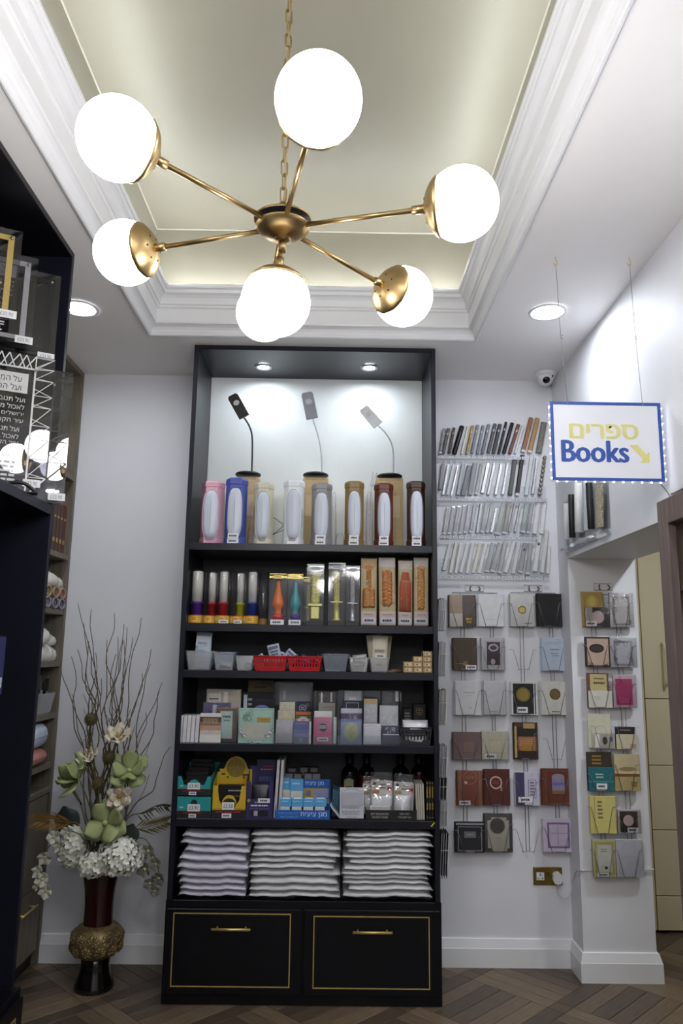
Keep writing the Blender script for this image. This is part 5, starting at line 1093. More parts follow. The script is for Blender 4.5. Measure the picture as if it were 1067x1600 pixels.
for i, (a, b, w_, k, c, nm, st, sh) in enumerate(row1): mezuzah(za(*a), za(*b), w_/5.616, k, c, '%s mezuzah case leaning right, %s in the top row' % (nm, nth(i, 18)), 'mezuzah cases, top row', style=st, shin=sh)
for i, (a, b, w_, k, c, nm, st, sh) in enumerate(row2): mezuzah(za(*a), za(*b), w_/5.616, k, c, '%s mezuzah case leaning right, %s in the second row' % (nm, nth(i, 17)), 'mezuzah cases, second row', style=st, shin=sh)
for i, (a, b, w_, k, c) in enumerate(row3): mezuzah(zb_(*a), zb_(*b), w_/5.616, k, c, '%s mezuzah case leaning right, %s in the third row' % (names3[i], nth(i, 18)), 'mezuzah cases, third row', shin=None)
for i, (a, b, w_, c) in enumerate(row4): mezuzah(zb_(*a), zb_(*b), w_/5.616, 'clear' if i in (7, 8, 9, 12, 13) else 'plain', c, '%s mezuzah case leaning right, %s in the bottom row' % ('cream' if i in (1, 5) else 'translucent white' if i in (7, 8, 9, 12, 13) else 'white', nth(i, 17)), 'mezuzah cases, bottom row', shin=INK if i in (12, 14) else None)
for r, (f_, xa, xb, yl, yb, nm, n) in enumerate([(za, 22, 800, 395, 432, 'top', 16), (za, 22, 985, 765, 800, 'second', 17), (zb_, 40, 900, 366, 402, 'third', 16), (zb_, 40, 1000, 712, 756, 'bottom', 18)]):
    a = atY(*f_(xa, yl), YB-.03); b = atY(*f_(xb, yl), YB-.03); c = atY(*f_(xa, yb), YB-.03); W = b.x-a.x; H = a.z-c.z
    t = thing('acrylic_ledge', 'clear acrylic ledge with small white price strips under the %s mezuzah row' % nm, 'ledge', ((a.x+b.x)/2, YB-.002, c.z), None, 'mezuzah display ledges')
    MB().box(-W/2, W/2, -.031, 0, H*.80, H*.84).build('ledge_plate', ACRYL, t); MB().box(-W/2, W/2, -.033, -.031, 0, H*.84).build('front_lip', ACRYL, t); MB().box(-W/2, W/2, -.002, 0, H*.84, H*4.2).build('back_plate', ACRYL, t)
    for i in range(n):
        u = -W/2 + W*(i+.5)/n; MB().box(u-W/n*.38, u+W/n*.38, -.0338, -.0332, H*.08, H*.72).build('price_tag', PAPER, t)
        mb = MB(); dashes(mb, u-W/n*.3, u+W/n*.3, H*.15, H*.65, 2, -.0342, R_); mb.build('lettering', C(110, 110, 116), t)

# ================================================================== WIRE RACKS WITH BOOKLETS
def pocket(rack, o, x0, x1, zr, zb, yb, yf):
    """one wire pocket: rail at zr, two legs running in to the bottom, hooks back to the spine"""
    w_ = x1-x0; mb = MB(); r = .0013
    V = lambda x, y, z: Vector((x, y, z)) - o
    mb.tube([V(x0-.012, yf+.004, zr), V(x0+.05*w_, yf, zr), V(x0+.30*w_, yf, zb), V(x0+.30*w_, yb, zb)], r, 5)
    mb.tube([V(x1+.012, yf+.004, zr), V(x1-.05*w_, yf, zr), V(x0+.72*w_, yf, zb), V(x0+.72*w_, yb, zb)], r, 5)
    mb.tube([V(x0+.30*w_, yf, zb), V(x0+.40*w_, yf, zb+.004), V(x0+.62*w_, yf, zb+.004), V(x0+.72*w_, yf, zb)], r, 5)
    mb.build('wire_pocket', CHROME, rack)
def wire_rack(label, hook, spines, rows, Yw, cols, group='wire booklet racks'):
    o = atY(hook[0], hook[1], Yw); o = Vector((o.x, Yw, o.z))
    t = thing('wire_rack', label, 'rack', o, None, group)
    MB().cbox(-.048, .048, -.003, 0, -.018, .018, .001).build('hook_plate', TRIMW, t)
    MB().tube([(-.046, -.0045, -.016), (.046, -.0045, -.016), (.046, -.0045, .016), (-.046, -.0045, .016)], .0011, 5, closed=True).build('hook_frame', CHROME, t)
    for sx in (-1, 1): MB().tube(smoothpath([(sx*.022, -.003, .008), (sx*.022, -.016, .006), (sx*.026, -.018, -.008), (sx*.018, -.012, -.014)], 4), .0028, 6).build('hook', mat('dark_steel', srgb(90, 90, 94), .3, metal=.7), t)
    za_, zb2 = None, None
    for (xt, yt, xb, yb) in spines:
        a, b = atY(xt, yt, Yw-.012)-o, atY(xb, yb, Yw-.012)-o
        MB().tube([a, (a.x, b.y, b.z)], .0016, 6).build('spine_wire', CHROME, t); za_ = a
    a = atY(cols[0], spines[0][1], Yw-.014)-o; b = atY(cols[1], spines[0][1], Yw-.014)-o
    MB().tube([a, (b.x, b.y, a.z)], .0018, 6).build('top_wire', CHROME, t)
    for x0, x1, y0, y1 in rows:
        p0, p1 = atY(x0, y0, Yw-.034), atY(x1, y1, Yw-.034); zr = p1.z+(p0.z-p1.z)*.72 if p0.z-p1.z > .09 else p1.z + .10
        pocket(t, o, p0.x, p1.x, zr, p1.z-.0015, Yw-.010, Yw-.036)
    return t
def rack_book(spec, Yw, where, ncopy=2):
    x0, x1, y0, y1, col, desc, deco_ = spec[:7]; wrap = spec[7] if len(spec) > 7 else False
    g = 'booklets in the wire racks'
    for k in range(ncopy, 0, -1):
        p = card('booklet', 'spare copy tucked behind the %s' % desc, 'booklet', x0-1.6*k+.4, x1+.9*(k % 2), y0+.6*k-1, y1, Yw-.030+.005*k, C(*[int(v*.96) for v in col]), [], .0035, None, group='spare copies in the wire racks', pages=True)
        p['label'] = '%s behind the %s' % (('copy right', 'deeper copy')[k-1], desc)
    return card('booklet', desc + (', ' + where if where else ''), 'booklet', x0, x1, y0, y1, Yw-.033, C(*col), deco_, .004, None, wrap, group=g, pages=True)
GD = C(150, 128, 62); GDB = mat('gold_print', srgb(196, 164, 84), .35, metal=.5)
WB = YB
A = [(102, 0)]
booksA = [
 (702,742,930,979.4,(86,72,62),'tan and brown two-panel booklet',[('rect',0,.5,.42,1,C(176,152,124)),('rect',0,.5,0,.42,C(214,208,200)),('rect',.62,.86,.22,.29,GDB,'title'),('rect',.66,.84,.12,.19,GDB,'title')],True),
 (747,786,929,979,(218,218,222),'plain white booklet in the top pocket',[('lines',.2,.8,.2,.24,1,C(196,196,200))]),
 (796.5,833.6,929,979,(214,212,210),'white booklet with a gold diamond seal',[('oval',.50,.52,.18,.13,GDB),('oval',.5,.52,.12,.08,C(226,206,150)),('lines',.55,.92,.08,.12,1,INK)],True),
 (839,877,928,979,(26,25,28),'plain black booklet in the upper corner pocket',[]),
 (708,744,997,1047,(78,62,50),'dark brown booklet with a small gold emblem',[('lines',.42,.64,.14,.28,3,GDB),('rect',.12,.5,.19,.205,GDB,'gold_line'),('tag',.52,.98,.02,.16)]),
 (751.5,787,997,1047,(186,186,190),'silver-grey booklet with a dark maroon panel',[('frame',.06,.94,.04,.95,.02,C(206,206,210)),('rect',.24,.82,.16,.88,C(64,46,54)),('oval',.53,.70,.22,.12,C(190,180,190)),('oval',.53,.70,.15,.07,C(64,46,54)),('oval',.5,.26,.10,.09,C(180,170,180))],True),
 (846,883,997,1048,(186,198,216),'pale blue booklet with fine print',[('lines',.28,.80,.62,.68,1,C(120,126,140)),('lines',.36,.72,.50,.55,1,C(120,126,140)),('lines',.40,.72,.44,.48,1,C(120,126,140)),('rect',0,1,.86,.87,C(170,182,202),'band_line')]),
 (711,751,1064,1117.5,(212,212,216),'white booklet with two title lines',[('lines',.26,.78,.64,.68,1,C(150,150,156)),('lines',.44,.66,.56,.59,1,C(160,160,166)),('lines',.50,.66,.2,.23,1,C(120,120,128))]),
 (755.5,789,1064,1117,(216,216,220),'white wrapped booklet beside the two-line one',[('frame',.14,.86,.12,.92,.008,C(202,202,206)),('lines',.3,.65,.08,.11,1,C(120,120,128))],True),
 (798,838.5,1066,1117,(216,216,216),'black booklet with white border and gold medallion',[('rect',.07,.86,.03,.96,C(36,36,38)),('disc',.46,.62,.27,GD),('ring',.46,.62,.25,.22,C(110,94,44)),('rect',.90,.94,.03,.96,C(36,36,38),'border_line'),('tag',.20,.62,.06,.24)]),
 (845,886,1065,1117,(216,214,208),'cream white booklet with a bronze medallion',[('disc',.52,.62,.21,C(122,104,62)),('ring',.52,.62,.19,.165,C(90,76,44)),('lines',.36,.68,.08,.12,1,INK)]),
 (708,751,1144,1187,(118,98,98),'mauve brown booklet with a framed square',[('frame',.34,.78,.26,.68,.012,C(96,78,78)),('rect',.36,.76,.28,.66,C(130,106,102))]),
 (752.5,793,1143,1187,(196,192,172),'cream booklet with a framed square',[('frame',.30,.76,.24,.70,.012,C(170,162,136)),('rect',.32,.74,.27,.67,C(204,196,170)),('tag',.10,.54,.03,.20)],True),
 (803,838.5,1129,1186.7,(74,52,40),'brown photo-cover booklet with golden figures',[('rect',.10,.96,.62,.88,C(40,36,30)),('rect',.40,.9,.84,.98,C(176,146,104)),('rect',.16,.94,.24,.62,C(150,104,66)),('lines',.2,.9,.36,.58,4,C(196,140,110)),('lines',.3,.85,.22,.42,3,C(180,140,40)),('rect',.08,.96,.02,.22,C(48,30,28)),('rect',0,.1,.05,.9,C(176,150,100),'page_edge')]),
 (714.5,752,1204,1258.5,(130,62,44),'rust brown booklet with a small oval title',[('rect',0,.16,0,1,C(150,96,60),'side_band'),('rect',.88,1,0,1,C(150,96,60),'side_band'),('ring',.52,.80,.28,.255,C(176,120,76)),('lines',.34,.7,.76,.84,2,C(176,120,76)),('disc',.34,.65,.06,C(206,180,150)),('tag',.06,.52,.01,.14)],True),
 (756.5,795,1202,1258.5,(84,40,36),'dark oxblood booklet with a white ring title',[('ring',.46,.63,.25,.20,C(196,180,170)),('disc',.46,.63,.20,C(96,40,36)),('lines',.34,.58,.58,.68,2,C(150,70,60)),('rect',.64,.70,.40,.52,C(176,140,96),'ribbon')]),
 (805,841,1207,1258.5,(190,188,206),'purple and lilac split booklet with a frame of letters',[('rect',0,.38,0,1,C(70,62,98)),('rect',.38,1,0,1,C(196,192,210)),('frame',.54,.88,.22,.78,.02,C(110,106,130)),('lines',.60,.82,.28,.74,5,C(96,90,120)),('tag',.10,.72,.09,.26)]),
 (846.5,890.5,1201,1258,(112,60,44),'chestnut booklet with a lilac arch picture',[('frame',.12,.94,.04,.94,.012,C(150,110,80)),('rect',.34,.78,.40,.80,C(150,140,176)),('oval',.56,.78,.22,.08,C(160,150,170)),('rect',.36,.76,.54,.62,C(110,120,180),'picture'),('rect',.34,.78,.30,.40,C(140,110,60),'picture')]),
 (712,755,1284,1332,(38,38,42),'black booklet with a grey nameplate and white outline',[('frame',.08,.94,.05,.84,.02,C(150,150,154)),('rect',.30,.72,.48,.68,C(110,110,114),'name_plate'),('lines',.36,.66,.54,.62,1,C(150,150,154)),('rect',0,1,.90,.96,C(150,150,156),'page_edge')]),
 (757,799,1271,1331.6,(72,72,72),'beige ornate booklet with a dark round seal',[('rect',.10,.90,.10,.82,C(178,172,156)),('rect',.24,.80,.03,.90,C(178,172,156)),('disc',.46,.68,.27,C(66,62,60)),('ring',.46,.68,.29,.26,C(120,114,106)),('lines',.38,.62,.34,.38,1,C(150,142,126))],True),
 (848,894.5,1279,1331.6,(206,194,214),'lilac booklet with a mauve square frame',[('frame',.14,.88,.12,.88,.06,C(128,106,150)),('rect',.2,.82,.2,.8,C(198,184,208)),('rect',.48,.5,.22,.8,C(150,130,164),'drawn_line'),('rect',.22,.82,.56,.575,C(160,140,172),'drawn_line')]),
]
emptyA = [(799.5,835.6,1003,1046.4), (852,886,1142,1187), (804.5,845,1283,1331.6)]
colsplit = lambda b: b[0] < 794
rA = [b[:4] for b in booksA if colsplit(b)]; rB = [b[:4] for b in booksA if not colsplit(b)] + emptyA
wire_rack('chrome wire rack of booklets mounted beside the bookcase', (741, 919), [(719,926,729,1330),(724.3,926,734,1330),(764.5,926,774,1330),(769,926,778.5,1330)], rA, YB, (705.8, 777))
wire_rack('chrome wire rack of booklets mounted above the wall socket', (832.5, 919), [(810.5,926,820.5,1330),(815.5,926,825.5,1330),(856,926,866,1330),(861,926,871,1330)], rB, YB, (797, 868))
for b in booksA: rack_book(b, YB, '')
# rack on the pier
YP = 3.75
zp = lambda a, b: (880+a/5.33, 860+b/5.33)
zr5 = lambda a, b: (880+a/4, 1140+b/4)
def PB4(x0, x1, y0, y1): (a, b), (c, d_) = zp(x0, y0), zp(x1, y1); return a, c, b, d_
def PB5(x0, x1, y0, y1): (a, b), (c, d_) = zr5(x0, y0), zr5(x1, y1); return a, c, b, d_
pier = [
 (PB4(180,380,475,637),(58,46,46),'dark brown pink-circle booklet on the pier, upper one',[('disc',.52,.50,.26,C(206,180,180)),('rect',0,.3,0,1,C(176,172,170),'clear_edge'),('tag',.02,.46,.04,.30)],True,PB4(145,325,345,637),(176,150,86),'gold portrait booklet behind the brown one on the pier',[('oval',.5,.70,.28,.20,C(200,172,100)),('oval',.5,.72,.15,.14,C(216,190,120))]),
 (PB4(380,572,355,640),(196,192,192),'silver booklet with an ornate mirror frame, upper one on the pier',[('frame',.14,.86,.06,.9,.07,C(156,150,148)),('rect',.26,.76,.12,.80,C(206,202,202)),('fili',.2,.8,.76,.94,9,C(96,92,92)),('fili',.14,.26,.1,.8,6,C(130,126,126)),('fili',.74,.86,.1,.8,6,C(130,126,126))],True),
 (PB4(180,385,722,970),(64,50,46),'rose-beige booklet with a black oval crest on the pier',[('rect',.07,.93,.06,.95,C(190,164,150)),('oval',.45,.62,.30,.15,C(40,36,34)),('oval',.45,.62,.24,.10,C(66,58,54)),('fili',.05,.25,.02,.12,4,C(64,50,46)),('fili',.75,.95,.02,.12,4,C(64,50,46))]),
 (PB4(385,600,728,974),(188,188,196),'silver booklet with an ornate mirror frame, lower one on the pier',[('frame',.14,.86,.06,.9,.07,C(150,150,158)),('rect',.26,.76,.12,.80,C(200,200,208)),('fili',.2,.8,.76,.94,9,C(84,84,92)),('fili',.14,.26,.1,.8,6,C(126,126,134)),('fili',.74,.86,.1,.8,6,C(126,126,134))],True),
 (PB4(208,405,1170,1310),(206,204,194),'low white card with a faint heart in front of a parchment on the pier',[('lines',.22,.5,.5,.72,2,C(190,176,170))],False,PB4(190,372,1022,1310),(112,74,56),'parchment-scroll booklet behind the white card on the pier',[('rect',.16,.92,.02,.97,C(190,176,132)),('lines',.30,.80,.80,.88,1,C(110,84,40)),('lines',.26,.84,.66,.78,1,C(110,84,40))]),
 (PB4(412,598,1038,1310),(206,180,192),'hot pink booklet in clear wrap on the pier',[('rect',.10,.84,.08,.88,C(186,56,112)),('fili',.2,.4,.74,.96,5,C(206,70,130)),('lines',.2,.7,.14,.3,3,C(206,100,150))],True),
 (PB5(190,320,20,118),(176,172,160),'multicoloured small card in front of a cream booklet on the pier',[('rect',.06,.26,.08,.9,C(220,220,220),'side_strip'),('rect',.34,.94,.1,.9,C(160,156,146)),('oval',.52,.5,.12,.25,C(60,56,56)),('oval',.82,.6,.08,.18,C(84,84,130))],False,PB5(150,292,-98,115),(206,204,184),'cream booklet with a ring title on the pier',[('ring',.55,.48,.26,.24,C(170,166,150))]),
 (PB5(330,463,30,123),(206,196,170),'small cream card with floral corner on the pier',[('lines',.6,.95,.06,.36,3,C(150,80,60))],False,PB5(322,446,-18,123),(52,44,46),'dark card behind the cream floral card on the pier',[('lines',.2,.8,.8,.9,1,C(150,146,146))]),
 (PB5(155,313,235,384),(40,108,116),'teal booklet with a white label in front of a brown one on the pier',[('rect',0,1,.36,.42,C(70,140,146),'band_line'),('lines',.26,.64,.52,.76,2,C(190,206,206)),('tag',.30,.72,.08,.32)],False,PB5(142,300,140,384),(64,52,44),'dark brown booklet with gold lettering on the pier',[('lines',.20,.62,.66,.94,3,GDB)]),
 (PB5(316,470,155,384),(176,158,112),'gold and cream booklet with a wavy flap on the pier',[('rect',0,1,.58,1,C(196,182,146)),('rect',0,1,.40,.47,C(120,76,40),'brown_band'),('rect',0,1,.47,.56,C(206,188,150)),('oval',.54,.60,.34,.06,C(150,130,96)),('lines',.62,.9,.12,.28,2,C(130,100,50))]),
 (PB5(163,323,418,650),(206,194,120),'pale yellow booklet with a dark spine line on the pier',[('lines',.30,.5,.38,.9,5,C(110,104,84)),('rect',.18,.19,0,1,C(120,108,80),'spine_line')]),
 (PB5(340,478,502,650),(190,178,178),'dark brown pink-circle booklet on the pier, lower one',[('rect',.08,.88,.05,.94,C(48,40,40)),('disc',.46,.55,.24,C(206,182,182)),('tag',.40,.88,.05,.26)],True),
 (PB5(180,323,690,922),(196,192,140),'yellow-bordered white booklet with small lamp drawing on the pier',[('frame',.10,.92,.08,.93,.05,C(176,164,90)),('rect',.22,.80,.14,.86,C(214,212,204)),('lines',.32,.66,.66,.78,2,C(170,150,80)),('oval',.56,.25,.07,.04,C(50,46,44)),('tag',.16,.66,.01,.12)],True),
 (PB5(325,492,688,922),(200,202,212),'plain pale lilac booklet at the pier rack bottom',[('lines',.4,.7,.53,.56,1,C(186,188,198))],True),
]
wire_rack('chrome wire rack of booklets mounted on the pier', (942, 917), [(921.5,928,934,1366),(928,928,940,1366),(960.5,928,973,1366),(967,928,979,1366)], [p[0] for p in pier], YP, (908, 988))
for p in pier:
    if len(p) > 5:
        bx = p[5]; card('booklet', p[7], 'booklet', bx[0], bx[1], bx[2], bx[3], YP-.022, C(*p[6]), p[8], .004, None, group='booklets in the wire racks', pages=True)
        bx = p[0]; card('booklet', p[2], 'booklet', bx[0], bx[1], bx[2], bx[3], YP-.033, C(*p[1]), p[3], .004, None, p[4] if len(p) > 4 else False, group='booklets in the wire racks', pages=True)
    else: rack_book((*p[0], p[1], p[2], p[3], p[4] if len(p) > 4 else False), YP, '', 1)
# rack on the bookcase's side, seen edge-on
sr = thing('wire_rack', 'white wire rack on the bookcase side, seen edge-on', 'rack', (BX1+.001, 3.60, 1.0), None, 'wire booklet racks')
rows = [(935, 986, 8, (120,118,112)), (1002, 1056, 7, (150,150,148)), (1076, 1132, 6, (190,184,164)), (1163, 1212, 5, (200,200,204)), (1213, 1248, 3, (110,110,114)), (1247, 1288, 7, (176,178,184)), (1297, 1368, 4, (90,92,98))]
for q in (3.56, 3.70): MB().tube([(.004, q-3.60, atY(700, 930, q).z-1.0), (.004, q-3.60, atY(700, 1372, q).z-1.0)], .0018, 6).build('spine_wire', WIREW, sr)
for r, (y0, y1, n, c) in enumerate(rows):
    yy = 3.60; zt_, zb0 = atY(698, y0, yy).z, atY(698, y1, yy).z; zr = zb0+(zt_-zb0)*.62
    mb = MB(); mb.tube([(.004, -.06, zr-1), (.046, -.06, zr-1), (.046, .08, zr-1), (.004, .08, zr-1)], .0013, 5).tube([(.004, -.04, zb0-1.0015), (.042, -.04, zb0-1.0015), (.046, -.05, zr-1)], .0013, 5); mb.build('wire_pocket', WIREW, sr)
    for k in range(n):
        cc = tuple(max(10, min(235, int(v + 40*math.sin(k*2.3+r)))) for v in c); xk = .010 + .030*k/max(1, n-1)
        t = thing('booklet', 'edge-on booklet on the bookcase side rack, %s layer outward in the %s pocket' % (ORD[k+1], ('top', 'second', 'third', 'fourth', 'fifth', 'sixth', 'bottom')[r]), 'booklet', (BX1+xk, yy-.045, zb0), (0, .05, 0), 'booklets on the bookcase side rack')
        h = (zt_-zb0)*(1-.06*R_.random()); MB().cbox(-.0012, .0012, 0, .11, .0005, h, .0003).build('cover', C(*cc), t); MB().box(-.0007, .0007, -.0004, 0, .002, h-.002).build('page_block', PAPER, t)

# ================================================================== SOCKET, PLUG, CABLE, CAMERA
p0, p1 = atY(833, 1355, YB-.006), atY(879, 1383.5, YB-.006); W, H = p1.x-p0.x, p0.z-p1.z
sk = thing('wall_socket', 'brass double wall socket with one plug inserted', 'socket', ((p0.x+p1.x)/2, YB, p1.z))
MB().cbox(-W/2, W/2, -.007, 0, 0, H, .002).build('face_plate', mat('aged_brass_plate', srgb(138, 116, 58), .35, metal=.7, var=.06), sk)
mb = MB(); mb.cbox(-W*.40, -W*.13, -.0085, -.006, H*.28, H*.72, .001); si = mb.build('socket_insert', WHITEP, sk)
MB().box(-W*.28, -W*.25, -.0092, -.008, H*.52, H*.68).build('slot', INK, si); MB().box(-W*.36, -W*.31, -.0092, -.008, H*.36, H*.42).build('slot', INK, si); MB().box(-W*.22, -W*.17, -.0092, -.008, H*.36, H*.42).build('slot', INK, si)
for u in (-.05, .03): MB().cbox(W*u, W*(u+.06), -.010, -.006, H*.58, H*.78, .001).build('switch', mat('aged_brass_plate'), sk)
pl = thing('plug', 'white mains plug with grey cable in the brass socket', 'plug', (sk.location.x+W*.29, YB-.009, sk.location.z+H*.15))
MB().prism([(-.022, .016), (-.014, .0), (.014, 0), (.022, .016), (.020, .042), (.008, .052), (-.008, .052), (-.020, .042)], -.026, -.002).build('plug_body', WHITEP, pl)
MB().tube([(0, -.015, .002), (0, -.015, -.014)], .006, 8).build('cable_sleeve', C(190, 190, 192), pl)
pts = [Vector((pl.location.x, YB-.024, pl.location.z-.012))] + [atY(x, y, q) for x, y, q in ((874, 1397, 3.88), (883, 1404, 3.87), (891, 1397, 3.87), (895.5, 1378, 3.87))]
pts += [atX(x, y, XR-.012) for x, y in ((900, 1362), (911, 1360.5))] + [Vector((XR-.010, YP-.010, atY(921, 1360, YP-.01).z))] + [atY(x, y, YP-.008) for x, y in ((927, 1360), (950, 1359.5), (990, 1359), (1022, 1358.5))]
tag(MB().tube(smoothpath(pts, 6), .0028, 6).build('mains_cable', C(206, 206, 208, .4)), 'pale cable looping from the plug round onto the pier', 'cable')
pc = atZ(852, 592, ZC-.03); cmn = thing('dome_camera', 'white dome security camera at the ceiling corner', 'camera', (pc.x, pc.y, ZC))
MB().lathe([(.058, -.001), (.058, -.012), (.054, -.02), (.045, -.022)], 28).build('mount_ring', WHITEP, cmn)
MB().ell((0, 0, -.02), .047, .047, .047, 24, 16).build('dome_shell', WHITEP, cmn)
dv = (Vector((-.1, -.75, -.65))).normalized(); Mq = Matrix.Translation(Vector((0, 0, -.02)) + dv*.034) @ Vector((0, 0, 1)).rotation_difference(dv).to_matrix().to_4x4()
MB().ell((0, 0, 0), .022, .022, .018, 18, 10, Mq).build('lens', mat('lens_black', srgb(12, 12, 14), .08), cmn)
dv = (Vector((.55, -.75, -.15))).normalized(); Mq = Matrix.Translation(Vector((0, 0, -.02)) + dv*.044) @ Vector((0, 0, 1)).rotation_difference(dv).to_matrix().to_4x4()
MB().ell((0, 0, 0), .007, .007, .005, 10, 6, Mq).build('sensor', BLACK, cmn)

# ================================================================== HANGING SIGN
YS = 2.55
c = [atY(x, y, YS) for x, y in ((857.5, 629), (1029, 629), (1039.5, 752), (864, 752))]
X0, X1 = (c[0].x+c[3].x)/2, min((c[1].x+c[2].x)/2, XR-.012); Z0, Z1 = (c[2].z+c[3].z)/2, (c[0].z+c[1].z)/2; W, H = X1-X0, Z1-Z0
sg = thing('hanging_sign', 'white hanging sign reading Books with blue border and tiny lights', 'sign', ((X0+X1)/2, YS, Z0))
SWH = mat('sign_white_acrylic', srgb(226, 226, 232), .12, var=.01, coat=.6)
MB().cbox(-W/2, W/2, -.003, .003, 0, H, .001).build('panel', SWH, sg)
SBL = C(38, 76, 158, .35); SYL = C(214, 208, 128, .4)
bw = W*.028; fr = MB(); fr.box(-W/2, W/2, -.0045, -.003, 0, bw).box(-W/2, W/2, -.0045, -.003, H-bw, H).box(-W/2, -W/2+bw, -.0045, -.003, bw, H-bw).box(W/2-bw, W/2, -.0045, -.003, bw, H-bw); fr.build('border', SBL, sg)
U = lambda u: -W/2+u*W
def bold(key, u0, u1, v0, v1, e):                   # heavier stroke: the same letters laid a hair apart
    mb = MB()
    for i in range(9):
        a = e*(i-4)/4; letters(mb, key, U(u0+e/2+a/2), U(u1-e/2+a/2), H*v0, H*v1, -.0036-.00002*i)
    for i in (-1, 1): letters(mb, key, U(u0+e/2), U(u1-e/2), H*(v0+i*e*.25), H*(v1+i*e*.25), -.0038-.00002*i)
    return mb
bold('sfarim', .165, .79, .53, .715, .015).build('hebrew_lettering', SYL, sg)
bold('Books', .085, .695, .235, .505, .019).build('english_lettering', SBL, sg)
MB().prism([(U(.70), H*.46), (U(.775), H*.46), (U(.845), H*.335), (U(.875), H*.37), (U(.875), H*.235), (U(.79), H*.235), (U(.815), H*.285)], -.0038, -.0032).build('arrow', SYL, sg)
LED = mat('led_white', (1, 1, 1), .4, emit=(.86, .88, 1.0), estr=14.0)
led = MB().ell((0, 0, 0), .0023, .0023, .0023, 8, 6).mesh('led'); led.materials.append(LED)
def put_led(x, z):
    o = bpy.data.objects.new('led', led); COL.objects.link(o); o.parent = sg; o.location = (x, -.004, z)
for i in range(10): put_led(-W/2-.004, H*(.03+.1*i))
for i in range(12): put_led(U(.04+.084*i), -.004)
for i in range(10): put_led(W/2+.004, H*(.03+.1*i))
MB().tube([(-W/2-.004, 0, H), (-W/2-.004, 0, -.004), (W/2+.004, 0, -.004), (W/2+.004, 0, H)], .0014, 5).build('light_string', WIREW, sg)
for hx, px in ((.16, 868), (.84, 983)):
    x = U(hx); MB().tube(smoothpath([(x, -.006, H*.955), (x, -.006, H*.985), (x, -.002, H+.01)], 3), .0013, 5).build('sign_hook', CHROME, sg)
    top = atZ(px, 405, ZC-.01); tx, ty, tz = top.x-sg.location.x, top.y-YS, ZC-Z0
    MB().tube([(x, -.002, H+.008), (x*.35+tx*.65, ty*.65, H+(tz-H)*.45), (tx, ty, tz-.03)], .0009, 5).build('hanging_wire', CHROME, sg)
    MB().tube(smoothpath([(tx-.008, ty, tz-.026), (tx-.004, ty, tz-.034), (tx+.004, ty, tz-.032), (tx+.004, ty, tz-.018), (tx, ty, tz-.012), (tx, ty, tz)], 4), .0016, 6).build('ceiling_hook', GOLD, sg)
    for v in (.42, .58): MB().tube(smoothpath([(x*.4+tx*.6+.003, ty*v, H+(tz-H)*v), (x*.4+tx*.6-.004, ty*v, H+(tz-H)*v+.008), (x*.4+tx*.6+.004, ty*v, H+(tz-H)*v+.015)], 4), .0012, 5).build('wire_link', CHROME, sg)
MB().tube(smoothpath([(W*.46, 0, -.004), (W*.49, .01, -.012), (W*.51, .0, -.03), (min(W*.515, XR-.01-sg.location.x), -.02, -.055), (min(W*.52, XR-.01-sg.location.x), -.03, WZ-Z0+.004)], 5), .0014, 6).build('power_lead', BLACK, sg)
# display board of large mezuzahs on the bulkhead
XB = XR - .008
pts = [atX(x, y, XR-.004) for x, y in ((881, 800), (949, 740), (949, 835), (884, 851))]
ya, yb2 = pts[0].y, pts[1].y; zlo, zhi = min(pts[2].z, pts[3].z)-.005, pts[1].z
bd = thing('display_board', 'clear acrylic board of large mezuzah cases on the bulkhead', 'display board', (XR-.001, ya, zlo))
MB().box(-.003, 0, yb2-ya, 0, 0, zhi-zlo).build('board', ACRYL, bd); MB().box(-.036, -.003, yb2-ya, 0, .012, .015).build('ledge', ACRYL, bd); MB().box(-.0375, -.036, yb2-ya, 0, .004, .018).build('label_lip', ACRYL, bd)
zc3 = lambda a, b: (860+a/10.67, 740+b/10.67)
for i, (a, b, w_, k, c, nm, st) in enumerate([((265,1100),(262,500),9,'plain',(212,212,212),'slim white', 'round'), ((365,1065),(345,350),9,'plain',(30,30,32),'black','round'), ((480,985),(465,160),12,'plain',(222,222,222),'white scroll-shaped','round'), ((590,950),(560,150),9,'plain',(190,194,200),'pale silver',None), ((680,920),(640,150),9,'plain',(28,28,30),'black rear','round'), ((815,905),(800,150),20,'pattern',(170,160,138),'wide stone-pattern',None)]):
    mezuzah(zc3(*a), zc3(*b), w_, k, c, '%s large mezuzah case on the bulkhead board' % nm, 'large mezuzah cases on the bulkhead', toX=XR-.024, style=st)
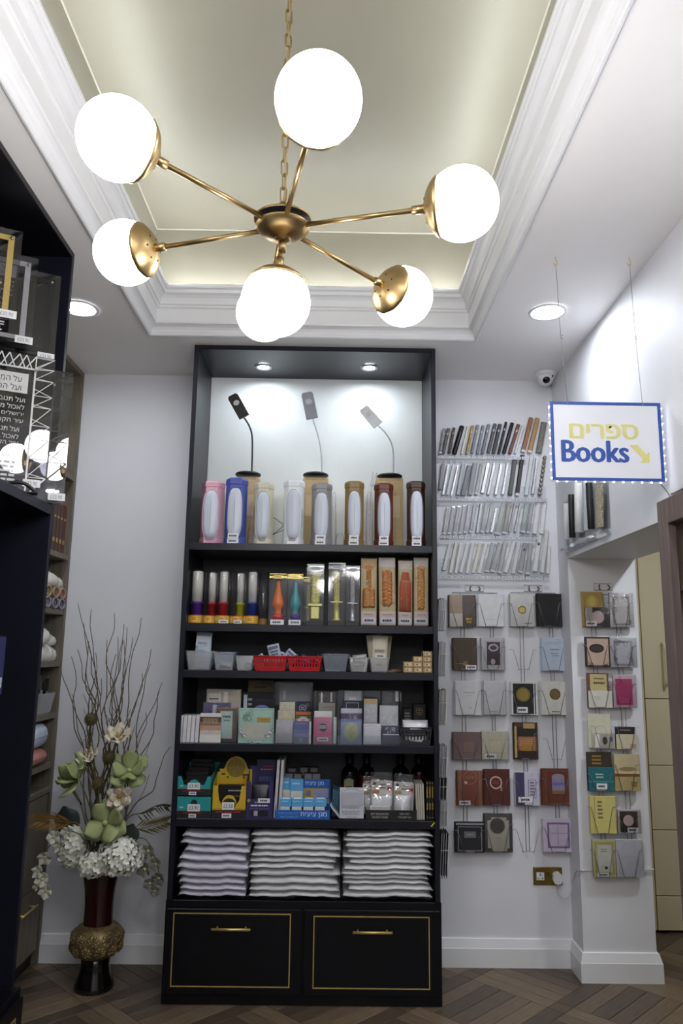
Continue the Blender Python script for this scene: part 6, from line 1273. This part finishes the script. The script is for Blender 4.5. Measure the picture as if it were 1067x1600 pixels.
# ================================================================== ACRYLIC PLAQUES IN THE NAVY CABINET
def plaque(loc, H, W, ang, label, frame, kind, tagpos=(0, .0)):
    t = thing('acrylic_plaque', label, 'plaque', loc, (0, 0, math.radians(ang)), 'acrylic plaques in the navy cabinet')
    SM = film('smoke_acrylic', (.62, .62, .66), .07, .02) if kind != 'truss' else film('smoke_acrylic_light', (.72, .72, .76), .07, .02)
    MB().box(-W, 0, -.003, .003, .0, H).build('acrylic_sheet', SM, t)
    yq = -.0045
    if kind == 'border':
        f = MB(); b0, b1 = .022, .040
        f.box(-W+b0, -b0, yq, yq+.001, H-b1, H-b0).box(-W+b0, -b0, yq, yq+.001, b0*.6, b1*.7).box(-b1, -b0, yq, yq+.001, b1*.7, H-b1).box(-W+b0, -W+b1, yq, yq+.001, b1*.7, H-b1); f.build('printed_border', frame, t)
    else:
        f = MB(); b = .062; th = .004
        def bar(x0, z0, x1, z1, w_=.0035):
            d = Vector((x1-x0, 0, z1-z0)); n_ = Vector((-d.z, 0, d.x)).normalized()*w_/2
            f.prism([(x0+n_.x, z0+n_.z), (x0-n_.x, z0-n_.z), (x1-n_.x, z1-n_.z), (x1+n_.x, z1+n_.z)], yq, yq+.001)
        for x in (-b, -W+b): bar(x, .0, x, H-b*.8, .006)
        bar(-W+b, H-b*.8, -b, H-b*.8, .006); rn = random.Random(int(H*1000))
        for side in (0, 1):
            zz = .005; last = None
            while zz < H-.02:
                z2 = min(H-.005, zz + rn.uniform(.035, .075)); xo, xi = (-.002, -b) if side == 0 else (-W+.002, -W+b)
                bar(xi, zz, xo, z2, rn.choice((.0022, .0022, .005))); bar(xo, z2, xi, min(H-b*.8, z2+rn.uniform(-.01, .03)), .0022); zz = z2
                if rn.random() < .4: bar(xi, zz, xo, zz, .0022)
        xx = -W+b
        while xx < -b: x2 = min(-b, xx+rn.uniform(.02, .05)); bar(xx, H-b*.8, x2, H-.002); bar(x2, H-.002, min(-b, x2+.02), H-b*.8); xx = x2
        f.build('truss_print', frame, t)
    TXC = C(200, 200, 204) if kind != 'dark' else C(70, 70, 76)
    bx1 = -.082 if kind == 'truss' else -.066
    if frame is not BLACK:
        MB().box(bx1-.16, bx1, yq, yq+.001, H*.72, H*.86).build('title_panel', C(206, 206, 206) if kind == 'truss' else frame, t)
        letters(MB(), 'al1', bx1-.125, bx1-.02, H*.795, H*.84, yq-.0006).build('title_lettering', INK, t); letters(MB(), 'al2', bx1-.15, bx1-.02, H*.735, H*.78, yq-.0006).build('title_lettering', INK, t)
        zz = H*.69
        for k, ky in enumerate(('l1', 'l2', 'l3', 'l4', 'l1', 'l2', 'l4')):
            letters(MB(), ky, bx1-.165, bx1-.005 - .01*(k > 3), zz-H*.035, zz, yq-.0006).build('verse_lettering', TXC, t); zz -= H*.052
        letters(MB(), 'ki', bx1-.06, bx1-.04, H*.27, H*.30, yq-.0006).build('verse_lettering', TXC, t)
        mb = MB(); dashes(mb, bx1-.16, bx1-.01, H*.10, H*.25, 5, yq-.0006, R_); mb.build('small_print', TXC, t)
    for x in (-.03, -W+.03):
        if kind == 'truss': x = -.062 if x > -.1 else -W+.062
        MB().lathe([(0, .008), (.005, .008), (.0055, .003), (.004, 0)], 10, Matrix.Translation((x, -.003, H-.055 if kind == 'truss' else H-.032)) @ Matrix.Rotation(PI/2, 4, 'X')).build('standoff_bolt', CHROME, t)
    tg = MB().box(-.052+tagpos[0], .004+tagpos[0], yq-.004, yq-.003, tagpos[1]-.012, tagpos[1]+.014).build('price_label', PAPER, t)
    letters(MB(), 'p33', -.044+tagpos[0], -.006+tagpos[0], tagpos[1]-.006, tagpos[1]+.007, yq-.0046).build('lettering', C(120, 120, 126), tg)
    MB().cbox(-W+.04, -.02, .0035, .012, 0, .014, .002).build('stand_foot', BLACK, t)
    return t
YELW = C(172, 148, 84, .35); LGREY = C(150, 150, 154, .4); TRW = C(214, 214, 214, .4)
Zu = 2.4595
plaque((-1.018, 2.253, Zu), .30, .34, 27, 'smoked acrylic plaque with a gold printed border', YELW, 'border', (0, .012))
plaque((-1.047, 2.457, Zu), .318, .34, 27, 'smoked acrylic plaque with a grey printed border', LGREY, 'border', (0, .012))
plaque((-1.008, 2.57, Zu), .312, .34, 27, 'smoked acrylic plaque with a black printed border on the upper shelf', BLACK, 'border', (-.005, -.002))
p = plaque((-.988, 2.533, 1.9405), .500, .42, 26, 'clear acrylic plaque with a white truss print and Hebrew title panel', TRW, 'truss', (-.02, .05))
p = plaque((-.945, 2.598, 1.9405), .475, .40, 22, 'clear acrylic plaque with a black truss print at the cabinet end', BLACK, 'truss', (0, .02))
t = thing('perspex_stand', 'black curved plate stand lying on the plaque shelf', 'stand', (-1.03, 2.42, 1.9405), (0, 0, .4))
MB().tube(smoothpath([(-.06, 0, .006), (-.02, -.01, .03), (.02, -.01, .03), (.055, 0, .006)], 5), .006, 8).build('arch', BLACK, t); MB().cbox(-.065, .06, -.02, .02, 0, .005, .002).build('base', BLACK, t)
t = thing('black_pen_box', 'black box with chrome end lying by the gold-bordered plaque', 'box', (-1.06, 2.02, Zu), (0, 0, .5)); MB().cbox(-.09, .09, -.02, .02, 0, .028, .004).build('box_body', BLACK, t); MB().box(-.09, .09, -.0205, -.020, .018, .024).build('chrome_strip', CHROME, t)
lf = atX(2, 1060, -1.15); t = thing('leaflet', 'dark blue printed leaflet hanging inside the navy cabinet at left edge', 'leaflet', (-1.0, lf.y*1.0, 0))
q = atX(2, 1085, -1.0); t.location = (-1.0, q.y, q.z)
MB().box(-.003, .0, -.16, .0, 0, .17).build('sheet', C(40, 46, 92), t); MB().box(.0002, .0008, -.06, -.008, .02, .05).build('printed_panel', C(190, 196, 210), t); MB().box(-.004, -.001, -.16, 0, .165, .175).build('hanger_bar', BLACK, t)

# ================================================================== GOODS ON THE TAUPE SHELVING
IVO = mat('ivory_cloth', srgb(214, 212, 204), .8, var=.05, bump=.3)
def bundle(loc, r, h, m, label, name='cloth_bundle', group=None, seed=0, cat='cloth'):
    rn = random.Random(seed); t = thing(name, label, cat, loc, None, group); ph = [rn.random()*6 for _ in range(4)]
    P = []
    for z, k in ((0, .7), (.12, .95), (.4, 1.0), (.65, .9), (.85, .6), (1.0, .25)):
        P.append([(r*k*(1+.14*math.sin(3*a+ph[0])+.08*math.sin(7*a+ph[1]+4*z))*math.cos(a), r*k*(1+.14*math.sin(4*a+ph[2])+.08*math.sin(6*a+ph[3]+3*z))*math.sin(a), h*z) for a in [2*PI*i/20 for i in range(20)]])
    MB().grid(P, True, True).build('folds', m, t)
    MB().lathe([(r*.30, h*.96), (r*.34, h), (r*.2, h*1.06), (0, h*1.05)], 10).build('knot', m, t)
    return t
S1, S2, S3, S4, S5 = TSH
bundle((-1.405, 3.70, S2+.105), .055, .07, IVO, 'white cloth bundle on top of the looped cords', seed=1)
bundle((-1.41, 3.82, S2+.105), .045, .06, IVO, 'second smaller white cloth bundle beside the back wall', seed=2)
for i, (y, z, c, nm) in enumerate([(3.60, 0, (150,146,160), 'grey-lilac'), (3.70, 0, (140,136,152), 'grey-lilac'), (3.79, 0, (146,140,158), 'grey-lilac'), (3.60, .052, (170,150,120), 'tan'), (3.70, .052, (176,150,116), 'tan'), (3.79, .052, (180,140,124), 'rosy tan')]):
    t = thing('looped_cord', '%s looped cord hank, %s in the %s layer' % (nm, ('nearest', 'middle', 'farthest')[i % 3], 'lower' if z == 0 else 'upper'), 'cord', (-1.39, y+.03, S2+z), None, 'looped cord hanks')
    for k in range(4): MB().tube([(.02+.006*k*(-1)**k, .036*math.cos(a), .026+.024*math.sin(a)) for a in [2*PI*j/14 for j in range(14)]], .0055, 6, closed=True).build('loop', C(*c, .7), t)
    MB().tube([(-.02, 0, .02), (.03, 0, .03)], .008, 8).build('binding', C(*[int(v*.8) for v in c], .7), t)
for i, (y, z, r, h) in enumerate([(3.62, 0, .062, .09), (3.73, 0, .06, .085), (3.80, 0, .05, .075), (3.66, .085, .055, .08), (3.77, .075, .045, .06)]):
    bundle((-1.415, y+.02, S3+z), r, h, IVO, 'white crumpled cloth pouch, %s on the %s of its heap' % (('nearest', 'middle', 'farthest', 'near', 'far')[i], 'bottom' if z == 0 else 'top'), 'cloth_pouch', 'heap of white pouches', 10+i)
t = thing('storage_tub', 'clear plastic tub with dark glossy packets on the taupe shelving', 'tub', (-1.435, 3.745, S4)); open_tub(t, .15, .21, .095, TUBB, .82)
for i in range(5): bag('packet', 'black glossy packet in the taupe shelf tub, %s from the front' % ORD[i+1], (-1.435+.01*(-1)**i, 3.67+.04*i, S4+.008), .06, .14+.015*(i % 3), .02, mat('black_gloss_film', srgb(16, 16, 18), .2), 'packet', (.1, .1*(-1)**i, PI/2), [('rect', .2, .8, .5, .62, C(150, 150, 155), 'label_panel')], 80+i)
bag('packet', 'silver glinting packet in front of the taupe shelf tub', (-1.40, 3.60, S4+.001), .06, .10, .03, SILF, 'packet', (0, 0, PI/2), None, 90)
def cushion(loc, sx, sy, sz, m, label):
    P = []
    for j in range(13):
        t_ = PI*j/12-PI/2
        P.append([(sx*math.copysign(abs(math.cos(a))**.6, math.cos(a))*abs(math.cos(t_))**.45, sy*math.copysign(abs(math.sin(a))**.6, math.sin(a))*abs(math.cos(t_))**.45, sz + sz*math.sin(t_)) for a in [2*PI*i/24 for i in range(24)]])
    o = MB().grid(P, True, True).build('folded_cushion', m, None, loc); MB().tube([(sx*.985*math.copysign(abs(math.cos(a))**.6, math.cos(a)), sy*.985*math.copysign(abs(math.sin(a))**.6, math.sin(a)), sz) for a in [2*PI*i/32 for i in range(32)]], .003, 5, closed=True).build('seam', m, o)
    return tag(o, label, 'cushion')
cushion((-1.44, 3.70, S5+.001), .085, .14, .038, C(196, 134, 126, .8), 'folded salmon pink cushion on the taupe shelving')
cushion((-1.44, 3.70, S5+.079), .085, .13, .058, C(196, 208, 226, .8), 'plump pale blue cushion on top of the pink one')
for i in range(4):
    t = thing('brown_book', 'brown bound book standing on the upper taupe shelf, %s from the back wall' % ORD[4-i], 'book', (-1.40, 3.70+.045*i, S1+.0005), None, 'brown books on the taupe shelving')
    MB().cbox(-.08, .02, -.018, .018, 0, .24+.01*(i % 2), .003).build('cover', C(66+8*i, 48, 38), t); MB().box(.0202, .0208, -.012, .012, .05, .07).box(.0202, .0208, -.012, .012, .17, .18).build('spine_bands', GDB, t)

# ================================================================== VASE WITH FLOWERS
VX, VY = -1.022, 3.635
va = thing('floor_vase', 'tall dark red vase with a gold rose-relief belly', 'vase', (VX, VY, 0))
DRD = mat('dark_red_lacquer', srgb(44, 10, 12), .22, var=.2, scale=3, coat=.5)
MB().lathe([(0, 0), (.080, 0), (.085, .006), (.083, .02), (.068, .06), (.060, .10), (.062, .125), (.055, .13)], 40).build('foot', mat('vase_black', srgb(16, 12, 12), .2, coat=.4), va)
GREL = mat('antique_gold_relief', srgb(128, 110, 74), .42, metal=.5, var=.45, scale=60, bump=.5)
def rel(a, z): 
    w_ = max(0, 1-((z-.193)/.055)**2); return 1 + w_*(.02*math.sin(11*a+40*z) + .015*math.sin(19*a-70*z))
be = MB().lathe([(.058, .125), (.085, .140), (.104, .165), (.111, .19), (.109, .215), (.098, .240), (.08, .256), (.062, .262)], 60, fn=rel).build('belly', GREL, va)
for k in range(22):
    a = 2*PI*k/11 + (.285 if k > 10 else 0); z = .214 if k > 10 else .170; rb = .100; c = Vector((rb*math.cos(a), rb*math.sin(a), z)); n_ = Vector((math.cos(a), math.sin(a), (z-.192)*14)).normalized(); Q = Matrix.Translation(c) @ Vector((0, 0, 1)).rotation_difference(n_).to_matrix().to_4x4()
    mb = MB()
    for r_, m_ in ((.025, 8), (.017, 6), (.009, 5)):
        for j in range(m_):
            b = 2*PI*j/m_ + r_*90; mb.ell((r_*.72*math.cos(b), r_*.72*math.sin(b), .002+(.030-r_)*.45), r_*.40, r_*.40, .0055, 8, 5, Q)
    mb.build('relief_rose', GREL, be)
MB().lathe([(.064, .258), (.062, .30), (.062, .35), (.066, .40), (.073, .44), (.080, .475), (.082, .487), (.079, .489), (.066, .44), (.05, .40)], 40).build('neck', DRD, va)
mouth = Vector((VX, VY, .47))
BRK = mat('willow_bark', srgb(98, 86, 66), .75, var=.25, scale=60); GRNK = mat('stem_green', srgb(92, 104, 62), .6)
tips = [(125,943),(129,974),(145.6,952),(178,958),(192.5,975),(218,965),(137,1001),(140,1002),(183,995),(201.5,980),(235,1014),(236.5,1037.5),(218.7,1052),(257,1066.5),(247,1079),(98,1032),(108,1026),(123,1015),(179,1022),(168,1000),(205.6,996),(196,1002),(192,1000),(226,1114),(268,1167),(150,1020),(160,1060),(112,1085)]
brn = random.Random(11)
for i, (x, y) in enumerate(tips):
    Yt = VY + brn.uniform(-.10, .12); e = atY(x, y, Yt); s0 = mouth + Vector((brn.uniform(-.045, .045), brn.uniform(-.045, .045), -.10))
    n = 16; pts = []
    bend = (e.x - s0.x)
    for k in range(n+1):
        u = k/n; wv = .030*math.sin(min(1, u*1.15)*PI*.9)
        px = s0.x + bend*(u**1.35 if abs(bend) > .12 else u) ; pts.append(Vector((px + wv*math.sin((11+i % 5)*u+i*1.7) + brn.uniform(-.012, .012)*(u > .1)*(u < .99), s0.y+(Yt-s0.y)*u + wv*math.cos(8*u+i), s0.z+(e.z-s0.z)*u)))
    pts = smoothpath(pts, 2); rr = [.0050*(1-.68*k/(len(pts)-1)) for k in range(len(pts))]
    b = thing('willow_branch', 'bare curly willow branch in the vase, %s tip counted from the left' % ORD[min(20, sorted(t_[0] for t_ in tips).index(x)+1)] if sorted(t_[0] for t_ in tips).index(x) < 20 else 'bare curly willow branch in the vase, %s tip counted from the right' % ORD[len(tips)-sorted(t_[0] for t_ in tips).index(x)], 'branch', s0, None, 'curly willow branches')
    MB().tube([p_-s0 for p_ in pts], rr, 5).build('branch_stem', BRK, b)
    if i % 2 == 0:
        q = pts[int(len(pts)*.62)]-s0; d = Vector((brn.choice((-1, 1))*brn.uniform(.03, .06), brn.uniform(-.02, .02), brn.uniform(.08, .14)))
        MB().tube(smoothpath([q, q+d*.4+Vector((.006, 0, 0)), q+d], 4), [.0016]*8+[.0009], 4).build('twig', BRK, b)
def petal_mesh(L, W, cup=.3, tipc=.0, n=7, m=6, ruffle=0.0, seed=0):
    rn = random.Random(seed); P = []
    for j in range(n+1):
        u = j/n; wd = W*.5*((.22+.78*math.sin(PI/2*min(1, u/.62))) if u < .62 else max(.10, 1-((u-.62)/.38)**2.4)**.5)
        row = []
        for i in range(m+1):
            v = -1+2*i/m
            row.append((v*wd, -cup*L*(u*u*.5) + cup*W*.9*v*v*(.4+u*.3) + ruffle*L*math.sin(6*v+9*u+seed)*u*.12, L*u*(1-.10*v*v*u) + ruffle*L*rn.uniform(-.05, .05)*(u > .8)))
        P.append(row)
    return MB().grid(P)
def facing(d, roll=0.0):                             # frame whose +Z looks along d
    return Vector((0, 0, 1)).rotation_difference(Vector(d).normalized()).to_matrix().to_4x4() @ Matrix.Rotation(roll, 4, 'Z')
def flower(name, label, px, py, Y, rpx, d, petals, m, centre, stemmat, group, solid=.0015):
    """petals: list of (count, length factor, width factor, open angle, phase)"""
    c = atY(px, py, Y); r = rpx*Y*.93/F; Q = facing(d)
    t = thing(name, label, 'flower', mouth, None, group); o = c - mouth
    k_ = 0
    for cnt, lf, wf, op, ph in petals:
        me = petal_mesh(r*lf, r*wf, .35, ruffle=.5 if name != 'green_magnolia' else .15, seed=k_).mesh('petal'); me.materials.append(m)
        for k in range(cnt):
            M = Matrix.Translation(o) @ Q @ Matrix.Rotation(2*PI*k/cnt+ph, 4, 'Z') @ Matrix.Rotation(-op + .08*math.sin(k*5), 4, 'X')
            ob = link('petal', me, m, t); ob.matrix_local = M; k_ += 1
            md = ob.modifiers.new('t', 'SOLIDIFY'); md.thickness = solid
    mb = MB(); mb.ell((0, 0, r*.10), r*centre[1], r*centre[1], r*centre[1], 12, 8, Matrix.Translation(o) @ Q); ce = mb.build('centre', centre[0], t)
    if len(centre) > 2:
        mb = MB()
        for k in range(18):
            a = k*2.4; q = r*.2*math.sqrt(k/18); mb.tube([Q.to_3x3() @ Vector((q*.5*math.cos(a), q*.5*math.sin(a), 0)) + o, Q.to_3x3() @ Vector((q*1.6*math.cos(a), q*1.6*math.sin(a), r*.35)) + o], .0012, 4)
        s_ = mb.build('stamens', centre[2], t); s_['kind'] = 'stuff'
    b = o - Q.to_3x3() @ Vector((0, 0, r*.1))
    MB().tube(smoothpath([(brn.uniform(-.03, .03), brn.uniform(-.03, .03), -.06), b*.5 + Vector((0, .02, .03)), b], 6), .0028, 6).build('stem', stemmat, t)
    return t
MAG = mat('green_magnolia_petal', srgb(152, 162, 112), .65, var=.16, scale=14); MAGC = C(170, 176, 120, .6); CRP = mat('cream_petal', srgb(216, 206, 186), .65, var=.08, scale=20); STA = C(170, 146, 84, .7)
flower('green_magnolia', 'green magnolia bloom facing the room, lowest of three, above the hydrangeas', 165, 1286, 3.53, 31, (-.05, -1, .25), [(4, 1.12, 1.0, 1.25, .5), (3, 1.2, 1.0, 1.65, .1)], MAG, (MAGC, .14), GRNK, 'green magnolias')
flower('green_magnolia', 'green magnolia bloom opening upward on the right side of the bouquet', 202, 1205, 3.56, 29, (.15, -.75, .65), [(4, 1.15, .95, .95, .2), (4, 1.25, 1.0, 1.5, .9)], MAG, (MAGC, .13), GRNK, 'green magnolias')
flower('green_magnolia', 'half-closed green magnolia bloom turned left', 121, 1216, 3.56, 30, (-.75, -.5, .45), [(3, 1.2, .95, .55, .3), (4, 1.35, 1.0, 1.25, .9)], MAG, (MAGC, .12), GRNK, 'green magnolias')
flower('cream_bloom', 'cream open bloom at the top right of the bouquet', 185, 1152, 3.58, 21, (.1, -.7, .7), [(6, 1.15, .8, 1.15, 0), (5, .95, .7, .8, .4)], CRP, (STA, .12, STA), GRNK, 'cream blooms')
flower('cream_bloom', 'cream ruffled bloom peeking above the left magnolia', 139, 1186, 3.60, 20, (-.2, -.6, .8), [(6, 1.1, .8, 1.1, 0), (5, .9, .7, .7, .4)], CRP, (STA, .12, STA), GRNK, 'cream blooms')
flower('cream_bloom', 'cream bloom with tan centre below the right magnolia', 187, 1245, 3.54, 21, (.15, -1, .1), [(6, 1.15, .75, 1.2, .2), (5, .95, .65, .85, .5)], CRP, (STA, .14, STA), GRNK, 'cream blooms')
ALM = mat('allium_brown', srgb(84, 74, 44), .8, var=.3, scale=90)
for i, (x, y, r) in enumerate([(142, 1124, 11.5), (170, 1183, 11.5), (154, 1225, 12)]):
    c = atY(x, y, 3.57)-mouth; R = r*3.57*.93/F; t = thing('allium_ball', 'spiky brown seed ball on a stem, %s of three' % ('highest', 'middle', 'lowest')[i], 'flower', mouth, None, 'brown seed balls')
    MB().ell(c, R*.8, R*.8, R*.8, 14, 10).build('core', ALM, t); mb = MB()
    for k in range(150):
        z = 1-2*(k+.5)/150; a = k*2.39996; q = math.sqrt(1-z*z); d = Vector((q*math.cos(a), q*math.sin(a), z)); u = d.orthogonal().normalized()*R*.08; v = d.cross(u)
        p0 = c+d*R*.75; mb.add([p0+u, p0-u*.5+v*.8, p0-u*.5-v*.8, c+d*R*1.06], [(0, 1, 3), (1, 2, 3), (2, 0, 3)])
    o = mb.build('spikes', ALM, t); o['kind'] = 'stuff'
    MB().tube(smoothpath([(.01*i-.01, 0, -.06), c*.5+Vector((0, .01, 0)), c-Vector((0, 0, R*.8))], 6), .0026, 6).build('stem', GRNK, t)
HYD = mat('hydrangea_white', srgb(234, 234, 224), .65, var=.06, scale=40)
for i, (x, y, Y, rx, ry) in enumerate([(188, 1338, 3.55, 37, 29), (112, 1322, 3.58, 21, 33), (146, 1352, 3.54, 22, 18)]):
    c = atY(x, y, Y)-mouth; k = Y*.93/F; A_, B_ = rx*k, ry*k; t = thing('hydrangea', 'white hydrangea head, %s of three' % ('largest', 'leftmost', 'smallest middle')[i], 'flower', mouth, None, 'white hydrangeas')
    MB().ell(c, A_*.8, A_*.7, B_*.8, 16, 10).build('core', C(150, 156, 130, .8), t); mb = MB(); rn = random.Random(i); N = (130, 90, 60)[i]
    for q in range(N):
        z = 1-2*(q+.5)/N; a = q*2.39996; s_ = math.sqrt(1-z*z); d = Vector((s_*math.cos(a), s_*math.sin(a), z)); p0 = c + Vector((d.x*A_*.92, d.y*A_*.8, d.z*B_*.92))
        Q = Matrix.Translation(p0) @ facing(d + Vector((rn.uniform(-.4, .4), rn.uniform(-.4, .4), rn.uniform(-.4, .4))), rn.random()*6); L = .019*rn.uniform(.8, 1.15)
        for pz in range(4):
            M = Q @ Matrix.Rotation(PI/2*pz, 4, 'Z'); mb.add([M @ Vector(v) for v in ((0, 0, 0), (L*.40, L*.42, .002), (L*.85, L*.42, .005), (L*1.08, 0, .006), (L*.85, -L*.42, .003), (L*.40, -L*.42, .001))], [(0, 5, 4, 3, 2, 1)])
    o = mb.build('florets', HYD, t); o['kind'] = 'stuff'
    MB().tube([(0, 0, -.05), c*.6], .003, 6).build('stem', GRNK, t)
ORC = mat('orchid_petal', srgb(190, 190, 178), .6, var=.06); ORD_D = mat('dusty_orchid_petal', srgb(124, 124, 116), .7, var=.08)
def orchid(label, path, spots, m, Y):
    t = thing('orchid_spray', label, 'flower', mouth, None, 'hanging orchid sprays')
    pp = [Vector((0, 0, -.04))] + [atY(x, y, Y)-mouth for x, y in path]; MB().tube(smoothpath(pp, 6), .0022, 5).build('stem', GRNK, t)
    for x, y, r in spots:
        c = atY(x, y, Y-.012)-mouth; R = r*Y*.93/F; Q = facing((brn.uniform(-.4, .2), -1, brn.uniform(-.4, .2)), brn.random()*6)
        mb = MB()
        for k in range(5):
            pm = petal_mesh(R*1.05, R*(1.1 if k % 2 else .8), .3, seed=k, n=4, m=4); M = Matrix.Translation(c) @ Q @ Matrix.Rotation(2*PI*k/5, 4, 'Z') @ Matrix.Rotation(-1.25, 4, 'X'); mb.add(pm.v, pm.f, True, M)
        b = mb.build('blossom', m, t); MB().ell(c, R*.22, R*.22, R*.22, 8, 6).build('lip', C(196, 190, 120, .6), b)
orchid('white orchid spray hanging on the left of the vase', [(130, 1310), (100, 1300), (78, 1320), (66, 1350), (62, 1385), (70, 1405)], [(84, 1308, 11), (92, 1322, 10), (70, 1340, 12), (60, 1362, 11), (66, 1374, 12), (72, 1392, 12), (100, 1330, 9), (58, 1385, 7), (104, 1300, 10)], ORC, 3.55)
orchid('dusty grey orchid spray hanging on the right of the vase', [(195, 1320), (225, 1310), (240, 1335), (248, 1365), (240, 1392)], [(232, 1330, 12), (226, 1358, 13), (243, 1350, 11), (248, 1372, 12), (234, 1380, 11), (242, 1392, 9), (222, 1340, 9)], ORD_D, 3.62)
GLF = mat('gold_palm', srgb(150, 116, 62), .45, metal=.3, var=.2)
def palm(label, path, n, L, Y, m):
    t = thing('palm_frond', label, 'leaf', mouth, None, 'gold palm fronds'); pp = smoothpath([Vector((0, 0, -.04))] + [atY(x, y, Y)-mouth for x, y in path], 6); MB().tube(pp, .002, 5).build('midrib', m, t)
    for k in range(n):
        u = .45+.55*k/n; p_ = pp[min(len(pp)-2, int(u*(len(pp)-1)))]; d = (pp[-1]-pp[-4]).normalized()
        for sd in (-1, 1):
            dd = (d*1.0 + Vector((0, 0, sd*.55)) + Vector((0, brn.uniform(-.4, .1), 0))).normalized(); l = L*(1-.45*k/n); w_ = Vector((0, 0, 1)).cross(dd).normalized()*.0035
            w_ = dd.cross(Vector((0, 1, 0))).normalized()*.0035
            MB().add([p_, p_+dd*l*.4+w_, p_+dd*l, p_+dd*l*.4-w_], [(0, 1, 2, 3)]).build('leaflet', m, t)
palm('gold palm frond pointing left', [(128, 1295), (105, 1285), (78, 1283), (58, 1282)], 14, .10, 3.56, GLF)
palm('dull gold palm frond pointing right', [(190, 1300), (220, 1295), (245, 1288), (262, 1283)], 13, .09, 3.62, mat('dull_palm', srgb(104, 92, 58), .6, var=.2))
palm('thin dark palm frond arching right toward the bookcase', [(195, 1285), (222, 1270), (248, 1258), (263, 1262)], 10, .06, 3.66, mat('dark_palm', srgb(66, 64, 46), .6, var=.2))
DGL = mat('dark_leaf', srgb(42, 52, 48), .55, var=.15)
for i, (x, y, r, d, nm) in enumerate([(112, 1285, 27, (-.2, -1, .3), 'left of the front magnolia'), (196, 1305, 20, (.3, -1, .2), 'right of the front magnolia'), (140, 1330, 16, (0, -1, -.3), 'below the front magnolia')]):
    c = atY(x, y, 3.57)-mouth; R = r*3.57*.93/F; t = thing('dark_leaf', 'broad dark green leaf %s' % nm, 'leaf', mouth, None, 'dark leaves'); M = Matrix.Translation(c - Vector((0, 0, R))) @ Matrix.Rotation((-.25, .3, .8)[i], 4, 'Y')
    pm = petal_mesh(R*2, R*1.5, .15); MB().add(pm.v, pm.f, True, M).build('blade', DGL, t); MB().tube([(0, 0, -.04), M @ Vector((0, 0, 0)), M @ Vector((0, -.004, R))], .0018, 5).build('stem', GRNK, t)
for i, (x, y) in enumerate([(95, 1205), (100, 1212)]):
    e = atY(x, y, 3.6)-mouth; t = thing('seed_pod', 'slender brown pod sticking out left, %s one' % ('upper', 'lower')[i], 'pod', mouth, None, 'slender pods'); b = e*.65+Vector((.02, 0, .02)); MB().tube([b, b+(e-b)*.5, e], [.004, .007, .002], 7).build('pod', BRK, t); MB().tube([(0, 0, -.05), b], .002, 5).build('stem', GRNK, t)
